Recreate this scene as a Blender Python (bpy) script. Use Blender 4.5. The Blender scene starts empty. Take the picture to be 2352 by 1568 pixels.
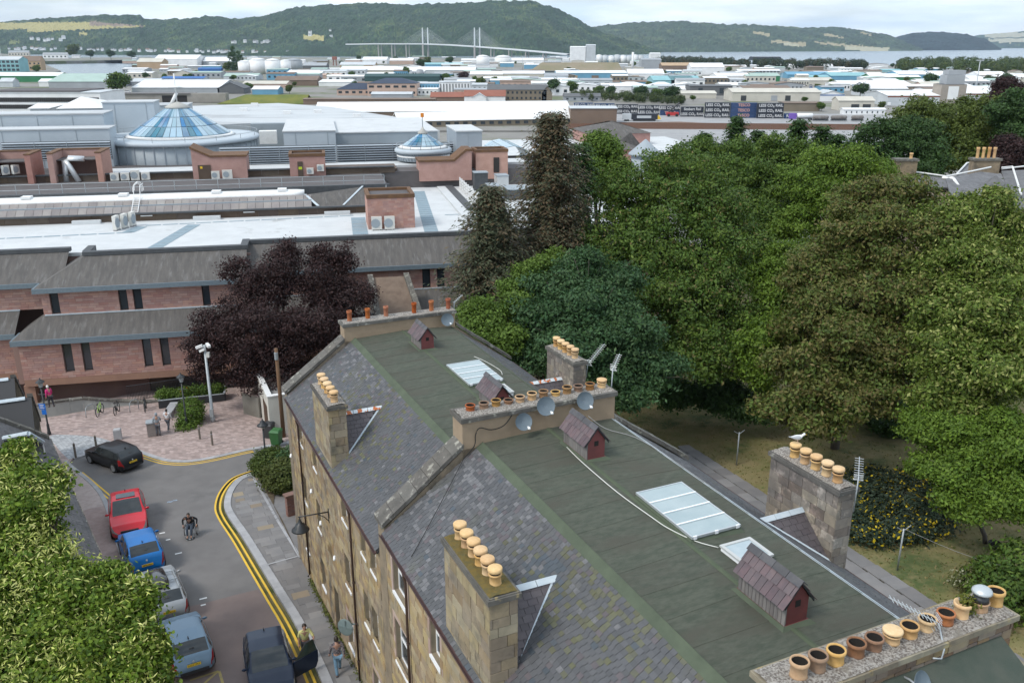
import bpy,math,random
import numpy as np
from mathutils import Vector,Matrix
# -- camera, sky, sun
SC=bpy.context.scene
COL=SC.collection
FPX,CX,CY,YH,CAMZ=2040.0,1176.0,784.0,102.0,24.0
PITCH=math.atan((CY-YH)/FPX)
cp,sp=math.cos(PITCH),math.sin(PITCH)
cam=bpy.data.cameras.new('camera')
camo=bpy.data.objects.new('camera',cam);COL.objects.link(camo)
cam.sensor_width=36;cam.lens=FPX/2352*36
cam.clip_start=0.3;cam.clip_end=60000
camo.location=(0,0,CAMZ);camo.rotation_euler=(math.pi/2-PITCH,0,0)
SC.camera=camo
SUN_EL,SUN_AZ=50.0,235.0
W=bpy.data.worlds.new('World');SC.world=W;W.use_nodes=True
nt=W.node_tree;nt.nodes.clear()
def wn(t,**k):
 n=nt.nodes.new(t)
 for a,b in k.items():setattr(n,a,b)
 return n
sky=wn('ShaderNodeTexSky',sky_type='NISHITA',sun_disc=False)
sky.sun_elevation=math.radians(SUN_EL);sky.sun_rotation=math.radians(SUN_AZ)
sky.air_density=1.0;sky.dust_density=1.5
tc=wn('ShaderNodeTexCoord');mp=wn('ShaderNodeMapping');mp.inputs['Scale'].default_value=(2.2,2.2,13.0)
nz=wn('ShaderNodeTexNoise');nz.inputs['Scale'].default_value=2.3;nz.inputs['Detail'].default_value=7;nz.inputs['Roughness'].default_value=.55
cr=wn('ShaderNodeValToRGB');cr.color_ramp.elements[0].position=.30;cr.color_ramp.elements[1].position=.60
cr.color_ramp.elements[0].color=(.42,.42,.42,1);cr.color_ramp.elements[1].color=(.97,.97,.97,1)
nz2=wn('ShaderNodeTexNoise');nz2.inputs['Scale'].default_value=3.7;nz2.inputs['Detail'].default_value=5
cr2=wn('ShaderNodeValToRGB')
cr2.color_ramp.elements[0].position=.36;cr2.color_ramp.elements[0].color=(4.9,5.9,7.0,1)
cr2.color_ramp.elements[1].position=.62;cr2.color_ramp.elements[1].color=(7.4,8.0,8.5,1)
mx=wn('ShaderNodeMix',data_type='RGBA');bg=wn('ShaderNodeBackground');bg.inputs['Strength'].default_value=.12
ow=wn('ShaderNodeOutputWorld')
l=nt.links.new
l(tc.outputs['Generated'],mp.inputs['Vector']);l(mp.outputs[0],nz.inputs['Vector']);l(mp.outputs[0],nz2.inputs['Vector'])
l(nz.outputs['Fac'],cr.inputs[0]);l(nz2.outputs['Fac'],cr2.inputs[0])
l(cr.outputs[0],mx.inputs[0]);l(sky.outputs[0],mx.inputs[6]);l(cr2.outputs[0],mx.inputs[7])
l(mx.outputs[2],bg.inputs['Color']);l(bg.outputs[0],ow.inputs['Surface'])
sun=bpy.data.lights.new('sun','SUN');suno=bpy.data.objects.new('sun',sun);COL.objects.link(suno)
sun.energy=1.5;sun.angle=math.radians(14);sun.color=(1,.95,.87)
az,el=math.radians(SUN_AZ),math.radians(SUN_EL)
sdir=Vector((math.sin(az)*math.cos(el),math.cos(az)*math.cos(el),math.sin(el)))
suno.rotation_euler=sdir.to_track_quat('Z','Y').to_euler();suno.location=(0,0,80)
vs=SC.view_settings
vs.view_transform='Standard';vs.look='None';vs.exposure=0.62;vs.gamma=1;vs.use_curve_mapping=False
SC.cycles.max_bounces=6;SC.cycles.transparent_max_bounces=8;SC.cycles.volume_bounces=0
SC.cycles.diffuse_bounces=3;SC.cycles.glossy_bounces=3;SC.cycles.transmission_bounces=3
RND=random.Random(7)
NPR=np.random.default_rng(11)
# -- measuring helpers: a photograph pixel and a known height give a place
def ray(x,y):
 a,b=(x-CX)/FPX,-(y-CY)/FPX
 return Vector((a,cp+b*sp,-sp+b*cp))
def at(x,y,z=0.0):
 r=ray(x,y);t=(z-CAMZ)/r.z
 return Vector((r.x*t,r.y*t,z))
def atY(x,y,Y):
 r=ray(x,y);t=Y/r.y
 return Vector((r.x*t,Y,CAMZ+r.z*t))
def depth(P):return cp*P[1]-sp*(P[2]-CAMZ)
def proj(P):
 d=depth(P);u=sp*P[1]+cp*(P[2]-CAMZ)
 return CX+FPX*P[0]/d,CY-FPX*u/d
def frame(x=0,y=0,z=0,rot=0):return Matrix.Translation((x,y,z))@Matrix.Rotation(rot,4,'Z')
BA=math.radians(24.9)
BF=frame(rot=BA);BFI=BF.inverted()
MA=math.radians(12.0)
MF=frame(rot=MA);MFI=MF.inverted()
def inB(p):return BFI@p
def inM(p):return MFI@p
def onM(x,y,n):
 r=MFI.to_3x3()@ray(x,y);t=n/r.y
 return Vector((r.x*t,n,CAMZ+r.z*t))
def onB(x,y,v):
 r=BFI.to_3x3()@ray(x,y);t=v/r.x
 return Vector((v,r.y*t,CAMZ+r.z*t))
# -- scene objects
WM={}
def tag(o,label=None,cat=None,group=None,kind=None):
 if label:o['label']=label
 if cat:o['category']=cat
 if group:o['group']=group
 if kind:o['kind']=kind
 return o
def thing(name,label,cat,M=None,group=None):
 o=bpy.data.objects.new(name,None);COL.objects.link(o)
 o.empty_display_size=.2
 M=M or Matrix.Identity(4);o.matrix_basis=M;WM[o]=M.copy()
 return tag(o,label,cat,group)
def link(name,me,parent=None,M=None):
 """a mesh object; M = world matrix of the mesh (default: the parent's own matrix)"""
 o=bpy.data.objects.new(name,me);COL.objects.link(o)
 if parent is not None:
  o.parent=parent
  M=M if M is not None else WM[parent]
  o.matrix_basis=WM[parent].inverted()@M
 elif M is not None:o.matrix_basis=M
 WM[o]=(M.copy()if M is not None else Matrix.Identity(4))
 return o
def kids(o):return[c for c in ALLKIDS.get(o,[])]
def copy_tree(o,M,label=None,group=None):
 """copy of a thing with copies of its parts and sub-parts"""
 def rec(s,parent):
  c=s.copy();COL.objects.link(c)
  if parent is not None:
   c.parent=parent;c.matrix_basis=s.matrix_basis.copy();WM[c]=WM[parent]@c.matrix_basis
  else:
   c.matrix_basis=M;WM[c]=M.copy()
  for k in s.children:rec(k,c)
  return c
 c=rec(o,None)
 if label:c['label']=label
 if group:c['group']=group
 return c
# -- mesh builder
class MB:
 def __init__(s,F=None):
  s.v,s.f,s.mi,s.sm=[],[],[],[]
  s.F=F;s.m=0;s.smooth=False;s.mats=[]
 def use(s,m,smooth=None):
  if m not in s.mats:s.mats.append(m)
  s.m=s.mats.index(m)
  if smooth is not None:s.smooth=smooth
  return s
 def add(s,vs,fs):
  b=len(s.v)
  if s.F is not None:vs=[s.F@Vector(p)for p in vs]
  s.v.extend([tuple(p)for p in vs])
  for f in fs:
   s.f.append([i+b for i in f]);s.mi.append(s.m);s.sm.append(s.smooth)
  return s
 def box(s,x0,x1,y0,y1,z0,z1):
  return s.add([(x0,y0,z0),(x1,y0,z0),(x1,y1,z0),(x0,y1,z0),(x0,y0,z1),(x1,y0,z1),(x1,y1,z1),(x0,y1,z1)],[(0,3,2,1),(4,5,6,7),(0,1,5,4),(1,2,6,5),(2,3,7,6),(3,0,4,7)])
 def obox(s,c,u,v,w):
  """box from centre and three half vectors"""
  c,u,v,w=Vector(c),Vector(u),Vector(v),Vector(w)
  P=[c-u-v-w,c+u-v-w,c+u+v-w,c-u+v-w,c-u-v+w,c+u-v+w,c+u+v+w,c-u+v+w]
  return s.add(P,[(0,3,2,1),(4,5,6,7),(0,1,5,4),(1,2,6,5),(2,3,7,6),(3,0,4,7)])
 def quad(s,*p):return s.add(p,[tuple(range(len(p)))])
 def prism(s,poly,z0,z1,top=True,bottom=True):
  n=len(poly)
  vs=[(p[0],p[1],z0)for p in poly]+[(p[0],p[1],z1)for p in poly]
  fs=[(i,(i+1)%n,n+(i+1)%n,n+i)for i in range(n)]
  if top:fs.append(tuple(range(n,2*n)))
  if bottom:fs.append(tuple(range(n-1,-1,-1)))
  return s.add(vs,fs)
 def extr(s,poly,d):
  """closed 3-D polygon extruded along vector d"""
  n=len(poly);d=Vector(d)
  vs=[Vector(p)for p in poly]+[Vector(p)+d for p in poly]
  fs=[(i,(i+1)%n,n+(i+1)%n,n+i)for i in range(n)]+[tuple(range(n,2*n)),tuple(range(n-1,-1,-1))]
  return s.add(vs,fs)
 def lathe(s,c,prof,n=12,axis=(0,0,1),cap0=True,cap1=True):
  """prof: list of (radius, height along the axis)"""
  ax=Vector(axis).normalized();q=ax.to_track_quat('Z','Y');c=Vector(c)
  vs=[]
  for r,h in prof:
   for i in range(n):
    a=2*math.pi*i/n
    vs.append(c+q@Vector((r*math.cos(a),r*math.sin(a),h)))
  fs=[]
  for k in range(len(prof)-1):
   for i in range(n):
    j=(i+1)%n
    fs.append((k*n+i,k*n+j,(k+1)*n+j,(k+1)*n+i))
  if cap0:fs.append(tuple(range(n-1,-1,-1)))
  if cap1:fs.append(tuple(range((len(prof)-1)*n,len(prof)*n)))
  return s.add(vs,fs)
 def tube(s,pts,r,n=6,r1=None,caps=True):
  pts=[Vector(p)for p in pts];r1=r if r1 is None else r1
  vs,fs=[],[]
  m=len(pts)
  for k,p in enumerate(pts):
   d=(pts[min(k+1,m-1)]-pts[max(k-1,0)])
   if d.length<1e-9:d=Vector((0,0,1))
   d.normalize()
   a=d.cross(Vector((0,0,1))if abs(d.z)<.9 else Vector((1,0,0))).normalized();b=d.cross(a)
   rr=r+(r1-r)*k/max(1,m-1)
   for i in range(n):
    t=2*math.pi*i/n
    vs.append(p+a*(rr*math.cos(t))+b*(rr*math.sin(t)))
  for k in range(m-1):
   for i in range(n):
    j=(i+1)%n
    fs.append((k*n+i,k*n+j,(k+1)*n+j,(k+1)*n+i))
  if caps:fs+=[tuple(range(n-1,-1,-1)),tuple(range((m-1)*n,m*n))]
  return s.add(vs,fs)
 def grid(s,rows,close=False):
  """rows of points, faces between neighbours"""
  n=len(rows[0]);vs=[p for r in rows for p in r];fs=[]
  for k in range(len(rows)-1):
   for i in range(n if close else n-1):
    j=(i+1)%n
    fs.append((k*n+i,k*n+j,(k+1)*n+j,(k+1)*n+i))
  return s.add(vs,fs)
 def mesh(s,name,M=None,mat=None):
  me=bpy.data.meshes.new(name)
  vs=s.v
  if M is not None:
   I=M.inverted();vs=[tuple(I@Vector(p))for p in vs]
  me.from_pydata(vs,[],s.f)
  for m in(s.mats or[mat]):
   if m:me.materials.append(m)
  if len(s.mats)>1:me.polygons.foreach_set('material_index',s.mi)
  if any(s.sm):me.polygons.foreach_set('use_smooth',s.sm)
  me.validate();me.update()
  return me
 def build(s,name,mat=None,parent=None,label=None,cat=None,group=None,kind=None):
  """vertices are world coordinates; the object gets its parent's origin"""
  M=WM[parent]if parent is not None else None
  if parent is None and s.v:
   a=np.array(s.v);M=Matrix.Translation(((a[:,0].min()+a[:,0].max())/2,(a[:,1].min()+a[:,1].max())/2,a[:,2].min()))
  o=link(name,s.mesh(name,M,mat),parent,M)
  return tag(o,label,cat,group,kind)
def NB(F,mt,smooth=None):return MB(F).use(mt,smooth)
def textmesh(body,size,mt,offset=0.0):
 """flat lettering as a mesh in its own x-y plane"""
 k=('t',body,size)
 if k not in UNIT:
  cu=bpy.data.curves.new('lettering','FONT');cu.body=body;cu.size=size;cu.align_x='CENTER';cu.align_y='CENTER';cu.offset=offset;cu.resolution_u=3
  o=bpy.data.objects.new('lettering',cu);COL.objects.link(o);bpy.context.view_layer.update()
  me=bpy.data.meshes.new_from_object(o.evaluated_get(bpy.context.evaluated_depsgraph_get()));bpy.data.objects.remove(o);me.materials.clear();me.materials.append(mt);UNIT[k]=me
 return UNIT[k]
UNIT={}
def unit_box(mat,bevel=0.0):
 k=('b',mat.name,bevel)
 if k not in UNIT:
  m=MB();m.use(mat)
  if bevel:
   b=bevel;P=[]
   for z,s_ in((-1,1),(1-2*b,1),(1,1-b)):
    P+=[(-s_,-s_,z),(s_,-s_,z),(s_,s_,z),(-s_,s_,z)]
   m.add(P,[(0,1,5,4),(1,2,6,5),(2,3,7,6),(3,0,4,7),(4,5,9,8),(5,6,10,9),(6,7,11,10),(7,4,8,11),(8,9,10,11)])
  else:m.box(-1,1,-1,1,-1,1)
  UNIT[k]=m.mesh('unit_'+mat.name)
 return UNIT[k]
def pieces(L,name,mat,parent,limit=300,bevel=0.0,minpx=0.0):
 """L = world matrices of unit boxes. The ones that show largest become objects of their own, the rest one joined part."""
 def size(M):
  p=M.translation;d=depth(p)
  x,y=proj(p)if d>.5 else(-9e9,0)
  vis=1 if(-30<x<2382 and-30<y<1600)else .001
  return vis*max(M.col[0].xyz.length,M.col[1].xyz.length)/max(d,1)
 L=sorted(L,key=size,reverse=True)
 me=unit_box(mat,bevel)
 for M in L[:limit]:link(name,me,parent,M)
 if len(L)>limit:
  m=MB();m.use(mat)
  base=[v.co.copy()for v in me.vertices];fs=[tuple(p.vertices)for p in me.polygons]
  for M in L[limit:]:m.add([M@p for p in base],fs)
  m.build(name+'s',None,parent,kind='stuff')
def bm(c,x,y,z):
 """matrix of a box with centre c and half vectors x, y, z"""
 M=Matrix.Identity(4)
 for i,a in enumerate((x,y,z,c)):
  for j in range(3):M[j][i]=a[j]
 return M
# -- materials
def srgb(r,g,b):
 f=lambda c:(c/12.92 if c<=.04045 else((c+.055)/1.055)**2.4)
 return(f(r/255),f(g/255),f(b/255))
MATS={}
def mat(name,col,col2=None,scale=1.0,detail=5,rough=.85,bump=0.0,bscale=None,rand=0.0,metal=0.0,stretch=None,contrast=(.35,.65),col3=None,scale3=.3,c3=(.55,.68),spec=None,attr=None,coat=0.0,coord='pos',transl=0.0,emit=None):
 """procedural surface: two colours mixed by noise, a third in patches, a random shift from piece to piece, fine relief"""
 if name in MATS:return MATS[name]
 m=bpy.data.materials.new(name);m.use_nodes=True;MATS[name]=m
 t=m.node_tree;N=t.nodes;Lk=t.links.new;b=N['Principled BSDF']
 b.inputs['Roughness'].default_value=rough;b.inputs['Metallic'].default_value=metal
 if spec is not None:b.inputs['Specular IOR Level'].default_value=spec
 if coat:b.inputs['Coat Weight'].default_value=coat;b.inputs['Coat Roughness'].default_value=.05
 if coord=='pos':src=N.new('ShaderNodeNewGeometry').outputs['Position']
 else:src=N.new('ShaderNodeTexCoord').outputs['Object']
 if stretch:
  mpn=N.new('ShaderNodeMapping')
  if len(stretch)==4:mpn.inputs['Rotation'].default_value=(0,0,stretch[3])
  mpn.vector_type='TEXTURE';mpn.inputs['Scale'].default_value=tuple(1/s for s in stretch[:3])
  Lk(src,mpn.inputs['Vector']);src=mpn.outputs[0]
 def noise(sc,det=detail,ro=.6):
  n=N.new('ShaderNodeTexNoise');n.inputs['Scale'].default_value=sc;n.inputs['Detail'].default_value=det;n.inputs['Roughness'].default_value=ro
  Lk(src,n.inputs['Vector']);return n.outputs['Fac']
 def ramp(inp,a,c):
  r=N.new('ShaderNodeMapRange');r.inputs['From Min'].default_value=a;r.inputs['From Max'].default_value=c
  Lk(inp,r.inputs['Value']);return r.outputs[0]
 def mix(f,a,c):
  x=N.new('ShaderNodeMix');x.data_type='RGBA'
  for s_,i in((f,0),(a,6),(c,7)):
   if hasattr(s_,'links'):Lk(s_,x.inputs[i])
   elif i==0:x.inputs[0].default_value=s_
   else:x.inputs[i].default_value=(*s_,1)
  return x.outputs[2]
 c=col
 if attr:
  a=N.new('ShaderNodeAttribute');a.attribute_name=attr;c=a.outputs['Color']
  if col2:c=mix(ramp(noise(scale),*contrast),c,col2)
 elif col2:c=mix(ramp(noise(scale),*contrast),col,col2)
 if col3:c=mix(ramp(noise(scale3,6,.65),*c3),c,col3)
 if rand:
  oi=N.new('ShaderNodeObjectInfo');ge=N.new('ShaderNodeNewGeometry')
  ad=N.new('ShaderNodeMath');ad.operation='ADD';Lk(oi.outputs['Random'],ad.inputs[0]);Lk(ge.outputs['Random Per Island'],ad.inputs[1])
  wn_=N.new('ShaderNodeTexWhiteNoise');wn_.noise_dimensions='1D'
  ml=N.new('ShaderNodeMath');ml.operation='MULTIPLY';ml.inputs[1].default_value=97.3;Lk(ad.outputs[0],ml.inputs[0]);Lk(ml.outputs[0],wn_.inputs['W'])
  hs=N.new('ShaderNodeHueSaturation')
  mr=N.new('ShaderNodeMapRange');mr.inputs['To Min'].default_value=1-rand;mr.inputs['To Max'].default_value=1+rand;Lk(wn_.outputs['Value'],mr.inputs['Value'])
  Lk(mr.outputs[0],hs.inputs['Value'])
  sx=N.new('ShaderNodeSeparateColor');Lk(wn_.outputs['Color'],sx.inputs[0])
  mh=N.new('ShaderNodeMapRange');mh.inputs['To Min'].default_value=.5-.06*rand;mh.inputs['To Max'].default_value=.5+.06*rand;Lk(sx.outputs[0],mh.inputs['Value']);Lk(mh.outputs[0],hs.inputs['Hue'])
  ms=N.new('ShaderNodeMapRange');ms.inputs['To Min'].default_value=1-rand;ms.inputs['To Max'].default_value=1+rand;Lk(sx.outputs[1],ms.inputs['Value']);Lk(ms.outputs[0],hs.inputs['Saturation'])
  if hasattr(c,'links'):Lk(c,hs.inputs['Color'])
  else:hs.inputs['Color'].default_value=(*c,1)
  c=hs.outputs[0]
 if hasattr(c,'links'):Lk(c,b.inputs['Base Color'])
 else:b.inputs['Base Color'].default_value=(*c,1)
 if bump:
  bn=N.new('ShaderNodeBump');bn.inputs['Strength'].default_value=bump;bn.inputs['Distance'].default_value=.03
  Lk(noise(bscale or scale*4,6,.7),bn.inputs['Height']);Lk(bn.outputs[0],b.inputs['Normal'])
 if transl:
  tr=N.new('ShaderNodeBsdfTranslucent');ms_=N.new('ShaderNodeMixShader');ms_.inputs[0].default_value=transl
  if hasattr(c,'links'):Lk(c,tr.inputs['Color'])
  else:tr.inputs['Color'].default_value=(*c,1)
  Lk(b.outputs[0],ms_.inputs[1]);Lk(tr.outputs[0],ms_.inputs[2]);Lk(ms_.outputs[0],N['Material Output'].inputs['Surface'])
 return m
# -- colours
M_asphalt=mat('asphalt',(.135,.128,.125),(.165,.157,.153),scale=.6,rough=.9,bump=.25,bscale=40,col3=(.112,.107,.105),scale3=.25)
M_redtar=mat('red_tarmac',(.165,.128,.118),(.195,.15,.138),scale=.8,rough=.9,bump=.25,bscale=40,col3=(.14,.117,.11),scale3=.3)
M_setts=mat('setts',(.30,.235,.22),(.37,.30,.28),scale=3,rough=.9,bump=.3,bscale=12,rand=.2,col3=(.25,.21,.2),scale3=.5)
M_greysett=mat('grey_setts',(.30,.31,.32),(.36,.37,.38),scale=3,rough=.9,bump=.3,bscale=12)
M_slab=mat('paving_slabs',(.17,.165,.165),(.20,.19,.185),scale=1.5,rough=.85,rand=.2,bump=.1)
M_slab2=mat('buff_slab',(.25,.20,.145),(.22,.185,.14),scale=2,rough=.85,rand=.15)
M_kerb=mat('kerb_stone',(.30,.30,.31),(.36,.36,.37),scale=2,rough=.85,rand=.1)
M_yellow=mat('yellow_paint',(.74,.46,.03),(.62,.40,.06),scale=5,rough=.8,bump=.1)
M_white=mat('white_paint',(.74,.74,.73),(.66,.66,.65),scale=2,rough=.6)
M_upvc=mat('white_frame',(.8,.81,.82),rough=.4)
M_stone=mat('rubble_stone',(.36,.265,.15),(.24,.19,.125),scale=1.5,rough=.95,bump=.7,bscale=9,rand=.2,stretch=(1,1,.4),col3=(.085,.078,.07),scale3=.8,c3=(.54,.70))
M_mortar=mat('mortar',(.27,.215,.145),(.19,.16,.115),scale=3,rough=.95,bump=.4)
M_ashlar=mat('ashlar',(.30,.24,.16),(.22,.18,.12),scale=1.9,rough=.92,bump=.5,bscale=14,rand=.2,col3=(.12,.105,.08),scale3=1.1,c3=(.52,.7))
M_greystone=mat('grey_sandstone',(.225,.195,.165),(.145,.13,.115),scale=2.4,rough=.95,bump=.7,bscale=12,rand=.3,col3=(.40,.34,.29),scale3=2.1,c3=(.53,.66))
M_pinkstone=mat('pink_margin',(.40,.30,.26),(.34,.25,.21),scale=2,rough=.9,rand=.1,bump=.2)
M_roughcast=mat('roughcast',(.36,.27,.185),(.31,.235,.16),scale=2.5,rough=.95,bump=.9,bscale=60)
M_cope=mat('cope_stone',(.14,.13,.115),(.095,.09,.08),scale=2.5,rough=.95,bump=.5,rand=.2,col3=(.30,.29,.25),scale3=3.2,c3=(.56,.64))
M_cope_y=mat('ochre_cope',(.27,.235,.165),(.16,.14,.11),scale=2.5,rough=.95,bump=.6,rand=.12,col3=(.36,.28,.13),scale3=2.2,c3=(.58,.68))
M_cope_d=mat('weathered_cope',(.075,.072,.066),(.12,.11,.095),scale=2.5,rough=.95,bump=.6,rand=.1,col3=(.30,.235,.12),scale3=2.2,c3=(.6,.68))
M_moss=mat('moss',(.16,.11,.025),(.10,.085,.03),scale=8,rough=1,bump=1,bscale=40)
M_rubble=mat('mortar_chips',(.36,.335,.30),(.12,.10,.085),scale=22,detail=8,rough=1,bump=.9,bscale=40,contrast=(.42,.6),col3=(.20,.18,.15),scale3=3)
M_slate=mat('slate',(.080,.081,.086),(.066,.068,.073),scale=.9,rough=.68,rand=.14,bump=.15,bscale=20,col3=(.088,.087,.066),scale3=.55,c3=(.55,.78))
M_slate_l=mat('lichen_slate',(.140,.139,.144),(.095,.095,.10),scale=9,rough=.75,rand=.18)
M_slate_b=mat('dark_blue_slate',(.050,.062,.074),(.06,.07,.082),scale=3,rough=.55,rand=.12)
M_slate_y=mat('mossy_slate',(.105,.105,.058),(.084,.085,.066),scale=5,rough=.85,rand=.14)
M_slate_p=mat('purple_slate',(.094,.080,.085),(.08,.07,.076),scale=5,rough=.65,rand=.12)
M_slate_v=mat('vent_slate',(.118,.082,.087),(.09,.068,.075),scale=5,rough=.65,rand=.2)
M_underlay=mat('roof_underlay',(.05,.05,.052),rough=.9)
M_felt=mat('green_felt',(.050,.061,.043),(.084,.091,.068),scale=4.5,detail=10,rough=.95,bump=.7,bscale=50,stretch=(.8,2.0,1,BA),col3=(.068,.067,.05),scale3=.6,c3=(.45,.66),rand=.025)
M_felt_l=mat('green_felt_edge',(.082,.102,.066),(.06,.076,.05),scale=1.5,rough=.92,bump=.4,bscale=50)
M_felt_m=mat('mossy_felt',(.058,.078,.045),(.075,.09,.055),scale=2,rough=.95,bump=.4,bscale=40)
M_lead=mat('lead_flashing',(.40,.47,.52),(.50,.55,.58),scale=3,rough=.6,bump=.3,bscale=8,metal=.0)
M_leadrust=mat('rusty_flashing',(.55,.6,.63),(.42,.12,.035),scale=5,rough=.7,contrast=(.52,.56))
M_gutter=mat('maroon_gutter',(.055,.028,.027),(.075,.035,.03),scale=4,rough=.5)
M_pipe=mat('brown_pipe',(.062,.036,.03),rough=.5)
M_pot_buff=mat('buff_clay',(.47,.285,.125),(.55,.36,.18),scale=9,rough=.85,rand=.14,coord='obj',bump=.15)
M_pot_lid=mat('pot_lid',(.66,.46,.25),(.58,.38,.19),scale=10,rough=.85,rand=.08,coord='obj')
M_pot_red=mat('red_clay',(.36,.12,.045),(.28,.09,.04),scale=9,rough=.85,rand=.14,coord='obj',bump=.15)
M_pot_brown=mat('brown_clay',(.30,.17,.085),(.22,.13,.075),scale=9,rough=.88,rand=.22,coord='obj',bump=.2)
M_soot_shade=mat('soot_and_shade',(.018,.016,.014),rough=1)  # soot inside the pots, and the shade painted into the vent holes
M_ventwood=mat('grey_boards',(.20,.185,.175),(.13,.12,.115),scale=4,rough=.9,stretch=(6,6,.5),rand=.2)
M_ventred=mat('maroon_paint',(.17,.045,.042),(.13,.04,.038),scale=3,rough=.7,bump=.2)
M_glass_sky=mat('wired_glass',(.29,.36,.375),(.35,.415,.425),scale=1.2,rough=.2,spec=.45)
M_alu=mat('aluminium',(.50,.53,.54),rough=.4,metal=.5)
M_dish=mat('grey_dish',(.115,.15,.175),(.135,.17,.195),scale=6,rough=.55)
M_galv=mat('galvanised_steel',(.38,.41,.43),(.32,.35,.37),scale=6,rough=.5,metal=.3)
M_winglass=mat('window_glass',(.035,.045,.055),rough=.08,spec=.7)
M_black=mat('black_paint',(.022,.025,.028),rough=.45)
M_rubber=mat('black_rubber',(.02,.02,.02),rough=.8)
M_cablew=mat('white_cable',(.62,.62,.58),rough=.6)
M_cableg=mat('grey_cable',(.30,.30,.30),rough=.6)
M_weed=mat('weeds',(.075,.10,.02),(.12,.12,.03),scale=20,rough=1)
# -- helpers for buildings
def wall_holes(m,F,L,Z0,Z1,holes,d0,d1):
 """wall from x=0..L, z=Z0..Z1, depth y=d0..d1 in frame F, with rectangular holes (x0,x1,z0,z1)"""
 old=m.F;m.F=F
 xs=sorted({0,L,*[h[0]for h in holes],*[h[1]for h in holes]});xs=[x for x in xs if 0<=x<=L]
 zs=sorted({Z0,Z1,*[h[2]for h in holes],*[h[3]for h in holes]});zs=[z for z in zs if Z0<=z<=Z1]
 for a,b in zip(xs,xs[1:]):
  run=None
  for c,d in zip(zs,zs[1:]):
   xm,zm=(a+b)/2,(c+d)/2
   solid=not any(h[0]<xm<h[1]and h[2]<zm<h[3]for h in holes)
   if solid:run=(run[0],d)if run else(c,d)
   if(not solid)and run:m.box(a,b,d0,d1,*run);run=None
  if run:m.box(a,b,d0,d1,*run)
 m.F=old
def courses(F,L,Z0,Z1,holes,ch,lw,proud=.012,thick=.05,joint=.012,rnd=RND,keep=None,y=0.0):
 """matrices of coursed blocks on the face y=0 (outside is -y) of frame F"""
 out=[]
 z=Z0;row=0
 while z<Z1-.05:
  h=min(ch*rnd.uniform(.85,1.15),Z1-z)
  if Z1-z-h<ch*.4:h=Z1-z
  x=-rnd.uniform(0,lw)if row%2 else-rnd.uniform(0,lw*.5)
  while x<L:
   w=lw*rnd.uniform(.6,1.5)
   a,b=max(0,x),min(L,x+w);x+=w
   if b-a<.06:continue
   segs=[(a,b)]
   for hx0,hx1,hz0,hz1 in holes:
    if z+h*.5>hz0 and z+h*.5<hz1:
     ns=[]
     for p,q in segs:
      if q<=hx0 or p>=hx1:ns.append((p,q));continue
      if p<hx0:ns.append((p,hx0))
      if q>hx1:ns.append((hx1,q))
     segs=ns
   for p,q in segs:
    if q-p<.05:continue
    if keep and not keep((p+q)/2,z+h/2):continue
    o=proud*rnd.uniform(.2,1.0)
    out.append(F@bm(((p+q)/2,y-o+thick/2,z+h/2),((q-p)/2-joint/2,0,0),(0,thick/2,0),(0,0,h/2-joint/2)))
  z+=h;row+=1
 return out
def slate_mats(P0,du,dv,nrm,Lu,Lv,su,sv,keep=None,rnd=RND,lift=.02,jit=.5):
 """matrices of lapped slates on a slope; P0 lower corner, du along the eave, dv up the slope (unit vectors)"""
 out=[]
 nv=int(Lv/sv);sv=Lv/nv
 for j in range(nv):
  off=(j%2)*.5*su
  i=0;x=-off
  while x<Lu:
   w=su*rnd.uniform(1-.25*jit,1+.35*jit)
   a,b=max(x,0),min(x+w,Lu);x+=w
   if b-a<.05:continue
   c=(a+b)/2;y=(j+.5)*sv+rnd.uniform(-.008,.008)
   if keep and not keep(c,y):continue
   tlt=rnd.uniform(.045,.085)
   up=(dv+nrm*(-tlt)).normalized();nn=du.cross(up).normalized()
   if nn.dot(nrm)<0:nn=-nn
   rot=rnd.uniform(-.02,.02);d2=(du+up*rot).normalized()
   out.append((c,y,bm(P0+du*c+dv*y+nrm*(lift+rnd.uniform(0,.006)),d2*((b-a)/2-.006),up*(sv*.62),nn*.006)))
 return out
def split_slates(S,parent,choose,limit=300,name='roof_slate'):
 """choose(c, y, rnd) -> material; the largest ones are objects, the others joined per material"""
 by={}
 tot=sorted(S,key=lambda s:-1/max(depth(s[2].translation),1))
 tot=sorted(S,key=lambda s:depth(s[2].translation)if vis(s[2].translation)else 1e6)
 for k,(c,y,M)in enumerate(tot):
  m=choose(c,y,RND)
  by.setdefault((m.name,k<limit),(m,[]))[1].append(M)
 for(n,single),(m,L)in by.items():
  if single:pieces(L,name,m,parent,10**6)
  else:
   mb=NB(None,m)
   base=[v.co.copy()for v in unit_box(m).vertices];fs=[tuple(p.vertices)for p in unit_box(m).polygons]
   for M in L:mb.add([M@p for p in base],fs)
   mb.build(name+'s',None,parent,kind='stuff')
def vis(p):
 if depth(p)<.5:return False
 x,y=proj(p);return-40<x<2392 and-40<y<1608
def stack_box(name,parent,u0,u1,v0,v1,z0,z1,bmat,F=BF,label=None):
 m=NB(F,bmat);m.box(v0,v1,u0,u1,z0,z1)
 return m.build(name,None,parent,label)
POTP=dict(roll=[(.145,0),(.135,.05),(.125,.25),(.15,.27),(.15,.31),(.13,.33)],tall=[(.13,0),(.115,.05),(.105,.44),(.135,.46),(.135,.52),(.118,.54)])
POT={}
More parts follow.
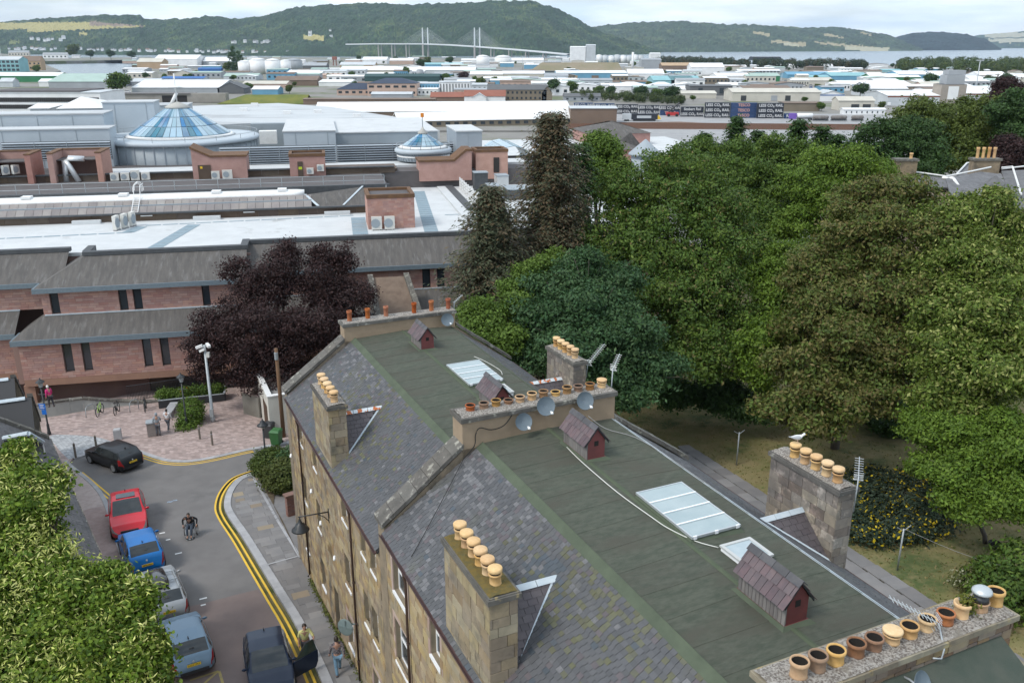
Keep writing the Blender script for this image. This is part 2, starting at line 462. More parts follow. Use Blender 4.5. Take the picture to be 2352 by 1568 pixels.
def pot(parent,P,kind,r=.14,h=.3,mt=None,lid=False,label=None):
 """chimney pot (a sub-part of its stack): clay barrel with rolled rim, dark inside or a louvred cap"""
 key=(kind,r,h,mt.name,lid)
 if key not in POT:
  m=NB(None,mt,True)
  if lid:
   m.lathe((0,0,0),[(r*.95,0),(r*.86,.03),(r*.84,h*.5),(r*1.0,h*.52),(r*1.02,h*.58),(r*.84,h*.6)],14,cap1=False)
   m.use(M_soot_shade);m.lathe((0,0,h*.6),[(r*.78,0),(r*.78,h*.12)],14)
   m.use(M_pot_lid,True);m.lathe((0,0,h*.70),[(r*.8,0),(r*1.06,.012),(r*1.1,h*.14),(r*1.06,h*.22),(r*.95,h*.25)],16)
  else:
   ri=r*.85
   m.lathe((0,0,0),[(r*.95,0),(r*.88,.03),(r*.86,h*.72),(r*1.0,h*.76),(r*1.05,h*.86),(r*1.0,h),(ri,h),(ri*.98,h*.9)],18,cap1=False)
   m.use(M_soot_shade,True);m.lathe((0,0,h*.1),[(ri*.9,0),(ri*.98,h*.8)],18,cap1=False)
  POT[key]=m.mesh('pot')
 M=Matrix.Translation(P)@Matrix.Rotation(RND.uniform(0,6),4,'Z')@Matrix.Rotation(RND.uniform(-.03,.03),4,'X')
 o=link('chimney_pot',POT[key],parent,M)
 if label:o['label']=label
 return o
def window(parent,v,u0,u1,z0,z1,F=BF,rows=2,cols=1,depth_=.16,surround=None,sillmat=None,name='window'):
 """sash window in a wall facing -v: frame, meeting rail, panes, sill"""
 m=NB(F,M_upvc);w=.055;d=v+depth_
 m.box(d,d+.06,u0,u1,z0,z0+w);m.box(d,d+.06,u0,u1,z1-w,z1)
 m.box(d,d+.06,u0,u0+w,z0+w,z1-w);m.box(d,d+.06,u1-w,u1,z0+w,z1-w)
 for k in range(1,cols):
  c=u0+(u1-u0)*k/cols;m.box(d,d+.06,c-w/2,c+w/2,z0+w,z1-w)
 zm=(z0+z1)/2;m.box(d-.012,d+.05,u0+w,u1-w,zm-.025,zm+.025)
 o=m.build(name,None,parent)
 for k in range(cols):
  a=u0+(u1-u0)*k/cols+w*.6;b=u0+(u1-u0)*(k+1)/cols-w*.6
  for(p,q)in((z0+w,zm-.025),(zm+.025,z1-w)):
   g=NB(F,M_winglass);g.box(d+.025,d+.035,a,b,p,q);g.build('pane',None,o)
 g=NB(F,sillmat or M_upvc);g.box(v-.05,d+.02,u0-.02,u1+.02,z0-.09,z0-.003);g.build('sill',None,o)
 if surround:
  g=NB(F,surround)
  g.box(v-.022,v+.14,u0-.17,u0-.004,z0-.1,z1+.17);g.box(v-.022,v+.14,u1+.004,u1+.17,z0-.1,z1+.17)
  g.box(v-.022,v+.14,u0-.003,u1+.003,z1+.004,z1+.17);g.build('surround',None,o)
 return o
# -- the tenements
VW,VR=6.75,18.15
def tenement(name,label,u0,u1,ez,fz,wins,dark=False):
 t=thing(name,label,'tenement',BF@Matrix.Translation((12.4,(u0+u1)/2,0)),'stone tenements along the street')
 FS=BF@Matrix(((0,1,0,VW),(1,0,0,u0),(0,0,1,0),(0,0,0,1)))
 holes=[(a-u0,b-u0,c,d)for a,b,c,d,_ in wins]
 m=NB(None,M_mortar)
 wall_holes(m,FS,u1-u0,-3,ez,holes,.012,.34)
 m.F=BF;m.use(M_greystone);m.box(VW+.345,VR,u0,u1,-3,ez)
 m.build('wall',None,t)
 pieces(courses(FS,u1-u0,-1.3,ez-.02,holes,.27,.52,proud=.03,thick=.06),'stone',M_stone,t,300,bevel=.1)
 for a,b,c,d,k in wins:
  if k=='door':
   g=NB(BF,mat('grey_door',(.10,.10,.11),(.13,.12,.12),scale=4,rough=.6));g.box(VW+.28,VW+.33,a,b,c,d);g.build('door',None,t)
  else:window(t,VW,a,b,c,d,rows=2,cols=2 if b-a>1.3 else 1,surround=M_pinkstone if k=='pink' else None)
 return t
NEAR=(9.75,24.0,9.5,11.8)
FAR=(24.78,39.45,8.4,10.7)
wn_near=[(21.95,23.35,7.75,9.15,'pink'),(19.15,19.95,7.75,9.2,'pink'),(22.05,23.4,5.1,6.75,'pink'),(19.2,20.0,5.1,6.7,'pink'),(22.1,23.4,1.2,2.9,'pink'),(16.3,17.1,5.1,6.7,'pink')]
wn_far=[(29.0,29.85,6.98,8.25,''),(26.55,27.2,6.98,8.25,''),(25.3,26.0,6.98,8.25,''),(33.9,34.6,6.98,8.25,''),(36.55,37.6,6.98,8.25,''),(29.1,29.9,4.05,5.55,''),(26.55,27.25,4.0,5.5,''),(25.45,26.15,4.0,5.5,''),(33.9,34.6,4.05,5.55,''),(36.6,37.3,4.05,5.55,''),(33.85,34.6,1.15,2.6,''),(29.2,30.1,1.15,2.65,'pink'),(37.1,37.85,1.2,2.5,''),(31.5,32.3,.2,2.6,'door'),(25.6,26.5,1.2,2.6,'pink')]
T_near=tenement('tenement','nearer stone tenement whose green flat roof carries two maroon vents',*NEAR,wn_near)
T_far=tenement('tenement','lower far stone tenement beyond the middle row of chimney pots',*FAR,wn_far)
def roof(t,u0,u1,ez,fz,seed,lich):
 rn=random.Random(seed)
 vl,vr=VW+3.2,VR-3.2
 dz=fz-ez;Ls=math.hypot(3.2+.12,dz)
 vm=(vl+vr)/2
 m=NB(BF,M_underlay)
 for a,b in((VW-.1,vl),(VR+.1,vr)):
  m.extr([(a,u0,ez-.06),(b,u0,fz-.02),(b,u0,fz-.10),(a,u0,ez-.16)],(0,u1-u0,0))
 m.build('roof_deck',None,t)
 R3=BF.to_3x3()
 du=R3@Vector((0,1,0))
 for side in(0,1):
  dvl=Vector((3.3,0,dz))if side==0 else Vector((-3.3,0,dz))
  Lv=dvl.length;dv=R3@dvl.normalized()
  n=R3@(Vector((-dz,0,3.3))if side==0 else Vector((dz,0,3.3))).normalized()
  P0=BF@Vector(((VW-.12)if side==0 else VR+.12,u0+.02,ez-.045))
  S=slate_mats(P0,du,dv,n,u1-u0-.04,Lv-.02,.185,.13,rnd=rn)
  def choose(c,y,r,side=side,L=u1-u0,Lv=Lv):
   t_=y/Lv
   k=r.random()
   if lich:
    a=math.exp(-((c-L*.92)/1.6)**2)*t_+math.exp(-((c-L*.72)/3.0)**2)*.25
    if k<.5*a:return M_slate_l
    b=max(0,math.exp(-((c-L*.40)/3.4)**2)*(t_-.2)*.9)
    if side==0 and r.random()<b*.55:return M_slate_y
    if math.hypot(c-L*.535,(y-Lv*.72)*1.8)<.95 and r.random()<.8:return M_slate_b
   else:
    if k<.22*t_*(c>L*.55):return M_slate_l
    if r.random()<.25*math.exp(-((c-L*.5)/3.5)**2):return M_slate_y
   q=r.random()
   return M_slate_l if q<.03 else M_slate_b if q<.05 else M_slate_p if q<.14 else M_slate
  split_slates(S,t,choose,300 if(side==0 and lich)else 0)
 fl=MB(BF);fl.use(M_felt);n=int((u1-u0)/1.0)
 L=[]
 for i in range(n):
  a,b=u0+(u1-u0)*i/n,u0+(u1-u0)*(i+1)/n
  for s_,(p,q,zp,zq)in enumerate(((vl+.2,vm,fz+.045,fz+.13),(vm,vr,fz+.13,fz+.03))):
   e=rn.uniform(0,.012);sk=rn.uniform(-.05,.05)
   m=NB(BF,M_felt)
   m.extr([(p,a-.06,zp+.006+e*.1),(q,a-.06+sk,zq+.006),(q,b+.06+sk,zq-.001),(p,b+.06,zp-.001)],(0,0,.006))
   m.build('felt_sheet',None,t)
 m=NB(BF,M_underlay);m.extr([(vl,u0,fz-.1),(vr,u0,fz-.1),(vr,u0,fz-.0),(vm,u0,fz+.10),(vl,u0,fz-.0)],(0,u1-u0,0));m.build('roof_base',None,t)
 m=NB(BF,M_felt_l)
 m.extr([(vl-.08,u0,fz-.05),(vl+.10,u0,fz+.07),(vl+.15,u0,fz+.11),(vl+.2,u0,fz+.06),(vl+.2,u0,fz-.08),(vl-.2,u0,fz-.2)],(0,u1-u0,0))
 m.build('edge_roll',None,t)
 m=NB(BF,M_lead if lich else M_felt_m);m.extr([(vr+.1,u0,fz-.02),(vr-.05,u0,fz+.055),(vr-.05,u0,fz+.03),(vr+.1,u0,fz-.05)],(0,u1-u0,0));m.build('edge_flashing',None,t)
 m=NB(BF,M_felt_m);m.extr([(vm-.08,u0,fz+.14),(vm,u0,fz+.16),(vm+.08,u0,fz+.14),(vm,u0,fz+.12)],(0,u1-u0,0));m.build('ridge_strip',None,t)
 for vv in(VW-.17,VR+.17):
  m=NB(BF,M_gutter,True)
  pr=[(vv-.06,ez-.06),(vv-.05,ez-.13),(vv,ez-.155),(vv+.05,ez-.13),(vv+.06,ez-.06),(vv+.045,ez-.06),(vv,ez-.13),(vv-.045,ez-.06)]
  m.extr([(a,u0,b)for a,b in pr],(0,u1-u0,0));m.build('gutter',None,t)
roof(T_near,NEAR[0],NEAR[1],NEAR[2],NEAR[3],3,True)
roof(T_far,FAR[0],FAR[1],FAR[2],FAR[3],4,False)
def downpipe(t,u,ez):
 m=NB(BF,M_pipe,True);v=VW-.1
 m.tube([(VW-.17,u,ez-.12),(VW-.15,u,ez-.3),(v,u,ez-.55),(v,u,.25),(v-.1,u,.12)],.042,8)
 for z in(1.5,3.2,5,6.8):m.lathe((v,u,z),[(.055,0),(.055,.07)],8)
 m.build('downpipe',None,t)
for u,t,e in((21.78,T_near,9.5),(28.32,T_far,8.4),(37.05,T_far,8.4)):downpipe(t,u,e)
def party(t,u0,u1,ez,fz,vl,vr,zb=-3,sk=True,skm=None,right=True):
 m=NB(BF,M_ashlar)
 top=fz
 m.extr([(VW-.02,u0,zb),(VW-.02,u0,ez+.06),(vl,u0,top-.05),(vr,u0,top-.05),(VR+.02,u0,ez+.06),(VR+.02,u0,zb)],(0,u1-u0,0))
 m.build('party_wall',None,t)
 for a,b,k in((VW-.12,vl,7),(VR+.12,vr,6)):
  for i in range(k):
   p,q=i/k,(i+1)/k-.004
   za,zq=ez+.08,top+.0
   x0,x1=a+(b-a)*p,a+(b-a)*q
   s0,s1=za+(zq-za)*p,za+(zq-za)*q
   e=RND.uniform(-.015,.015)
   m=NB(BF,M_cope);m.extr([(x0,u0-.04,s0+e),(x1,u0-.04,s1+e),(x1,u0-.04,s1+.16+e),(x0,u0-.04,s0+.16+e)],(0,u1-u0+.08,0))
   m.build('skew_stone',None,t)
party(T_near,24.02,24.76,9.5,11.8,9.45,15.0)
party(T_far,39.47,40.15,8.4,10.7,9.6,15.25)
def ridge_stack(t,u0,u1,v0,v1,zb,zt,bodymat,copem,slopez=None,F=BF):
 """gable-head stack: rendered body following the roof slope at its ends, thick cope"""
 s=MB(BF);s.use(bodymat)
 s.box(v0,v1,u0,u1,zb-1.6,zt-.15)
 o=s.build('chimney_stack',None,t)
 n=7
 for i in range(n):
  a,b=v0-.07+(v1-v0+.14)*i/n,v0-.07+(v1-v0+.14)*(i+1)/n-.006
  m=NB(BF,copem);e=RND.uniform(-.008,.008);m.box(a,b,u0-.07,u1+.07,zt-.148,zt+e);m.build('cope_stone',None,o)
 m=NB(BF,M_rubble);hf=[]
 k=26;vv=[v0+(v1-v0)*(i/(k-1))for i in range(k)]
 rows=[]
 for j in range(5):
  uu=u0+.03+(u1-u0-.06)*j/4
  rows.append([(x,uu,zt+.004+(.035+RND.uniform(-.02,.03)if 0<j<4 else .0))for x in vv])
 m.grid(rows);m.build('flaunching',None,o)
 return o
s_mid=ridge_stack(T_near,24.02,24.86,9.42,15.02,11.8,12.82,M_roughcast,M_cope)
s_farg=ridge_stack(T_far,39.47,40.2,9.6,15.2,10.7,11.52,M_roughcast,M_cope)
for v in(9.98,10.87,11.78,13.2,14.1,14.99):pot(s_farg,BF@Vector((v,39.82,11.54)),'tall',.125,.52,M_pot_red)
mid=[(9.89,M_pot_red,.2,0),(10.37,M_pot_brown,.2,0),(10.80,M_pot_brown,.22,0),(11.24,M_pot_brown,.15,0),(11.66,M_pot_buff,.2,0),(12.10,M_pot_buff,.25,0),(12.53,M_pot_brown,.25,0),(12.98,M_pot_buff,.15,0),(13.42,M_pot_brown,.25,0),(13.85,M_pot_brown,.22,0),(14.3,M_pot_brown,.22,0),(14.76,M_pot_lid,.32,1)]
for v,mt,h,lid in mid:pot(s_mid,BF@Vector((v,24.5,12.84)),'roll',.165,h,mt,bool(lid))
def wallhead(t,u0,u1,v0,v1,zb,zt,smat,npots,potm,cm,ridge,left=True,moss=None,lead=None,body=M_mortar):
 """chimney that stands on the wall head, with a small slated saddle joining it to the roof"""
 s=MB(BF);s.use(body);s.box(v0+.02,v1-.02,u0+.02,u1-.02,zb,zt-.16)
 o=s.build('chimney_stack',None,t)
 L=[]
 for(F,ln)in((BF@Matrix(((1,0,0,v0),(0,1,0,u0),(0,0,1,0),(0,0,0,1))),v1-v0),(BF@Matrix(((0,1,0,v0),(-1,0,0,u1),(0,0,1,0),(0,0,0,1))),u1-u0),(BF@Matrix(((0,-1,0,v1),(1,0,0,u0),(0,0,1,0),(0,0,0,1))),u1-u0)):
  L+=courses(F,ln,zb,zt-.16,[],.30,.46,proud=.015,thick=.05,joint=.014)
 pieces(L,'stone',smat,o,160,bevel=.08)
 m=NB(BF,cm);m.prism([(v0-.07,u0-.08),(v1+.07,u0-.08),(v1+.07,u1+.08),(v0-.07,u1+.08)],zt-.158,zt-.03)
 m.prism([(v0-.03,u0-.04),(v1+.03,u0-.04),(v1+.03,u1+.04),(v0-.03,u1+.04)],zt-.029,zt);m.build('cope',None,o)
 rows=[]
 for i in range(20):
  uu=u0+(u1-u0)*i/19
  rows.append([(v0+(v1-v0)*j/5,uu,zt+.003+(RND.uniform(.01,.05)if 0<j<5 else 0))for j in range(6)])
 m=NB(BF,moss or M_rubble);m.grid(rows);m.build('flaunching',None,o)
 for i in range(npots[0]):
  u=npots[1]+(npots[2]-npots[1])*i/(npots[0]-1)
  pot(o,BF@Vector(((v0+v1)/2,u,zt+.02)),'lid',.16,.46,potm,True)
 (ru,rz,va,bz)=ridge
 vb=v1 if left else v0
 A,Bp=Vector((vb,ru,rz)),Vector((va,ru,rz))
 for ue,sgn in((u0+.02,-1),(u1-.02,1)):
  C=Vector((vb,ue,bz));C2=Vector(((VW+.1)if left else(VR-.1),ue,bz-(.3)))
  m=NB(BF,M_underlay);m.extr([A,Bp,C],(0,0,-.05));sd=m.build('saddle_roof',None,t)
  du_=(Bp-A).normalized();nn=(Bp-A).cross(C-A).normalized()
  if nn.z<0:nn=-nn
  dn=(C-A)-du_*(C-A).dot(du_);hgt=dn.length;up=-dn.normalized()
  R3=BF.to_3x3();ln=(Bp-A).length
  a0=A-up*hgt
  S=slate_mats(BF@a0,R3@du_,R3@up,R3@nn,ln,hgt,.25,.17,keep=lambda c,y:c<ln*(y/hgt)*.97,lift=.012)
  pieces([q[2]for q in S],'roof_slate',M_slate_p if sgn<0 else M_slate,sd,60 if sgn<0 else 0)
  pts=[Bp+Vector((0,0,.03)),Bp.lerp(C,.5)+Vector((0,0,.035)),C+Vector((0,sgn*.02,.03))]
  m=NB(BF,M_lead);off=Vector((0,sgn*.09,0));dd=Vector(((.07 if left else-.07),0,0))
  rows=[[p-dd+Vector((0,0,.02))for p in pts],[p for p in pts],[p+dd*1.3+off*.3+Vector((0,0,.03))for p in pts]]
  m.grid(rows);m.extr([pts[0]+dd,pts[2]+dd,pts[2]-dd,pts[0]-dd],(0,0,.012));m.build('valley_flashing',None,t)
 n=3
 for i in range(n):
  p,q=A.lerp(Bp,i/n),A.lerp(Bp,(i+1)/n-.01)
  m=NB(BF,lead or M_lead)
  m.add([p+Vector((0,-.14,-.05)),p+Vector((0,0,.05)),p+Vector((0,.14,-.05)),q+Vector((0,-.14,-.05)),q+Vector((0,0,.05)),q+Vector((0,.14,-.05)),p+Vector((0,0,-.02)),q+Vector((0,0,-.02))],[(0,1,4,3),(1,2,5,4),(0,6,1),(1,6,2),(3,4,7),(4,5,7)])
  m.build('lead_ridge',None,t)
 return o
s_nl=wallhead(T_near,15.72,18.6,6.74,7.44,7.0,12.2,M_ashlar,(6,16.18,18.37),M_pot_buff,M_cope_d,(17.15,11.25,9.2,9.95),moss=M_moss)
s_fl=wallhead(T_far,31.0,33.65,6.74,7.42,6.0,11.06,M_ashlar,(5,31.35,33.4),M_pot_buff,M_cope_d,(32.3,10.15,9.2,8.9),moss=M_rubble,lead=M_leadrust)
s_nr=wallhead(T_near,16.2,19.0,17.55,18.16,6.0,12.26,M_greystone,(5,16.6,18.35),M_pot_buff,M_cope,(17.5,11.05,15.95,9.95),left=False,body=M_greystone)
s_fr=wallhead(T_far,31.5,34.0,17.55,18.16,5.0,11.02,M_greystone,(5,31.95,33.7),M_pot_buff,M_cope,(32.6,9.95,15.8,8.85),left=False,lead=M_leadrust,body=M_greystone)
T_next=thing('tenement','stone tenement in the bottom right corner with a dark green flat roof','tenement',BF@Matrix.Translation((12.4,5,0)),'stone tenements along the street')
m=NB(BF,M_mortar);m.box(VW,VR,-3,9.6,-.3,9.9);m.build('wall',None,T_next)
m=NB(BF,M_slate);m.extr([(VW-.1,-3,9.85),(10,-3,12.1),(10,-3,11.9),(VW,-3,9.6)],(0,11.7,0));m.extr([(VR+.1,-3,9.85),(15.4,-3,12.1),(15.4,-3,11.9),(VR,-3,9.6)],(0,11.7,0));m.build('slate_slope',None,T_next)
for i in range(8):
 m=NB(BF,mat('dark_felt',(.05,.065,.052),(.07,.08,.065),scale=2,rough=.95,bump=.5,bscale=40,rand=.08))
 m.box(10,15.4,-3+1.5*i,-3+1.5*i+1.49,12.02,12.12+.004*(i%2));m.build('felt_sheet',None,T_next)
m=NB(BF,MATS['dark_felt']);m.extr([(10,8.9,12.125),(15.5,8.9,12.125),(15.5,9.65,12.55),(10,9.65,12.55)],(0,.05,.0));m.build('felt_upstand',None,T_next)
m=NB(BF,M_cope_y);m.extr([(15.45,9.0,12.13),(15.75,9.0,12.13),(18.3,9.0,10.1),(18.0,9.0,10.0)],(0,.5,0));m.build('skew',None,T_next)
st=MB(BF);st.use(M_mortar);st.box(9.9,15.83,9.72,10.5,9.5,12.83);s_near=st.build('chimney_stack',None,T_near)
FN=BF@Matrix(((1,0,0,9.9),(0,1,0,9.70),(0,0,1,0),(0,0,0,1)))
FE=BF@Matrix(((0,-1,0,15.85),(1,0,0,9.72),(0,0,1,0),(0,0,0,1)))
M_patch=mat('patched_stone',(.26,.19,.12),(.20,.15,.11),scale=2.5,rough=.95,bump=.7,bscale=14,rand=.3,col3=(.34,.22,.08),scale3=1.2,c3=(.55,.66))
pieces(courses(FN,5.93,12.0,12.82,[],.2,.38,proud=.03,thick=.05)+courses(FE,.78,11.0,12.82,[],.2,.38,proud=.03,thick=.05),'stone',M_patch,s_near,120,bevel=.1)
for i in range(9):
 a=9.80+6.12*i/9
 m=NB(BF,M_cope_y);e=RND.uniform(-.01,.01);m.box(a,a+6.12/9-.008,9.62,10.6,12.832,12.955+e);m.build('cope_stone',None,s_near)
rows=[]
for i in range(40):
 v=9.85+6.0*i/39
 rows.append([(v,9.66+.9*j/6,12.958+(RND.uniform(.0,.05)if 0<j<6 else .008))for j in range(7)])
m=NB(BF,M_rubble);m.grid(rows);m.build('flaunching',None,s_near)
for v,mt,h,lid in((10.51,M_pot_buff,.34,0),(10.95,M_pot_brown,.33,0),(11.40,M_pot_buff,.30,0),(11.91,M_pot_brown,.29,0),(12.36,M_pot_brown,.27,0),(12.84,M_pot_buff,.3,1),(13.3,M_pot_buff,.25,0),(13.78,M_pot_buff,.26,0),(14.3,M_pot_red,.24,0),(15.74,M_pot_buff,.34,0)):
 pot(s_near,BF@Vector((v,10.1,12.97)),'roll',.18,h,mt,bool(lid))
m=NB(BF,M_pot_lid,True)
rows=[]
for k,(r,z)in enumerate(((.17,0),(.155,.05),(.15,.24),(.18,.26),(.18,.33),(.15,.33),(.13,.1))):
 rows.append([(14.76+r*math.cos(a),10.1+r*math.sin(a),12.97+z*(1 if a>1.0 else .55))for a in[i*.35+.3 for i in range(14)]])
m.grid(rows);o=m.build('chimney_pot',None,s_near);o['label']='broken buff pot with weeds growing beside it'
m=NB(BF,M_pot_buff,True);m.lathe((15.28,10.1,12.97),[(.18,0),(.17,.05),(.165,.17),(.19,.19),(.19,.22)],16)
m.use(M_black);m.lathe((15.28,10.1,13.19),[(.17,0),(.15,.10),(.12,.12),(.12,.2)],16)
m.use(M_alu,True);m.lathe((15.28,10.1,13.39),[(.2,0),(.205,.02),(.19,.06),(.12,.11),(.02,.13)],16)
o=m.build('chimney_pot',None,s_near);o['label']='pot under a shiny steel mushroom cowl'
# -- roof vents, rooflights (parts of the tenements)
def roof_vent(t,u0,u1,v0,v1,zb,ez,rz,label):
 vc=(v0+v1)/2
 m=NB(BF,M_ventred);m.box(v0+.03,v1-.03,u0+.02,u1-.02,zb-.1,ez)
 m.extr([(v0+.03,u0+.02,ez+.001),(v1-.03,u0+.02,ez+.001),(vc,u0+.02,rz-.04)],(0,u1-u0-.04,0))
 o=m.build('roof_vent',None,t,label)
 n=max(8,int((u1-u0)/.12))
 L=[]
 for i in range(n):
  a=u0+(u1-u0)*(i+.5)/n
  L.append(BF@bm((v0+.012,a,(zb+ez)/2+.02),(.014,0,0),(0,(u1-u0)/n/2-.006,0),(0,0,(ez-zb)/2-.03)))
 pieces(L,'side_board',M_ventwood,o,40)
 m=NB(BF,M_soot_shade);m.box(vc-.07,vc+.07,u0+.008,u0+.019,ez-.16,ez-.0);m.build('vent_hole',None,o)  # flat dark panel: shade of the opening put into its colour
 m=NB(BF,M_ventred);m.box(v0-.02,v1+.02,u0-.03,u1+.03,zb-.02,zb+.05);m.build('base_sill',None,o)
 m=NB(BF,M_black)
 for s_ in(-1,1):
  b=vc+s_*(v1-v0)/2+s_*.07;m.extr([(vc,u0-.05,rz+.02),(b,u0-.05,ez-.05),(b,u0-.05,ez-.11),(vc,u0-.05,rz-.045)],(0,.04,0))
 m.build('bargeboard',None,o)
 R3=BF.to_3x3()
 for s_ in(-1,1):
  E0=Vector((vc+s_*((v1-v0)/2+.1),u0-.06,ez-.075));dv=Vector((vc,u0-.06,rz))-E0
  n_=Vector((s_*dv.z,0,abs(dv.x))).normalized()
  S=slate_mats(BF@E0,R3@Vector((0,1,0)),R3@dv.normalized(),R3@n_,u1-u0+.12,dv.length-.02,.19,dv.length/3.0,lift=.01,jit=.3)
  pieces([q[2]for q in S],'roof_slate',M_slate_v,o,60)
  m=NB(BF,M_underlay);a=E0+Vector((0,.03,-.012));b=Vector((vc,u0-.03,rz-.012));m.extr([a,b,b+Vector((0,0,-.02)),a+Vector((0,0,-.02))],(0,u1-u0+.06,0));m.build('roof_deck',None,o)
 k=max(3,int((u1-u0)/.33))
 for i in range(k):
  a=u0-.08+(u1-u0+.16)*i/k;b=u0-.08+(u1-u0+.16)*(i+1)/k-.012
  e=RND.uniform(-.01,.012)
  m=NB(BF,mat('ridge_tile',(.062,.062,.07),(.09,.088,.09),scale=6,rough=.8,rand=.2))
  P=[(vc-.13,rz-.075),(vc,rz+.055),(vc+.13,rz-.075),(vc+.11,rz-.085),(vc,rz+.025),(vc-.11,rz-.085)]
  m.extr([(x,a,z+e)for x,z in P],(0,b-a,RND.uniform(-.008,.008)));m.build('ridge_tile',None,o)
 m=NB(BF,M_felt_l)
 m.extr([(v0-.16,u0-.16,zb-.03),(v1+.16,u0-.16,zb-.03),(v1+.03,u0-.02,zb+.06),(v0-.03,u0-.02,zb+.06)],(0,.01,0))
 m.extr([(v0-.16,u0-.16,zb-.03),(v0-.03,u0-.02,zb+.06),(v0-.03,u1+.02,zb+.06),(v0-.16,u1+.16,zb-.03)],(.01,0,0));m.build('felt_skirt',None,o)
 return o
roof_vent(T_near,21.3,22.8,12.4,13.06,11.93,12.55,13.02,'maroon fronted louvre vent beside the satellite dishes')
roof_vent(T_near,12.36,13.95,12.28,12.94,11.93,12.55,13.02,'maroon fronted louvre vent near the gable chimney')
roof_vent(T_far,36.25,37.6,12.28,12.94,10.83,11.42,11.88,'maroon vent by the far row of red pots')
roof_vent(T_far,28.3,29.8,12.42,13.06,10.83,11.42,11.88,'vent half hidden behind the middle row of pots')
def skylight(t,u0,u1,v0,v1,zb,zt,n,label,tilt=0.0):
 m=NB(BF,M_felt_l);m.box(v0+.04,v1-.04,u0+.04,u1-.04,zb-.2,zt-.05);
 m.extr([(v0-.12,u0-.1,zb-.04),(v0+.03,u0+.05,zt-.06),(v0+.03,u1-.05,zt-.06),(v0-.12,u1+.1,zb-.04)],(.01,0,0))
 m.extr([(v0-.12,u0-.1,zb-.04),(v0+.03,u0+.05,zt-.06),(v1-.03,u0+.05,zt-.06),(v1+.1,u0-.1,zb-.04)],(0,.01,0));o=m.build('skylight',None,t,label)
 m=NB(BF,M_alu);w=.045
 m.box(v0,v1,u0,u0+w,zt-.048,zt+.02);m.box(v0,v1,u1-w,u1,zt-.048,zt+.02);m.box(v0,v0+w,u0+w,u1-w,zt-.048,zt+.02);m.box(v1-w,v1,u0+w,u1-w,zt-.048,zt+.02)
 m.build('frame',None,o)
 for i in range(n):
  a,b=u0+w+(u1-u0-2*w)*i/n,u0+w+(u1-u0-2*w)*(i+1)/n
  m=NB(BF,M_glass_sky);m.box(v0+w,v1-w,a+.004,b-.004,zt-.03,zt+.005+.002*i);m.build('pane',None,o)
  if i:
   m=NB(BF,M_upvc);m.box(v0+.01,v1-.01,a-.022,a+.022,zt+.013,zt+.035);m.build('glazing_bar',None,o)
 if n>1:
  for v in(v0+.1,(v0+v1)/2,v1-.1):
   m=NB(BF,M_upvc);m.box(v-.05,v+.05,u0-.012,u0+.03,zt-.06,zt+.032);m.build('clip',None,o)
 return o
skylight(T_near,16.12,18.78,12.55,14.1,11.9,12.06,4,'four paned rooflight')
skylight(T_far,31.1,33.7,12.53,14.05,10.8,10.96,4,'four paned rooflight')
def hatch(t,u0,u1,v0,v1,zb,label):
 m=NB(BF,M_upvc);m.box(v0,v1,u0,u1,zb-.15,zb+.13);o=m.build('skylight',None,t,label)
 m=NB(BF,mat('hatch_frame',(.45,.46,.45),rough=.6));e=.03
 m.box(v0-e,v1+e,u0-e,u0+.06,zb+.14,zb+.19);m.box(v0-e,v1+e,u1-.06,u1+e,zb+.14,zb+.19);m.box(v0-e,v0+.06,u0+.06,u1-.06,zb+.14,zb+.19);m.box(v1-.06,v1+e,u0+.06,u1-.06,zb+.14,zb+.19)
 m.build('frame',None,o)
 m=NB(BF,mat('hatch_glass',(.33,.40,.43),(.40,.46,.48),scale=3,rough=.2));m.box(v0+.06,v1-.06,u0+.06,u1-.06,zb+.14,zb+.17);m.build('pane',None,o)
hatch(T_near,14.66,15.52,13.0,13.9,11.88,'single pane access rooflight')
hatch(T_far,29.68,30.6,13.36,13.84,10.78,'single pane access rooflight')
# -- satellite dishes and aerials
def dish(label,P,r,dirv,post):
 """P centre of the reflector, post = list of world points of the bracket"""
 P=Vector(P);d=Vector(dirv).normalized();q=d.to_track_quat('Z','Y')
 t=thing('satellite_dish',label,'satellite dish',Matrix.Translation(post[-1]),'satellite dishes on the roofs')
 m=NB(None,M_dish,True)
 prof=[(0.01,-.09),(r*.35,-.078),(r*.7,-.045),(r,.0),(r*1.02,.006),(r*.99,-.012),(r*.7,-.058),(r*.3,-.092),(.01,-.10)]
 n=28;vs=[];fs=[]
 for rr,h in prof:
  for i in range(n):
   a=2*math.pi*i/n;vs.append(P+q@Vector((rr*math.cos(a),rr*.93*math.sin(a),h)))
 for k in range(len(prof)-1):
  for i in range(n):
   j=(i+1)%n;fs.append((k*n+i,k*n+j,(k+1)*n+j,(k+1)*n+i))
 m.add(vs,fs);m.build('reflector',None,t)
 low=P+q@Vector((0,-r*.95,0));tip=P+q@Vector((0,-r*.75,r*1.05))
 m=NB(None,M_galv,True);m.tube([low,tip],.014,6);m.build('feed_arm',None,t)
 m=NB(None,M_upvc,True);m.lathe(tip,[(.035,-.03),(.045,.0),(.045,.04),(.025,.07),(.022,.11)],10,axis=(P-tip));m.build('receiver',None,t)
 m=NB(None,M_galv,True);m.tube([P+q@Vector((0,0,-.1))]+[Vector(p)for p in post],.022,7);m.build('bracket',None,t)
 return t
dB=BF.to_3x3()@Vector((.05,-.92,.38))
B_=lambda v,u,z:BF@Vector((v,u,z))
dish('blue grey satellite dish lowest and leftmost on the middle chimney, black cable beside it',B_(11.42,23.7,12.48),.30,dB,[B_(11.42,23.95,12.4),B_(11.42,24.02,12.35)])
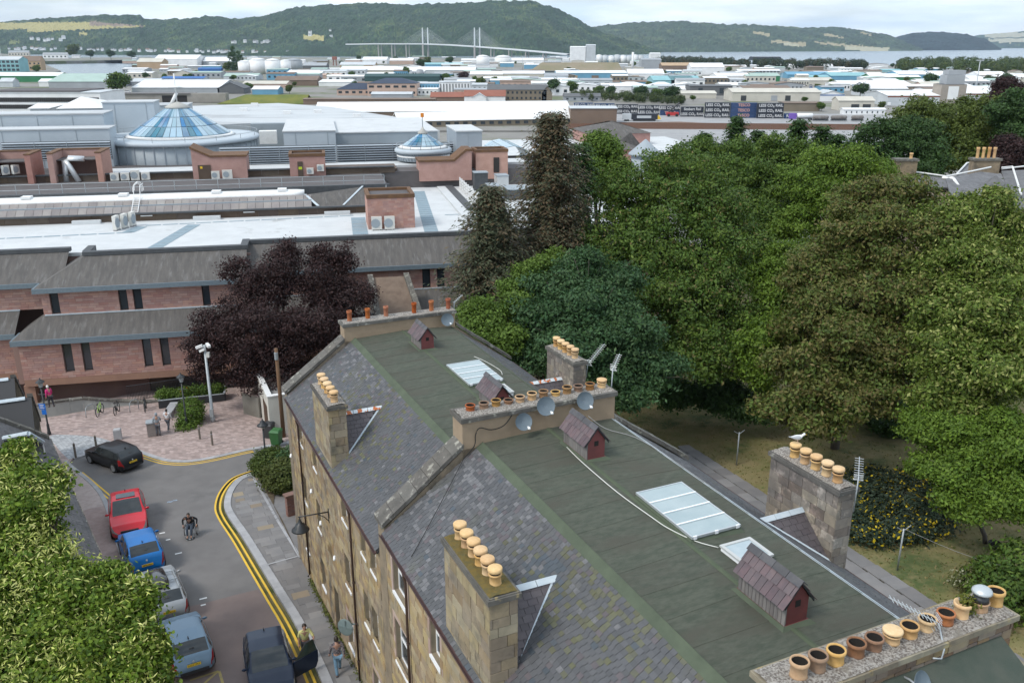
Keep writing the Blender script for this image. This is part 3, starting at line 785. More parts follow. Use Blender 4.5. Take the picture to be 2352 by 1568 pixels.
dish('blue grey satellite dish in the middle of three on the rendered chimney',B_(12.24,23.75,12.86),.33,dB,[B_(12.24,23.95,12.72),B_(12.24,24.03,12.6)])
dish('blue grey satellite dish nearest the cream lidded pot on the rendered chimney',B_(13.7,23.75,12.8),.32,dB,[B_(13.7,23.95,12.66),B_(13.7,24.03,12.55)])
dish('grey satellite dish at the end of the far chimney with six red pots',B_(14.66,39.1,11.2),.33,dB,[B_(14.66,39.4,11.1),B_(14.66,39.48,11.0)])
dish('satellite dish cut by the bottom edge beside the nearest chimney',B_(12.75,9.2,12.62),.3,BF.to_3x3()@Vector((.3,-.8,.5)),[B_(12.75,9.5,12.55),B_(12.75,9.71,12.5)])
def yagi(label,mast,boom0,boom1,n,el,refl=True):
 t=thing('tv_aerial',label,'aerial',Matrix.Translation(mast[0]),'television aerials on the chimneys')
 m=NB(None,M_galv,True);m.tube(mast,.02,7);m.build('mast',None,t)
 b0,b1=Vector(boom0),Vector(boom1);d=(b1-b0)
 m=NB(None,M_alu);m.tube([b0,b1],.011,5);m.build('boom',None,t)
 w=d.cross(Vector((0,0,1))).normalized();up=w.cross(d).normalized()
 for i in range(n):
  c=b0+d*((i+.3)/n)
  m=NB(None,M_alu);m.tube([c-w*el,c+w*el],.007,4)
  m.build('element',None,t)
 if refl:
  m=NB(None,M_alu)
  for k in range(-3,4):
   if k:m.tube([b0-w*el*1.1+up*.045*k+d.normalized()*abs(k)*.03,b0+w*el*1.1+up*.045*k+d.normalized()*abs(k)*.03],.007,4)
  m.build('reflector',None,t)
 return t
yagi('television aerial with white elements standing on the nearest chimney',[B_(13.46,9.62,12.72),B_(13.62,9.55,12.7),B_(13.75,9.62,12.82),B_(13.84,9.9,13.22)],B_(13.86,9.9,13.2),B_(12.95,10.4,13.75),12,.13)
yagi('television aerial clamped to the grey stone chimney below the gull',[B_(16.85+1.25,16.12,11.5),B_(18.1,16.1,12.62)],B_(18.1,16.1,12.55),B_(18.75,16.75,12.8),9,.12)
yagi('television aerial pointing right from the far stone chimney',[B_(18.22,31.55,10.2),B_(18.25,31.5,11.05)],B_(18.25,31.5,10.85),B_(19.6,32.4,11.3),12,.14)
yagi('television aerial on a tall grey mast at the end of the middle chimney',[B_(15.1,24.45,12.2),B_(15.16,24.45,13.5)],B_(15.16,24.45,13.45),B_(15.75,25.0,13.75),8,.1)
yagi('small aerial at the right end of the far chimney',[B_(15.3,39.85,11.2),B_(15.32,39.85,11.85)],B_(15.3,39.85,11.8),B_(15.9,40.2,12.05),6,.1,False)
def cable(label,pts,r,m_,n=4):
 P=[Vector(p)for p in pts];out=[]
 for i in range(len(P)-1):
  p0,p1,p2,p3=P[max(i-1,0)],P[i],P[i+1],P[min(i+2,len(P)-1)]
  for k in range(n):
   t=k/n;out.append(.5*((2*p1)+(p2-p0)*t+(2*p0-5*p1+4*p2-p3)*t*t+(3*p1-p0-3*p2+p3)*t**3))
 out.append(P[-1])
 m=NB(None,m_,True);m.tube(out,r,5);return m.build('cable',None,None,label,'cable')
cable('white cable snaking along the green roof to the small rooflight',[B_(12.3,22.4,11.97),B_(12.22,21.2,11.965),B_(12.2,19.2,11.96),B_(12.3,17.6,11.965),B_(12.38,16.9,11.965),B_(12.65,16.1,11.96),B_(13.0,15.62,11.95)],.014,M_cablew)
cable('black cable looping down the rendered chimney face',[B_(11.2,23.98,12.75),B_(10.85,23.98,12.35),B_(10.4,23.98,12.28),B_(10.0,23.98,12.42),B_(9.85,23.98,12.2),B_(9.8,23.96,11.85),B_(9.4,23.9,11.5)],.016,M_rubber)
cable('thin black cable running down the slates from the rendered chimney',[B_(9.4,23.9,11.5),B_(8.6,23.2,10.97),B_(7.6,22.4,10.24),B_(6.9,21.9,9.72)],.012,M_rubber)
cable('pale cable from the right hand dish to the garden eave',[B_(13.75,23.6,12.3),B_(14.2,23.2,11.92),B_(14.75,22.2,11.9),B_(14.95,20.6,11.84),B_(15.0,18.2,11.8)],.012,M_cableg)
cable('white cable end beside the far rooflight',[B_(14.2,34.6,10.8),B_(14.4,33.8,10.8),B_(14.55,32.6,10.78),B_(14.4,32.0,10.79)],.014,M_cablew)
M_bird=mat('gull_white',(.72,.72,.71),rough=.7)
def gull():
 t=thing('gull','white gull with grey wings perched on a chimney pot','gull',BF@Matrix.Translation((17.86,18.32,12.78)))
 X=BF.to_3x3()@Vector((.85,-.4,0));X.normalize();Y=Vector((0,0,1)).cross(X);o=B_(17.86,18.32,12.78)
 def L(x,y,z):return o+X*x+Y*y+Vector((0,0,z))
 m=NB(None,M_bird,True)
 rows=[]
 for x,r,z in((-.21,.012,.16),(-.15,.035,.155),(-.08,.062,.15),(0,.078,.145),(.07,.07,.155),(.12,.05,.185),(.15,.04,.22),(.175,.042,.245),(.205,.036,.25),(.225,.018,.247)):
  rows.append([L(x,r*math.cos(a),z+r*math.sin(a)*1.05)for a in[i*math.pi/5 for i in range(10)]])
 m.grid(rows,True);m.build('body',None,t)
 for s_ in(-1,1):
  m=NB(None,mat('gull_grey',(.36,.38,.40),rough=.7),True)
  rows=[[L(x,s_*(w+.012),z0),L(x,s_*(w+.026),(z0+z1)/2),L(x,s_*(w*.5),z1)]for x,w,z0,z1 in((.08,.06,.15,.215),(0,.074,.12,.222),(-.1,.055,.13,.205),(-.2,.02,.15,.18),(-.26,.006,.165,.172))]
  m.grid(rows);m.build('wing',None,t)
  m=NB(None,mat('pink_legs',(.5,.3,.25)),True);m.tube([L(.01,s_*.025,.08),L(.015,s_*.025,.0),L(.045,s_*.025,-.002)],.006,5);m.build('leg',None,t)
 m=NB(None,mat('yellow_beak',(.65,.42,.06)));m.lathe(L(.222,0,.245),[(.012,0),(.009,.03),(.002,.055)],6,axis=X-Vector((0,0,.2)));m.build('beak',None,t)
gull()
def wall_lamp():
 u,z=32.2,6.0
 t=thing('wall_lamp','black bell shaped street lamp on a scrolled bracket on the stone wall','street lamp',BF@Matrix.Translation((VW,u,z)))
 m=NB(BF,M_black);m.box(VW-.05,VW,u-.03,u+.03,z-.5,z+.15);m.build('wall_plate',None,t)
 m=NB(BF,M_black,True);m.tube([(VW-.05,u,z),(VW-1.25,u,z+.05)],.026,6);m.tube([(VW-.05,u,z-.4),(VW-.2,u,z-.2),(VW-.45,u,z-.02)],.018,6);m.build('bracket_arm',None,t)
 m=NB(BF,M_black,True);c=(VW-1.2,u,z-.55)
 m.lathe(c,[(.36,0),(.345,.05),(.22,.14),(.19,.26),(.10,.3),(.06,.42),(.03,.5),(.02,.62)],18);m.build('lamp_shade',None,t)
 m=NB(BF,mat('lamp_glass',(.5,.5,.48),rough=.2),True);m.lathe((c[0],c[1],c[2]-.10),[(.1,0),(.2,.06),(.26,.098)],14);m.build('lamp_glass',None,t)
wall_lamp()
for u,z,v in((30.6,4.9,.25),(38.2,6.0,.3),(32.8,5.3,.25),(34.0,6.2,.3)):
 m=NB(BF,M_upvc,True);m.lathe((VW-v,u,z),[(.05,0),(.055,.05),(.05,.22)],8,axis=(-.3,-1,-.2));o=m.build('vent_pipe',None,T_far)
# -- the ground: the street falls away from the camera
def zg(u):
 if u<52:return .45-.092*(u-29)
 if u<64:return-1.666-.06*(u-52)
 if u<80:return-2.386-.10*(u-64)
 return max(-14.0,-3.986-.14*(u-80))
def ground(x,y):return zg(-math.sin(BA)*x+math.cos(BA)*y)
def atg(px,py,h=0.0):
 z=0.0
 for _ in range(50):
  P=at(px,py,z+h);z=.5*z+.5*ground(P.x,P.y)
 return Vector((P.x,P.y,ground(P.x,P.y)))
def clipu(poly,lo,hi):
 def uu(p):return-math.sin(BA)*p[0]+math.cos(BA)*p[1]
 for lim,sg in((lo,1),(hi,-1)):
  out=[]
  for i in range(len(poly)):
   a,b=poly[i],poly[(i+1)%len(poly)];da,db=sg*(uu(a)-lim),sg*(uu(b)-lim)
   if da>=0:out.append(a)
   if da*db<0:t=da/(da-db);out.append((a[0]+(b[0]-a[0])*t,a[1]+(b[1]-a[1])*t))
  poly=out
  if len(poly)<3:return[]
 return poly
from mathutils.geometry import tessellate_polygon
def gsheet(poly,dz,thick=0.0,m=None):
 """a sheet laid on the sloping ground; thick > 0 gives it sides"""
 for lo,hi in((-50,52),(52,64),(64,80),(80,400)):
  q=clipu([(p[0],p[1])for p in poly],lo,hi)
  if len(q)<3:continue
  top=[(x,y,ground(x,y)+dz)for x,y in q]
  tri=tessellate_polygon([[Vector((p[0],p[1],0))for p in q]])
  ar=sum((q[i][0]*q[(i+1)%len(q)][1]-q[(i+1)%len(q)][0]*q[i][1])for i in range(len(q)))
  fs=[]
  for a,b,c in tri:
   A,B,C_=top[a],top[b],top[c]
   if(B[0]-A[0])*(C_[1]-A[1])-(B[1]-A[1])*(C_[0]-A[0])<0:a,c=c,a
   fs.append((a,b,c))
  n=len(q);vs=list(top)
  if thick:
   vs+=[(x,y,z-thick)for x,y,z in top]
   for i in range(n):
    j=(i+1)%n;fs.append((i,n+i,n+j,j)if ar>0 else(j,n+j,n+i,i))
  m.add(vs,fs)
def stripe(path,off,w,dz,m,thick=0.0,ends=None):
 """strip along a ground path (list of xy), centre offset to the right of travel"""
 P=[Vector((p[0],p[1]))for p in path]
 Lft,Rgt=[],[]
 for i,p in enumerate(P):
  d=(P[min(i+1,len(P)-1)]-P[max(i-1,0)]).normalized();n=Vector((d.y,-d.x))
  Lft.append(p+n*(off-w/2));Rgt.append(p+n*(off+w/2))
 for i in range(len(P)-1):gsheet([Lft[i],Rgt[i],Rgt[i+1],Lft[i+1]][::1],dz,thick,m)
def smooth(pts,n=6):
 P=[Vector((p[0],p[1]))for p in pts];out=[]
 for i in range(len(P)-1):
  p0,p1,p2,p3=P[max(i-1,0)],P[i],P[i+1],P[min(i+2,len(P)-1)]
  for k in range(n):
   t=k/n;out.append(.5*((2*p1)+(p2-p0)*t+(2*p0-5*p1+4*p2-p3)*t*t+(3*p1-p0-3*p2+p3)*t**3))
 out.append(P[-1]);return out
def G(*pts):return[atg(*p).xy for p in pts]
M_ground=mat('town_ground',(.19,.18,.165),(.24,.23,.21),scale=.08,rough=.95,col3=(.11,.13,.06),scale3=.02,c3=(.5,.62))
M_grass=mat('dry_grass',(.15,.145,.05),(.225,.18,.085),scale=.55,rough=1,bump=.6,bscale=18,col3=(.065,.09,.025),scale3=.35,c3=(.5,.64))
M_soil=mat('soil',(.075,.055,.035),(.11,.085,.05),scale=3,rough=1,bump=.6,bscale=20)
m=NB(None,M_grass)
xs=[-75+3*i for i in range(61)];ys=[0+3*i for i in range(61)]
def terr(x,y):
 q=MFI@Vector((x,y,0));z=ground(x,y)-.16
 if q.y>66.3 and q.x<25:z=min(z,-4.2)
 return z
m.grid([[(x,y,terr(x,y))for x in xs]for y in ys]);m.build('ground',None,None,kind='structure')
KR=smooth(G((720,1600),(711,1568),(658,1448),(616,1375),(577,1308),(538,1241),(505,1190),(497,1162),(508,1128),(536,1098),(590,1078)))
KR+=[KR[-1]+Vector((5,2.4))]
def mz(x,y):return(x/3.5461,752.6+y/3.5461)
KP=smooth(G(mz(600,1068),mz(770,1010),mz(940,943),mz(1060,985),mz(1200,1037),mz(1300,1070),mz(1400,1090),mz(1550,1092),mz(1750,1060),mz(2000,1003),mz(2335,942)))
KP+=[KP[-1]+(KP[-1]-KP[-7]).normalized()*12]
KL=smooth(G((150,1060),(169,1077),(212,1112),(240,1150),(262,1215),(288,1300),(322,1400),(352,1490),(385,1600)))
m=NB(None,M_asphalt)
road=[Vector(p)for p in G((330,1700),(880,1700))]+[p+Vector((.3,.3))for p in KR]+[Vector((-2,60))]+[KP[-1]+Vector((0,1))]+[p+Vector((0,.3))for p in KP[::-1]]+[Vector(p)for p in KL]
a=G((250,1750),(900,1750))
gsheet([a[0],a[1],*[p for p in KR],Vector((4,62)),*[p for p in KP[::-1]],*KL],0.0,0,m)
m.build('road',None,None,kind='structure')
m=NB(None,M_redtar)
gsheet(G((420,1394),(448,1389),(520,1371),(594,1352),(600,1362),(640,1432),(700,1560),(760,1680),(330,1680),(330,1440)),.004,0,m)
m.build('red_tarmac',None,None,kind='structure')
yl=thing('road_markings','worn double yellow lines painted along the kerbs of the street','road markings',Matrix.Translation(atg(560,1270)))
def par(path,off):
 out=[]
 for i,p in enumerate(path):
  d=(path[min(i+1,len(path)-1)]-path[max(i-1,0)]).normalized();out.append(p+Vector((d.y,-d.x))*off)
 return out
for path,o,sgn in((KR[4:-1],0.0,1),(KP[13:-6],-.18,1)):
 for k in(0,1):
  m=NB(None,M_yellow);stripe(path,(o+.26*k-.06)if path[0]is KR[4]else(o-.26*k+.62),.105,.009,m);m.build('yellow_line',None,yl)
q=G(mz(640,1180),mz(730,1262),mz(885,1392));q2=G(mz(668,1176),mz(760,1250),mz(915,1382))
for pth in(q,q2):
 m=NB(None,M_yellow);stripe(smooth(pth),0,.1,.009,m);m.build('yellow_line',None,yl)
bx=lambda x,y:((380+x/5.6)/1.063,(1480+y/5.6)/1.063)
for pts in([bx(860,880),bx(640,1070)],[bx(870,880),bx(925,1070)],[bx(860,880),bx(470,1010)],[bx(640,1070),bx(560,1150)]):
 m=NB(None,mat('faded_yellow',(.42,.33,.10),(.30,.24,.12),scale=6,rough=.85));stripe(G(*pts),0,.10,.009,m);m.build('bay_line',None,yl)
wt=thing('road_markings','broken white ticks beside the parked cars and a scuffed pale blue mark on the tarmac','road markings',Matrix.Translation(atg(392,1238)))
for px,py,w in((366,1225,.25),(381,1240,.2),(402,1272,.3),(458,1376,.3),(461,1390,.2),(447,1410,.12),(465,1420,.12)):
 m=NB(None,M_white);p=atg(px,py);stripe([p.xy,p.xy+Vector((w,w*.5))],0,.12,.009,m);m.build('tick',None,wt)
for px,py,ww in((384,1153,.3),(396,1150,.25)):
 m=NB(None,mat('blue_chalk',(.28,.38,.5),(.14,.15,.17),scale=14,rough=.9,contrast=(.45,.55)));p=atg(px,py);stripe([p.xy,p.xy+Vector((ww,.1))],0,.16,.009,m);m.build('blue_mark',None,wt)
pin=par(KR,.72)
pave=NB(None,mat('paving_bed',(.15,.145,.145),(.18,.17,.165),scale=2,rough=.9))
wallp=[(BF@Vector((6.78,u,0))).xy for u in(22,26,30,34,38,40.2)]
side=[Vector(p)for p in G((590,1082))]
gsheet([*[p for p in pin[2:-1]],Vector((-12.2,47.5)),*[Vector(p)for p in wallp[::-1]],(BF@Vector((5.2,22,0))).xy],.085,.2,pave)
pv=pave.build('pavement',None,None,kind='structure')
kc=par(KR,.62);d=0;L=[]
for i in range(1,len(kc)-1):
 p,q=kc[i],kc[i+1];dd=(q-p);n=max(1,round(dd.length/.9))
 for k in range(n):
  a,b=p+dd*(k/n),p+dd*((k+1)/n);c=(a+b)/2;t=(b-a)
  za,zb=ground(*a),ground(*b)
  X=Vector((t.x/2*.985,t.y/2*.985,(zb-za)/2));nrm=Vector((t.y,-t.x,0)).normalized()
  L.append(bm((c.x,c.y,(za+zb)/2+.04),X,nrm*.19,Vector((0,0,.085))))
pieces(L,'kerb_stone',M_kerb,pv,200)
band=G((576,1090),(600,1130),(640,1202),(690,1283))
def pinpoly(p,poly):
 c=False
 for i in range(len(poly)):
  a,b=poly[i],poly[i-1]
  if(a[1]>p[1])!=(b[1]>p[1])and p[0]<(b[0]-a[0])*(p[1]-a[1])/(b[1]-a[1])+a[0]:c=not c
 return c
def slab(c,hx,hy,zt,rot=BA,th=.03):
 X=Vector((math.cos(rot),math.sin(rot),0))*hx;Y=Vector((-math.sin(rot),math.cos(rot),0))*hy
 z=lambda p:ground(p.x,p.y)
 c3=Vector((c[0],c[1],0));X.z=(z(c3+X)-z(c3-X))/2;Y.z=(z(c3+Y)-z(c3-Y))/2
 c3.z=z(c3)+zt-th
 return bm(c3,X,Y,Vector((0,0,th)))
poly=[*[p for p in par(KR,.84)[2:-2]],*[Vector(p)for p in wallp[::-1]]]
L,Lb=[],[]
v=3.9;rr=random.Random(5)
uu=23.0
while uu<54:
 h=rr.choice((.42,.5,.6))
 vv=3.2+rr.uniform(0,.4)
 while vv<6.9:
  w=rr.uniform(.5,.95)
  c=(BF@Vector((vv+w/2,uu+h/2,0))).xy
  ok=all(pinpoly((BF@Vector((vv+w*f,uu+h*g,0))).xy,poly)for f in(.08,.92)for g in(.08,.92))
  if ok:(Lb if rr.random()<.1 else L).append(slab(c,w/2-.006,h/2-.006,.105+rr.uniform(-.003,.003)))
  vv+=w
 uu+=h
pieces(L,'paving_slab',M_slab,pv,250,minpx=0);pieces(Lb,'paving_slab',M_slab2,pv,50)
m=NB(None,M_kerb);stripe(band,0,.14,.113,m,.02);stripe(G((608,1302),(650,1290),(684,1281)),0,.12,.113,m,.02);m.build('edging_band',None,pv)
m=NB(BF,M_weed);r=random.Random(2)
for i in range(900):
 u=r.choice((r.uniform(27,37),r.uniform(33,37.2),r.uniform(30,34.5)));c=Vector((6.72-abs(r.gauss(0,.09)),u,zg(u)+.1+r.uniform(0,.16)))
 a=Vector((r.uniform(-1,1),r.uniform(-1,1),r.uniform(-.3,1))).normalized()*.05;b=Vector((r.uniform(-1,1),r.uniform(-1,1),r.uniform(-.3,1))).normalized()*.04
 m.quad(c-a,c-b,c+a,c+b)
tag(m.build('weeds',None,None),'weeds growing along the foot of the stone wall','weeds',kind='stuff')
def sett_mat(name,c1,c2,mortar,rot,sx=.22,sy=.11):
 mm=mat(name,c1,c2,scale=2.5,rough=.9);t=mm.node_tree;N=t.nodes;b=N['Principled BSDF']
 g=N.new('ShaderNodeNewGeometry');mp_=N.new('ShaderNodeMapping');mp_.inputs['Rotation'].default_value=(0,0,rot);t.links.new(g.outputs['Position'],mp_.inputs['Vector'])
 br=N.new('ShaderNodeTexBrick');br.inputs['Scale'].default_value=1;br.inputs['Brick Width'].default_value=sx;br.inputs['Row Height'].default_value=sy;br.inputs['Mortar Size'].default_value=.008
 br.inputs['Color1'].default_value=(.55,.55,.55,1);br.inputs['Color2'].default_value=(1.1,1.1,1.1,1);br.inputs['Mortar'].default_value=(.45,.45,.45,1)
 t.links.new(mp_.outputs[0],br.inputs['Vector'])
 src=b.inputs['Base Color'].links[0].from_socket;mu=N.new('ShaderNodeMix');mu.data_type='RGBA';mu.blend_type='MULTIPLY';mu.inputs[0].default_value=.75
 t.links.new(src,mu.inputs[6]);t.links.new(br.outputs['Color'],mu.inputs[7]);t.links.new(mu.outputs[2],b.inputs['Base Color'])
 bp=N.new('ShaderNodeBump');bp.inputs['Strength'].default_value=.5;bp.inputs['Distance'].default_value=.01;t.links.new(br.outputs['Fac'],bp.inputs['Height']);bp.invert=True;t.links.new(bp.outputs[0],b.inputs['Normal'])
 return mm
M_setts2=sett_mat('pink_setts',(.36,.275,.25),(.43,.34,.315),None,.3,.34,.2)
M_gsetts=sett_mat('grey_setts_laid',(.34,.355,.37),(.41,.42,.43),None,.9,.3,.2)
m=NB(None,M_setts2)
plz=[*KP[8:-1],Vector((-9,62)),Vector((-20,70)),*[Vector(p)for p in G((330,905),(140,945))],Vector((-46,66)),Vector((-46,55)),*[Vector(p)for p in G((90,1075))]]
gsheet([*KP,Vector((-12,64.5)),*[Vector(p)for p in G((560,890),(330,900),(108,945))],Vector((-42,60)),*[Vector(p)for p in G((60,1040),(120,1110))]],.07,.25,m)
pz=m.build('plaza',None,None,kind='structure')
m=NB(None,M_gsetts);gsheet([*[p for p in KP[:13]],*smooth(G(mz(940,943),mz(800,900),mz(640,882),mz(440,878),mz(400,900)),3),*[Vector(p)for p in G(mz(480,1000),mz(560,1080))]],.075,0,m);m.build('sett_apron',None,None,kind='structure')
L=[]
for i in range(len(KP)-1):
 p,q=KP[i],KP[i+1];dd=q-p;n=max(1,round(dd.length/.9))
 for k in range(n):
  a,b=p+dd*(k/n),p+dd*((k+1)/n);c=(a+b)/2;t=b-a;za,zb=ground(*a),ground(*b)
  L.append(bm((c.x,c.y,(za+zb)/2+.02),Vector((t.x/2*.985,t.y/2*.985,(zb-za)/2)),Vector((t.y,-t.x,0)).normalized()*.15,Vector((0,0,.07))))
pieces(L,'kerb_stone',M_kerb,pz,120)
m=NB(None,M_setts);gsheet([*KL,*[Vector(p)for p in G((250,1640),(90,1100))]],.06,.2,m);lp=m.build('pavement',None,None,kind='structure')
L=[]
for i in range(len(KL)-1):
 p,q=KL[i],KL[i+1];dd=q-p;n=max(1,round(dd.length/.9))
 for k in range(n):
  a,b=p+dd*(k/n),p+dd*((k+1)/n);c=(a+b)/2;t=b-a;za,zb=ground(*a),ground(*b)
  L.append(bm((c.x,c.y,(za+zb)/2+.02),Vector((t.x/2*.985,t.y/2*.985,(zb-za)/2)),Vector((t.y,-t.x,0)).normalized()*.12,Vector((0,0,.07))))
pieces(L,'kerb_stone',M_kerb,lp,60)
m=NB(None,M_soil)
gsheet([*[Vector(p)for p in G((594,1082),(603,1118),(650,1200))],(BF@Vector((6.7,39.6,0))).xy,(BF@Vector((6.7,47,0))).xy,*[Vector(p)for p in G((640,1060))]],.12,.1,m)
m.build('planting_bed',None,None,kind='structure')
gp=[];p1,p2=atg(1949,1253).xy,atg(2169,1393).xy;pd=(p2-p1).normalized();pl_=Vector((pd.y,-pd.x));pr_=math.atan2(pd.y,pd.x)
for i in range(30):
 for j in range(2):
  c=p1+pd*(-15+1.1*i+.4*j)+pl_*(.45+.85*j);gp.append(slab(c,.53,.41,.0+RND.uniform(-.01,.01),pr_))
gpo=thing('garden_path','grey flagged garden path along the back of the tenement','path',BF@Matrix.Translation((19.9,20,zg(20))))
pieces(gp,'paving_slab',M_slab,gpo,60)
# -- vehicles
M_tyre=mat('tyre',(.018,.018,.018),rough=.85)
M_rim=mat('alloy_rim',(.45,.46,.47),rough=.35,metal=.7)
M_red_l=mat('tail_lens',(.28,.012,.015),rough=.15)
M_head=mat('head_lens',(.35,.37,.38),rough=.08,metal=.3)
M_platey=mat('yellow_plate',(.72,.47,.02),rough=.5)
M_carglass=mat('car_glass',(.02,.026,.03),(.035,.042,.046),scale=2,rough=.06,spec=.5)
M_trim=mat('black_trim',(.02,.02,.021),rough=.5)
def paint(name,c,metal=.25):return mat(name,c,tuple(x*.93 for x in c),scale=1.2,rough=.3,metal=metal,coat=.12,spec=.3)
def interp(x,tab):
 for(a,b),(c,d)in zip(tab,tab[1:]):
  if a<=x<=c or c<=x<=a:
   t=(x-a)/(c-a)if c!=a else 0;t=t*t*(3-2*t)*.4+t*.6;return b+(d-b)*t
 return tab[0][1]if abs(x-tab[0][0])<abs(x-tab[-1][0])else tab[-1][1]
def car(label,P,head,L,Wd,Hr,zh,xw,xr0,xr1,xt,zt,pmat,text='',group=None,opendoor=False,roofbox=False,sunroof=False,rails=False,lower=None,front=False):
 """lofted car: x forward, profile given by bonnet height zh, windscreen foot xw, roof xr0..xr1, rear glass foot xt at zt"""
 fw=Vector((head[0],head[1],0)).normalized()
 z0=P.z;sl=ground(P.x+fw.x,P.y+fw.y)-ground(P.x-fw.x,P.y-fw.y)
 X=Vector((fw.x,fw.y,sl/2)).normalized();Y=Vector((-fw.y,fw.x,0));Z=X.cross(Y)
 M=Matrix(((X.x,Y.x,Z.x,P.x),(X.y,Y.y,Z.y,P.y),(X.z,Y.z,Z.z,z0+.005),(0,0,0,1)))
 t=thing('parked_car',label,'car',M,group)
 h=L/2;w2=Wd/2
 top=[(h,.56),(h-.12,.68),(h-.35,zh-.1),(xw+.25,zh),(xw,zh+.02),(xr0,Hr-.03),((xr0+xr1)/2,Hr),(xr1,Hr-.06),(xt,zt),(-h+.14,zt-.1),(-h+.02,.62),(-h,.5)]
 wid=[(h,.62),(h-.1,.78),(h-.3,.9),(h-.8,.97),(0,1.0),(-h+.7,.98),(-h+.25,.92),(-h+.08,.83),(-h,.74)]
 xs=sorted({*[a for a,b in top],*[a for a,b in wid],*[h-L*i/40 for i in range(41)]},reverse=True)
 belt=lambda x:min(interp(x,top)-.02,zh+.0+(zt-zh)*(h-x)/L*.6)
 rows=[]
 for x in xs:
  zt_,w=interp(x,top),interp(x,wid)*w2
  zb=belt(x);cab=max(0,min(1,(zt_-zb)/(Hr-zh)))
  we=w*(.90-.14*cab)if cab>.08 else w*.86
  end=min(1,max(0,min(h-x,x+h)/.15))
  sill=.22+(1-end)*.12
  half=[(w*.90,sill),(w*.985,.36),(w,.58 if zb>.62 else zb-.04),(w*.985,zb-.02),(w*.955,zb+.012),(w*.955+(we-w*.955)*.5,zb+(zt_-zb)*.5),(we,zt_-.055*cab),(we*.9,zt_-.012),(we*.5,zt_+.004),(0,zt_+.008)]
  ring=[(x,-y,z)for y,z in half]+[(x,y,z)for y,z in half[-2::-1]]
  rows.append(ring)
 n=len(rows[0])
 reg={}
 def put(k,f):reg.setdefault(k,[]).append(f)
 gx0,gx1=xw-.02,xt+.05
 for i in range(len(rows)-1):
  xm=(xs[i]+xs[i+1])/2
  for j in range(n-1):
   jj=j if j<n//2 else n-2-j
   k='body'
   zt_=interp(xm,top)
   if xr0<xm<gx0 and jj>=7:k='windscreen'
   elif xt+.04<xm<xr1 and jj>=7:k='rear_window'
   elif jj in(4,5)and gx1<xm<gx0 and zt_-belt(xm)>.12:
    pill=(abs(xm-((xr0+xr1)/2+.15))<.05)or(zt_-belt(xm)<.2)or abs(xm-(xr1+.25))<.06
    k='body' if pill else('side_window',j<n//2)
   elif xm>h-.42 and jj in(2,3)and abs(rows[i][j][1])>.5*w2:k=('headlight',j<n//2)
   elif xm<-h+.3 and jj in(2,3)and abs(rows[i][j][1])>.5*w2:k=('tail_light',j<n//2)
   elif jj==0:k='skirt'
   put(k,(i,j))
 def part(name,faces,m_,off=0.0,parent=t):
  mb=NB(None,m_,True);idx={}
  vs,fs=[],[]
  for i,j in faces:
   f=[]
   for a,b in((i,j),(i,j+1),(i+1,j+1),(i+1,j)):
    if(a,b)not in idx:idx[(a,b)]=len(vs);vs.append(rows[a][b])
    f.append(idx[(a,b)])
   fs.append(f)
  mb.F=M;mb.add(vs,fs);return mb.build(name,None,parent)
 body=part('body',reg['body'],pmat)
 part('sill_trim',reg.get('skirt',[]),lower or M_trim,parent=t)
 part('windscreen',reg['windscreen'],M_carglass);part('rear_window',reg['rear_window'],M_carglass)
 for s_ in(True,False):
  part('side_window',reg[('side_window',s_)],M_carglass)
  if('headlight',s_)in reg:part('headlight',reg[('headlight',s_)],M_head)
  if('tail_light',s_)in reg:part('tail_light',reg[('tail_light',s_)],M_red_l)
 mb=NB(M,pmat);
 for r_,sg in((rows[0],1),(rows[-1],-1)):mb.add(r_,[tuple(range(n))if sg<0 else tuple(range(n-1,-1,-1))])
 mb.use(M_trim);mb.box(-h+.25,h-.25,-w2*.85,w2*.85,.2,.3);mb.build('bumper',None,t)
 mb=NB(M,M_trim);mb.box(h-.2,h+.012,-w2*.46,w2*.46,.40,.66);mb.build('grille',None,t)
 mb=NB(M,M_trim);mb.box(-h-.012,-h+.1,-w2*.62,w2*.62,.30,.43);mb.build('rear_valance',None,t)
 for x in(h-L*.20,-h+L*.20):
  for s_ in(-1,1):
   yw=s_*(interp(x,wid)*w2-.085)
   mb=NB(M,M_tyre,True);mb.lathe((x,yw-s_*.1,.32),[(.2,0),(.31,.0),(.325,.03),(.325,.17),(.31,.2),(.215,.202)],22,axis=(M.to_3x3().inverted()@(Y*s_)))
   wh=mb.build('wheel',None,t)
   mb=NB(M,M_rim);c=Vector((x,yw+s_*.103,.32))
   mb.lathe(c,[(.22,0),(.21,.006),(.19,-.02),(.06,-.005),(.05,.006)],20,axis=(0,s_,0))
   for q in range(5):
    a=q*2*math.pi/5;d=Vector((math.cos(a),0,math.sin(a)));e=Vector((-math.sin(a),0,math.cos(a)))
    mb.obox(c+d*.13+Vector((0,s_*.0,0)),d*.08,e*.022,Vector((0,.008,0)))
   mb.build('rim',None,wh)
   mb=NB(M,M_trim,True);r_=[]
   for q in range(13):
    a=math.pi*q/12;r_.append([(x+.35*math.cos(a),s_*(abs(yw)+.086),.32+.35*math.sin(a)),(x+.39*math.cos(a),s_*(abs(yw)+.1),.32+.39*math.sin(a))])
   mb.grid(r_);mb.build('wheel_arch',None,t)
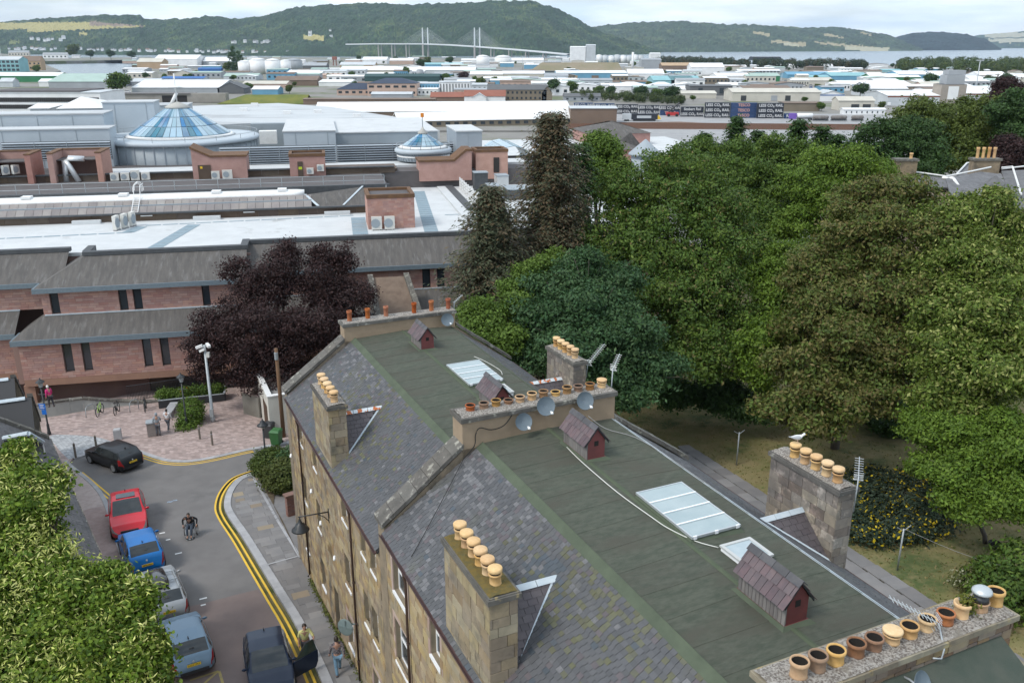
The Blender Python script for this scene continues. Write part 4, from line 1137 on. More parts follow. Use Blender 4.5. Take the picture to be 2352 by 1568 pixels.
 for s_ in(-1,1):
  mb=NB(M,pmat,True);c=Vector((xw-.28,s_*(w2+.06),zh+.06));rws=[]
  for q in range(5):
   f=q/4;r_=.085*math.sin(math.pi*(.12+.76*f));rws.append([c+Vector((r_*.55*math.cos(a),s_*(f-.5)*.2,r_*.8*math.sin(a)))for a in[k*math.pi/4 for k in range(8)]])
  mb.grid(rws,True);mb.add(rws[0],[tuple(range(8))]);mb.add(rws[-1],[tuple(range(8))]);mb.build('wing_mirror',None,t)
  for x in(xr0-.35,(xr0+xr1)/2-.55):
   mb=NB(M,pmat);mb.box(x-.09,x+.09,s_*w2*.99-.012,s_*w2*.99+.022,zh-.13,zh-.10);mb.build('door_handle',None,t)
 mb=NB(M,M_upvc if front else M_platey);xp=(h+.016)if front else-h-.016
 mb.box(xp-.008,xp+.008,-.26,.26,(.45 if front else .62 if zt>.95 else .5),(.56 if front else .73 if zt>.95 else .61))
 pl=mb.build('number_plate',None,t)
 if text:
  zc=.505 if front else(.675 if zt>.95 else .555)
  o=link('plate_text',textmesh(text,.105,M_black),pl)
  R=Matrix(((0,0,1),(1,0,0),(0,1,0))).to_4x4()if front else Matrix(((0,0,-1),(-1,0,0),(0,1,0))).to_4x4()
  o.matrix_basis=Matrix.Translation((xp+(.0095 if front else-.0095),0,zc))@R
 mb=NB(M,M_trim);mb.box(xr1+.08,xr1+.2,-.02,.02,Hr-.03,Hr+.04);mb.build('roof_aerial',None,t)
 mb=NB(M,M_trim);mb.obox(((xt+xr1)/2-.03,.12,(zt+Hr)/2-.06),(.02,.24,-.03),(.012,0,.012),(.006,0,.008));mb.build('wiper',None,t)
 mb=NB(M,M_galv);mb.lathe((-h+.03,0,zt-.2),[(.05,0),(.04,.012)],12,axis=(-1,0,.4));mb.build('badge',None,t)
 if sunroof:
  mb=NB(M,M_carglass);mb.box(xr1+.65,xr0-.18,-w2*.5,w2*.5,Hr-.02,Hr+.018);mb.build('sunroof',None,t)
 if rails or roofbox:
  for s_ in(-1,1):
   mb=NB(M,M_galv,True);y=s_*w2*.68;mb.tube([(xr0-.1,y,Hr-.04),(xr0-.25,y,Hr+.035),(xr1+.2,y,Hr+.03),(xr1+.05,y,Hr-.06)],.018,6);mb.build('roof_rail',None,t)
  for x in(xr0-.45,xr1+.75):
   mb=NB(M,M_galv);mb.box(x-.03,x+.03,-w2*.72,w2*.72,Hr+.045,Hr+.075);mb.build('roof_bar',None,t)
 if roofbox:
  rb=thing('roof_box','glossy black roof box on the silver estate car','roof box',M@Matrix.Translation((0,.1,Hr+.08)))
  mb=NB(M,mat('gloss_black',(.028,.028,.03),rough=.22,coat=.5),True);rws=[]
  for x,a,zz in((xr0-.02,.16,.06),(xr0-.15,.30,.18),(xr0-.5,.36,.29),(xr0-1.3,.38,.33),(xr1+.35,.37,.3),(xr1+.2,.33,.12)):
   y0=.12;zb=Hr+.085
   rws.append([(x,y0-a,zb),(x,y0-a*1.05,zb+zz*.35),(x,y0-a*.85,zb+zz*.9),(x,y0,zb+zz),(x,y0+a*.85,zb+zz*.9),(x,y0+a*1.05,zb+zz*.35),(x,y0+a,zb)])
  mb.grid(rws);mb.add(rws[0],[tuple(range(7))]);mb.add(rws[-1],[tuple(range(6,-1,-1))]);mb.build('lid',None,rb)
  mb=NB(M,M_trim);mb.box(xr1+.22,xr0-.08,.12-.37,.12+.37,Hr+.076,Hr+.1);mb.build('tray',None,rb)
 if opendoor:
  s_=opendoor;hinge=M@Matrix.Translation((xw-.18,s_*w2*.99,0))@Matrix.Rotation(math.radians(-62*s_),4,'Z')
  mb=NB(hinge,pmat,False);Ld=1.12
  pr=[(0,.28),(-Ld+.12,.26),(-Ld,.5),(-Ld-.02,zh-.03),(-.06,zh-.05),(0,zh-.12)]
  mb.extr([(x,-.05,z)for x,z in pr],(0,.09,0));mb.use(M_trim);
  dr=mb.build('door',None,t,'front passenger door standing open over the pavement')
  mb=NB(hinge,M_trim);fr=[(-.1,zh-.04),(-.62,Hr-.08),(-.98,Hr-.07),(-Ld,zh-.02)]
  for(a,b),(c,d)in zip(fr,fr[1:]):mb.tube([(a,0,b),(c,-.03*s_,d)],.022,5)
  mb.build('window_frame',None,dr)
  mb=NB(hinge,mat('tinted_glass',(.03,.045,.03),rough=.08,spec=.6));mb.extr([(a,-.004,b)for a,b in fr],(0,.008,0));mb.build('pane',None,dr)
 return t
hk=lambda deg:Vector((-math.sin(math.radians(deg)),math.cos(math.radians(deg))))
pk='cars parked along the left kerb'
def mm_(x,y):return(x/3.5684,(1200+y/3.357)/1.063)
def mid(a,b,h):return(atg(*a,h)+atg(*b,h))/2
lb=mid(mm_(1420,1545),mm_(1780,1430),.3)
P=Vector((lb.x,lb.y))+hk(29)*2.12
car('light blue hatchback with red tail lights parked nearest the bottom of the street',Vector((P.x,P.y,ground(P.x,P.y))),hk(29),4.25,1.77,1.43,.93,.95,.30,-1.45,-1.95,1.0,paint('ice_blue_paint',(.16,.24,.32),.3),'SA63 UKV',pk)
sv=mid(mm_(1235,1075),mm_(1555,990),.4)
P=Vector((sv.x,sv.y))+hk(30)*2.3
car('silver estate car carrying a black roof box',Vector((P.x,P.y,ground(P.x,P.y))),hk(30),4.7,1.81,1.46,.93,1.0,.30,-1.75,-2.15,1.0,paint('silver_paint',(.36,.375,.39),.35),'SY13 KCA',pk,roofbox=True)
bl=mid(mm_(1085,670),mm_(1350,620),.4)
P=Vector((bl.x,bl.y))+hk(31)*2.2
car('bright blue crossover with an orange plate half under the lime leaves',Vector((P.x,P.y,ground(P.x,P.y))),hk(31),4.35,1.80,1.58,1.0,.95,.25,-1.5,-1.98,1.1,paint('bright_blue_paint',(.008,.14,.42),.1),'SP70 UEV',pk)
rd=mid(mm_(905,355),mm_(1225,325),.5)
P=Vector((rd.x,rd.y))-hk(180+25)*2.35
car('red car with a black glass sunroof facing the camera',Vector((P.x,P.y,ground(P.x,P.y))),hk(180+25),4.75,1.93,1.62,1.0,.95,.15,-1.35,-2.05,1.15,paint('red_paint',(.52,.018,.03),.1),'SK22 RED',pk,sunroof=True,front=True)
wa,wb=atg(*mz(762,1110)),atg(*mz(912,1168))
hd=(wa-wb).xy.normalized();rgt=Vector((hd.y,-hd.x));P=(wa+wb).xy/2+rgt*.85
car('black estate car turning at the top of the street by the setts',Vector((P.x,P.y,ground(P.x,P.y))),hd,4.6,1.84,1.45,.93,1.0,.30,-1.75,-2.12,1.0,paint('black_car_paint',(.018,.02,.023),.2),'SB15 YFU')
d2=lambda x,y:((600+x/4.797)/1.063,(1340+y/4.797)/1.063)
rf=(atg(*d2(60,970),1.5)+atg(*d2(335,900),1.5)+atg(*d2(130,1200),1.5)+atg(*d2(400,1140),1.5))/4
hdk=hk(180+21);P=rf.xy+hdk*.62
car('dark navy car facing the camera with its passenger door open',Vector((P.x,P.y,ground(P.x,P.y))),hdk,4.15,1.75,1.52,.98,.90,.2,-1.35,-1.75,1.05,paint('navy_paint',(.010,.02,.045),.1),'',None,opendoor=1,front=True)
# -- people
M_skin=mat('skin',(.36,.20,.14),rough=.6)
M_hair=mat('dark_hair',(.02,.015,.012),(.035,.025,.018),scale=60,rough=.6)
def skin_mesh(name,joints,edges,m_,root,parent,M,extra=None,sub=1):
 """one continuous tapered surface grown round a skeleton"""
 me=bpy.data.meshes.new('tmp');ks=list(joints);me.from_pydata([joints[k][0]for k in ks],[(ks.index(a),ks.index(b))for a,b in edges],[])
 o=bpy.data.objects.new('tmp',me);COL.objects.link(o)
 md=o.modifiers.new('s','SKIN');
 for i,k in enumerate(ks):
  r=joints[k][1];me.skin_vertices[0].data[i].radius=r if isinstance(r,tuple)else(r,r)
  me.skin_vertices[0].data[i].use_root=(k==root)
 s2=o.modifiers.new('d','SUBSURF');s2.levels=sub;s2.render_levels=sub
 dg=bpy.context.evaluated_depsgraph_get();dg.update()
 ev=o.evaluated_get(dg);nm=bpy.data.meshes.new_from_object(ev)
 bpy.data.objects.remove(o);bpy.data.meshes.remove(me)
 if extra is not None:
  b=len(nm.vertices);vs=[tuple(v.co)for v in nm.vertices]+list(extra.v);fs=[tuple(p.vertices)for p in nm.polygons]+[[i+b for i in f]for f in extra.f]
  nm2=bpy.data.meshes.new(name);nm2.from_pydata(vs,[],fs);bpy.data.meshes.remove(nm);nm=nm2
 nm.name=name;nm.materials.append(m_)
 nm.polygons.foreach_set('use_smooth',[True]*len(nm.polygons));nm.update()
 return link(name,nm,parent,M)
def ell(mb,c,r,n=10,k=7):
 c=Vector(c);rows=[]
 for i in range(k):
  a=-math.pi/2+math.pi*(i+.02)/(k-1+.04)
  rows.append([c+Vector((r[0]*math.cos(a)*math.cos(b),r[1]*math.cos(a)*math.sin(b),r[2]*math.sin(a)))for b in[2*math.pi*j/n for j in range(n)]])
 mb.grid(rows,True)
def hand(mb,w,d,side):
 """palm, four bent fingers and a thumb at wrist w pointing along d"""
 w,d=Vector(w),Vector(d).normalized();a=d.cross(Vector((0,0,1))if abs(d.z)<.9 else Vector((1,0,0))).normalized();b=d.cross(a)
 mb.tube([w-d*.02,w+d*.045,w+d*.095],.03,7,.038)
 for i,ln in enumerate((.062,.075,.07,.055)):
  o=w+d*.085+a*((i-1.5)*.019);mb.tube([o,o+d*ln*.55+b*.006,o+d*ln+b*.026],.0095,5,.007)
 o=w+d*.035+a*.03*side;mb.tube([o,o+d*.03+a*.03*side,o+d*.06+a*.035*side],.011,5,.008)
def person(label,P,head,J,top,legs,shoe,hair=None,scale=1.0,hood=None,tuck=1.12,sleeve=True):
 """J: joint positions (x right, y forward, z up, metres)"""
 fw=Vector((head[0],head[1],0)).normalized();rt=Vector((fw.y,-fw.x,0))
 M=Matrix(((rt.x*scale,fw.x*scale,0,P.x),(rt.y*scale,fw.y*scale,0,P.y),(0,0,scale,P.z),(0,0,0,1)))
 t=thing('person',label,'person',M)
 R=dict(pel=(.15,.105),wai=(.13,.095),che=(.165,.11),nec=.055,chi=.06,hipL=.09,kneL=.06,ankL=.042,hipR=.09,kneR=.06,ankR=.042,shoL=.06,elbL=.042,wriL=.03,shoR=.06,elbR=.042,wriR=.03,toeL=.04,toeR=.04)
 E=[('pel','wai'),('wai','che'),('che','nec'),('nec','chi')]
 for s_ in 'LR':E+=[('pel','hip'+s_),('hip'+s_,'kne'+s_),('kne'+s_,'ank'+s_),('ank'+s_,'toe'+s_),('che','sho'+s_),('sho'+s_,'elb'+s_),('elb'+s_,'wri'+s_)]
 hd=Vector(J['hea']);ex=MB()
 ell(ex,hd,(.075,.095,.115),12,9)
 ex.tube([hd+Vector((0,.085,.01)),hd+Vector((0,.115,-.02))],.012,5,.016)
 for s_ in(-1,1):
  ell(ex,hd+Vector((s_*.03,.086,.018)),(.012,.008,.008),6,4);ell(ex,hd+Vector((s_*.077,0,-.005)),(.012,.022,.032),6,5)
 ell(ex,hd+Vector((0,.088,-.055)),(.024,.008,.008),6,4)
 for s_ in 'LR':
  hand(ex,J['wri'+s_],Vector(J['wri'+s_])-Vector(J['elb'+s_]),1 if s_=='L' else-1)
 skin_mesh('body',{k:(J[k],R[k])for k in R},E,M_skin,'pel',t,M,ex)
 up={k:(J[k],tuple(x*tuck for x in R[k])if isinstance(R[k],tuple)else R[k]*(1.28 if sleeve or k in('nec',)else 1.2))for k in('wai','che','nec','shoL','elbL','shoR','elbR')}
 up['pel']=(Vector(J['pel'])+Vector((0,0,.02)),(.172,.125))
 Eu=[('pel','wai'),('wai','che'),('che','nec'),('che','shoL'),('shoL','elbL'),('che','shoR'),('shoR','elbR')]
 if sleeve:
  for s_ in 'LR':up['cuf'+s_]=(Vector(J['elb'+s_]).lerp(Vector(J['wri'+s_]),.92),.042);Eu.append(('elb'+s_,'cuf'+s_))
 up['nec']=(Vector(J['nec'])+Vector((0,0,-.03)),.075)
 skin_mesh('jacket' if sleeve else 'shirt',up,Eu,top,'pel',t,M)
 lo={'pel':(J['pel'],(.162,.118))};El=[]
 for s_ in 'LR':
  lo['hip'+s_]=(J['hip'+s_],.108);lo['kne'+s_]=(J['kne'+s_],.078);lo['cuf'+s_]=(Vector(J['kne'+s_]).lerp(Vector(J['ank'+s_]),.93),.062)
  El+=[('pel','hip'+s_),('hip'+s_,'kne'+s_),('kne'+s_,'cuf'+s_)]
 skin_mesh('trousers',lo,El,legs,'pel',t,M)
 for s_ in 'LR':
  a,b=Vector(J['ank'+s_]),Vector(J['toe'+s_]);mb=MB();mb.smooth=True
  rws=[]
  for f,w,h_ in((-.35,.03,.07),(-.2,.045,.1),(.3,.048,.085),(.8,.052,.06),(1.15,.03,.04)):
   c=a.lerp(b,f);z0=min(a.z,b.z)-.075+.03;d=(b-a).normalized();sd=d.cross(Vector((0,0,1))).normalized()
   rws.append([c+sd*w*math.cos(q)+Vector((0,0,-.01+h_*.6*math.sin(q)))for q in[k*math.pi/4 for k in range(8)]])
  mb.use(shoe,True);mb.F=M;mb.grid(rws,True);mb.add(rws[0],[tuple(range(8))]);mb.add(rws[-1],[tuple(range(8))]);mb.build('shoe',None,t)
 mb=NB(M,hood or hair or M_hair,True);c=hd+Vector((0,-.018,.022))
 if hood:
  ell(mb,hd+Vector((0,-.02,.01)),(.1,.115,.14),12,9);mb.build('hood',None,t)
 else:
  rows=[]
  for i in range(6):
   a=math.pi/2*(1-i/5);rr=math.cos(a)
   rows.append([c+Vector((.088*rr*math.cos(b),.102*rr*math.sin(b),.112*math.sin(a)))for b in[2*math.pi*j/14 for j in range(14)]])
  low=[p+Vector((0,0,-.075 if p.y<c.y+.02 else-.0))for p in rows[-1]]
  rows.append(low);mb.grid(rows,True);mb.build('hair',None,t)
 return t
def stand(walk=0.0,armL=None,armR=None,lean=0.0):
 j=dict(pel=(0,0,.93),wai=(0,lean*.3,1.1),che=(0,lean*.7,1.32),nec=(0,lean,1.5),chi=(0,lean+.015,1.56),hea=(0,lean+.03,1.645))
 for s_,x,w in(('L',-1,walk),('R',1,-walk)):
  j['hip'+s_]=(x*.09,0,.88);j['kne'+s_]=(x*.1,w*.5+.03,.5);j['ank'+s_]=(x*.105,w*.9-.02,.09+max(0,-w)*.12);j['toe'+s_]=(x*.12,w*.9+.13,.05+max(0,-w)*.02)
  j['sho'+s_]=(x*.19,lean*.85,1.42);arm=armL if s_=='L' else armR
  if arm:j['elb'+s_],j['wri'+s_]=arm
  else:j['elb'+s_]=(x*.25,lean*.8-w*.3-.02,1.15);j['wri'+s_]=(x*.26,lean*.8-w*.5+.07,.9)
 return j
M_jean=mat('light_jeans',(.16,.27,.36),(.11,.2,.29),scale=14,rough=.9)
M_check=mat('check_shirt',(.15,.13,.135),(.09,.075,.085),scale=18,rough=.95)
_t=M_check.node_tree;_n=_t.nodes.new('ShaderNodeTexChecker');_n.inputs['Scale'].default_value=14;_tc=_t.nodes.new('ShaderNodeTexCoord');_t.links.new(_tc.outputs['Object'],_n.inputs['Vector'])
_n.inputs['Color1'].default_value=(.20,.17,.175,1);_n.inputs['Color2'].default_value=(.085,.075,.085,1);_t.links.new(_n.outputs['Color'],_t.nodes['Principled BSDF'].inputs['Base Color'])
person('man in a check shirt and light blue jeans walking down the pavement',atg(778,1548),hk(24),stand(-.28),M_check,M_jean,mat('dark_shoe',(.03,.03,.035),rough=.6))
pd_=atg(694,1500);dcar=rf.xy+hdk*.2
pp=M_=None
q=(rf.xy+Vector((-hdk.y,hdk.x))*0+Vector((1.42,.5)))
person('person in a pale yellow top behind the open car door',Vector((q.x,q.y,ground(q.x,q.y)+.11)),hk(200),stand(.05,armL=((-.33,.22,1.18),(-.25,.45,1.12)),lean=.06),mat('yellow_top',(.55,.52,.22),rough=.9),mat('dark_trousers',(.04,.04,.05),rough=.9),M_black,sleeve=False)
person('person in a grey hooded top standing at the litter bin',atg(365,1003)+Vector((0,0,.07)),hk(15),stand(.03,armR=((.24,.15,1.15),(.12,.33,1.1))),mat('grey_marl',(.26,.29,.32),rough=.95),mat('grey_trousers',(.10,.105,.12),rough=.9),M_black,hood=mat('grey_marl',(0,0,0)))
person('person in a white top with dark hair walking past the bench',atg(388,991)+Vector((0,0,.07)),hk(-5),stand(.3,armL=((-.27,.05,1.17),(-.2,.25,1.05))),mat('white_top',(.66,.66,.68),rough=.9),mat('charcoal_trousers',(.07,.075,.09),rough=.9),mat('white_shoe',(.4,.4,.4),rough=.7),scale=.96)
wp=atg(440,1228);wh=hk(190)
def wheelchair():
 fw=Vector((wh.x,wh.y,0));rt=Vector((fw.y,-fw.x,0));M=Matrix(((rt.x,fw.x,0,wp.x),(rt.y,fw.y,0,wp.y),(0,0,1,wp.z+.005),(0,0,0,1)))
 t=thing('wheelchair','lightweight wheelchair rolling down the middle of the street','wheelchair',M)
 for s_ in(-1,1):
  mb=NB(M,M_tyre,True);rws=[]
  for i in range(24):
   a=2*math.pi*i/24;rws.append([(s_*(.29+.03*(1-math.sin(a))*.4+.018*math.cos(b)),-.05+(.29+.018*math.sin(b))*math.cos(a),.305+(.29+.018*math.sin(b))*math.sin(a))for b in[k*math.pi/3 for k in range(6)]])
  rws.append(rws[0]);mb.grid(rws,True);w_=mb.build('wheel',None,t)
  mb=NB(M,M_rim,True);rws=[]
  for i in range(24):
   a=2*math.pi*i/24;rws.append([(s_*(.325+.008*math.cos(b)),-.05+(.26+.008*math.sin(b))*math.cos(a),.305+(.26+.008*math.sin(b))*math.sin(a))for b in[k*math.pi/2 for k in range(4)]])
  rws.append(rws[0]);mb.grid(rws,True);mb.build('push_rim',None,w_)
  mb=NB(M,M_galv)
  for i in range(10):
   a=2*math.pi*i/10;mb.tube([(s_*.3,-.05,.305),(s_*.3,-.05+.28*math.cos(a),.305+.28*math.sin(a))],.003,4)
  mb.build('spokes',None,w_)
  mb=NB(M,M_tyre,True);mb.lathe((s_*.2-.02,.42,.07),[(.03,0),(.065,.005),(.065,.035),(.03,.04)],12,axis=(1,0,0));mb.build('castor',None,t)
  mb=NB(M,M_galv,True);mb.tube([(s_*.21,-.17,.95),(s_*.21,-.16,.5),(s_*.21,.3,.5),(s_*.19,.42,.3),(s_*.15,.55,.12),(s_*.15,.6,.1)],.016,6);mb.tube([(s_*.21,-.1,.5),(s_*.21,.36,.15)],.014,6);mb.build('frame',None,t)
 mb=NB(M,M_black);mb.box(-.21,.21,-.16,.28,.5,.54);mb.build('seat',None,t)
 mb=NB(M,M_black);mb.box(-.2,.2,-.19,-.15,.55,.85);mb.build('backrest',None,t)
 mb=NB(M,M_galv);mb.box(-.15,.15,.54,.68,.095,.11);mb.build('footplate',None,t)
 j=dict(pel=(0,-.02,.66),wai=(0,.02,.82),che=(0,.1,1.02),nec=(0,.15,1.18),chi=(0,.17,1.23),hea=(0,.2,1.31))
 for s_,x in(('L',-1),('R',1)):
  j['hip'+s_]=(x*.09,.03,.64);j['kne'+s_]=(x*.12,.42,.62);j['ank'+s_]=(x*.1,.55,.21);j['toe'+s_]=(x*.1,.68,.17)
  j['sho'+s_]=(x*.19,.12,1.12);j['elb'+s_]=(x*.37,-.03,.92);j['wri'+s_]=(x*.345,.1,.66)
 person('bearded man in a black top propelling a wheelchair down the street',Vector((wp.x,wp.y,wp.z+.005)),wh,j,mat('black_top',(.018,.019,.022),rough=.9),mat('dark_jeans',(.045,.06,.085),rough=.9),M_black)
wheelchair()
# -- the shopping centre
M_block=mat('pink_block',(.37,.215,.18),(.43,.26,.22),scale=1.3,rough=.95,rand=.13,bump=.3,bscale=18)
M_blockm=mat('block_joint',(.27,.175,.15),rough=.95)
M_soffit=mat('salmon_soffit',(.33,.19,.13),(.28,.16,.115),scale=.8,rough=.9)
M_mroof=mat('mall_roof',(.115,.106,.098),(.082,.077,.073),scale=1.3,detail=7,rough=.95,bump=.3,bscale=8,stretch=(2.6,.5,.5,MA),col3=(.20,.195,.19),scale3=1.2,c3=(.54,.85))
M_fascia=mat('blue_grey_fascia',(.125,.165,.195),(.155,.195,.22),scale=5,rough=.6)
M_darkcap=mat('dark_parapet',(.055,.06,.066),(.075,.08,.085),scale=2,rough=.7)
M_wroof=mat('white_membrane',(.55,.565,.57),(.49,.505,.51),scale=.6,rough=.7,col3=(.33,.33,.325),scale3=.35,c3=(.62,.75))
M_wpath=mat('blue_grey_walkway',(.20,.27,.315),(.24,.31,.35),scale=2,rough=.8)
M_brown=mat('brown_panel',(.085,.06,.043),(.105,.075,.055),scale=1,rough=.8,rand=.15)
M_dkroof=mat('dark_flat_roof',(.085,.078,.078),(.11,.10,.10),scale=.5,rough=.9)
M_grey=mat('light_grey_cladding',(.40,.45,.49),(.44,.49,.53),scale=.3,rough=.6)
M_greyd=mat('mid_grey_cladding',(.27,.31,.34),(.30,.34,.37),scale=.3,rough=.6)
M_louvre=mat('steel_louvre',(.30,.345,.385),(.35,.39,.43),scale=.4,rough=.5,metal=.2)
M_flat=mat('weathered_flat_roof',(.44,.465,.48),(.50,.52,.53),scale=.06,rough=.8,col3=(.33,.34,.35),scale3=.05,c3=(.5,.66),stretch=(1,3,1))
M_rust=mat('rusty_cope',(.16,.085,.04),(.11,.06,.035),scale=2,rough=.9)
M_glasspan=mat('blue_roof_glass',(.045,.14,.25),(.12,.26,.36),scale=.35,rough=.12,spec=.7,rand=.3)
M_glasspale=mat('pale_roof_glass',(.26,.38,.46),(.33,.45,.52),scale=.3,rough=.15,spec=.7,rand=.12)
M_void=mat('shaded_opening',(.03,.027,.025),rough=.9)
M_acw=mat('unit_white',(.60,.59,.55),rough=.6)
mall=thing('shopping_centre','long pink block shopping centre with grey mansard roofs, louvred screens and white flat roofs','shopping centre',MF@Matrix.Translation((-5,74,-4)))
def mbox(name,m_,x0,x1,y0,y1,z0,z1,parent=None,**k):
 b=MB(MF);b.use(m_);b.box(x0,x1,y0,y1,z0,z1);return b.build(name,None,parent or mall,**k)
def mpoly(name,m_,poly,d,parent=None):
 b=MB(MF);b.use(m_);b.extr(poly,d);return b.build(name,None,parent or mall)
def pinkwall(x0,x1,n,z0,z1,holes=(),back=True):
 F=MF@Matrix(((1,0,0,x0),(0,1,0,n),(0,0,1,0),(0,0,0,1)))
 hs=[(a-x0,b-x0,c,d)for a,b,c,d in holes]
 m=NB(None,M_blockm);wall_holes(m,F,x1-x0,z0,z1,hs,.02,.4);w=m.build('wall',None,mall)
 L=courses(F,x1-x0,z0,z1,hs,.2,.62,proud=.012,thick=.05,joint=.016)
 m=NB(None,M_block);fs=[tuple(p.vertices)for p in unit_box(M_block).polygons];base=[v.co.copy()for v in unit_box(M_block).vertices]
 for M in L:m.add([M@p for p in base],fs)
 m.build('blocks',None,w,kind='stuff')
 for a,b,c,d in holes:
  o=mbox('window',M_void,a,b,n+.28,n+.36,c,d)
  mbox('pane',M_winglass,a+.06,b-.06,n+.24,n+.275,c+.06,d-.06,o)
ZS,ZE,ZW,Z2,ZP=-1.12,1.85,3.6,5.5,7.95
def bay(x0,x1,n,hip0,hip1,w1,w2,low=True,x1u=None):
 """overhanging first floor, lean-to roof, second floor, mansard"""
 if low:
  pinkwall(x0+.3,x1,n+.5-.5,ZS,ZE,[(a,b,ZS+.45,ZE-.02)for a,b in w1])
  mbox('soffit',M_soffit,x0+.3,x1,n,n+2.2,ZS-.55,ZS-.004)
  mbox('fascia',M_fascia,x0-.1,x1,n-.52,n-.4,ZE,ZE+.42);
  if hip0:mbox('fascia',M_fascia,x0-.1,x0+.03,n-.4,n+1.9,ZE,ZE+.42)
  b=MB(MF);b.use(M_mroof);dx=2.1 if hip0 else 0
  b.add([(x0,n-.42,ZE+.40),(x1,n-.42,ZE+.40),(x1,n+1.75,ZW),(x0+dx,n+1.75,ZW),(x0,n+4,ZE+.4),(x0+dx,n+4,ZW)],[(0,1,2,3),(0,3,5,4)]);b.build('lower_roof',None,mall)
  mbox('flashing',M_lead,x0+dx,x1,n+1.66,n+1.78,ZW-.02,ZW+.06)
 xa=x0+(2.0 if hip0 else 0)
 pinkwall(xa,x1u or x1,n+1.8,ZW,Z2,[(a,b,ZW+.05,Z2-.02)for a,b in w2])
 xe=x1u or x1
 mbox('fascia',M_fascia,xa-.45,xe+.0,n+1.22,n+1.34,Z2,Z2+.38)
 if hip0:mbox('fascia',M_fascia,xa-.45,xa-.33,n+1.34,n+4,Z2,Z2+.38)
 b=MB(MF);b.use(M_mroof);dx=3.4 if hip0 else 0;e=3.4 if hip1 else 0
 b.add([(xa-.35,n+1.3,Z2+.36),(xe,n+1.3,Z2+.36),(xe-e,n+4.7,ZP-.25),(xa-.35+dx,n+4.7,ZP-.25),(xa-.35,n+7,Z2+.36),(xa-.35+dx,n+7,ZP-.25)],[(0,1,2,3),(0,3,5,4)]);b.build('mansard_roof',None,mall)
 mbox('parapet',M_darkcap,xa-.35+dx-.25,xe-e+.1,n+4.5,n+5.1,ZP-.3,ZP+.02)
bay(-24.3,-4.5,72.0,True,False,[(-20.9,-20.2),(-19.5,-18.85),(-14.95,-14.3),(-13.6,-12.95)],[(-21.7,-21.05),(-16.6,-15.95),(-15.5,-14.85),(-10.2,-9.6)],x1u=-6.6)
bay(-42,-24.6,74.0,False,False,[(-31.5,-30.8)],[(-30,-29.3)],x1u=-21.0)
bay(-6.5,30,73.9,False,False,[(9,9.7)],[(4.9,9.0)][:0]+[(8.05,8.75),(9.35,10.0),(17,17.7)])
mbox('parapet',M_darkcap,-19.6,-19.0,77.1,79.2,ZP-.6,ZP+.02);mbox('parapet',M_darkcap,-7.1,-6.5,76.6,79.2,ZP-.3,ZP+.03)
mbox('core',M_blockm,-19.5,-6.4,77.2,108,-5,7.1);mbox('core',M_blockm,-42,-19.5,79.3,108,-5,7.1);mbox('link_wall',M_blockm,-24.6,-23.5,72.6,77.2,ZS-.5,ZE);mbox('core',M_blockm,-6.4,30,79.3,108,-5,7.1)
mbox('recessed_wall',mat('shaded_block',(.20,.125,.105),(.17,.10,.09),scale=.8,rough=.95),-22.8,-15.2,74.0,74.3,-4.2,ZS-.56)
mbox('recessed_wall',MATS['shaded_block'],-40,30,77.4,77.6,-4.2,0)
mbox('column',M_soffit,-24.2,-23.4,72.2,73,-4.2,ZS-.56)
mbox('forecourt',mat('forecourt_paving',(.16,.14,.12),(.20,.17,.15),scale=1,rough=.95),-44,14,66.6,77.3,-4.25,-4.0)
mpoly('stair_roof',mat('brown_tile_slope',(.19,.14,.105),(.14,.10,.075),scale=1.8,rough=.95,bump=.5,bscale=14),[(3.6,74.2,5.2),(6.4,74.2,5.2),(7.6,66.4,.6),(4.2,66.4,.6)],(0,0,-.3))
for a,b in(((3.45,74.2),(4.05,66.4)),((6.5,74.2),(7.75,66.4))):mpoly('stair_cope',M_cope,[(a[0]-.22,a[1],5.5),(a[0]+.22,a[1],5.5),(b[0]+.22,b[1],.9),(b[0]-.22,b[1],.9)],(0,0,-.6))
mbox('flat_roof',M_wroof,-19.4,-7.1,77.4,93.2,7.1,7.4);mbox('flat_roof',M_wroof,-42,-19.4,79.2,93.2,7.1,7.401);mbox('flat_roof',M_wroof,-7.1,32,79.4,93.2,7.1,7.402)
mbox('flat_roof',M_wroof,7.2,34,93.2,121,7.1,7.404)
pth=thing
def strip(x0,y0,x1,y1,n,w):
 for i in range(n):
  a,b=(i+.04)/n,(i+.93)/n;p,q=Vector((x0+(x1-x0)*a,y0+(y1-y0)*a,0)),Vector((x0+(x1-x0)*b,y0+(y1-y0)*b,0))
  d=(q-p).normalized()*1;s_=Vector((-d.y,d.x,0))*w/2
  m=NB(MF,M_wpath);m.prism([(p-s_).xy,(q-s_).xy,(q+s_).xy,(p+s_).xy],7.406,7.425);m.build('walkway_slab',None,mall)
strip(-42,86.0,-17.5,87.2,16,.35);strip(-18.0,87.2,-17.2,90,2,1.1);strip(-17,90.4,3.0,91.6,13,.3);strip(-14.6,79,-12.4,90,8,1.2);strip(3.1,80,3.3,90.5,6,1.4)
strip(9.6,80.5,11.2,106,22,1.3);strip(12,90,17,90,2,.25);strip(9.0,112,22,113,7,.4)
mbox('parapet',M_darkcap,14.6,15.5,92,108,7.3,7.7);mbox('parapet',M_wroof,13.6,14.6,88,108,7.3,7.62)
for i in range(11):
 m=NB(MF,M_white);y=90+1.55*i
 for k in range(4):m.box(16.2+.02*k,16.3+.02*k,y,y+1.4,7.45+.33*k,7.45+.33*k+.18)
 m.box(16.2,16.36,y,y+.12,7.4,8.8);m.box(16.2,16.36,y+1.3,y+1.4,7.4,8.8);m.build('balustrade_panel',None,mall)
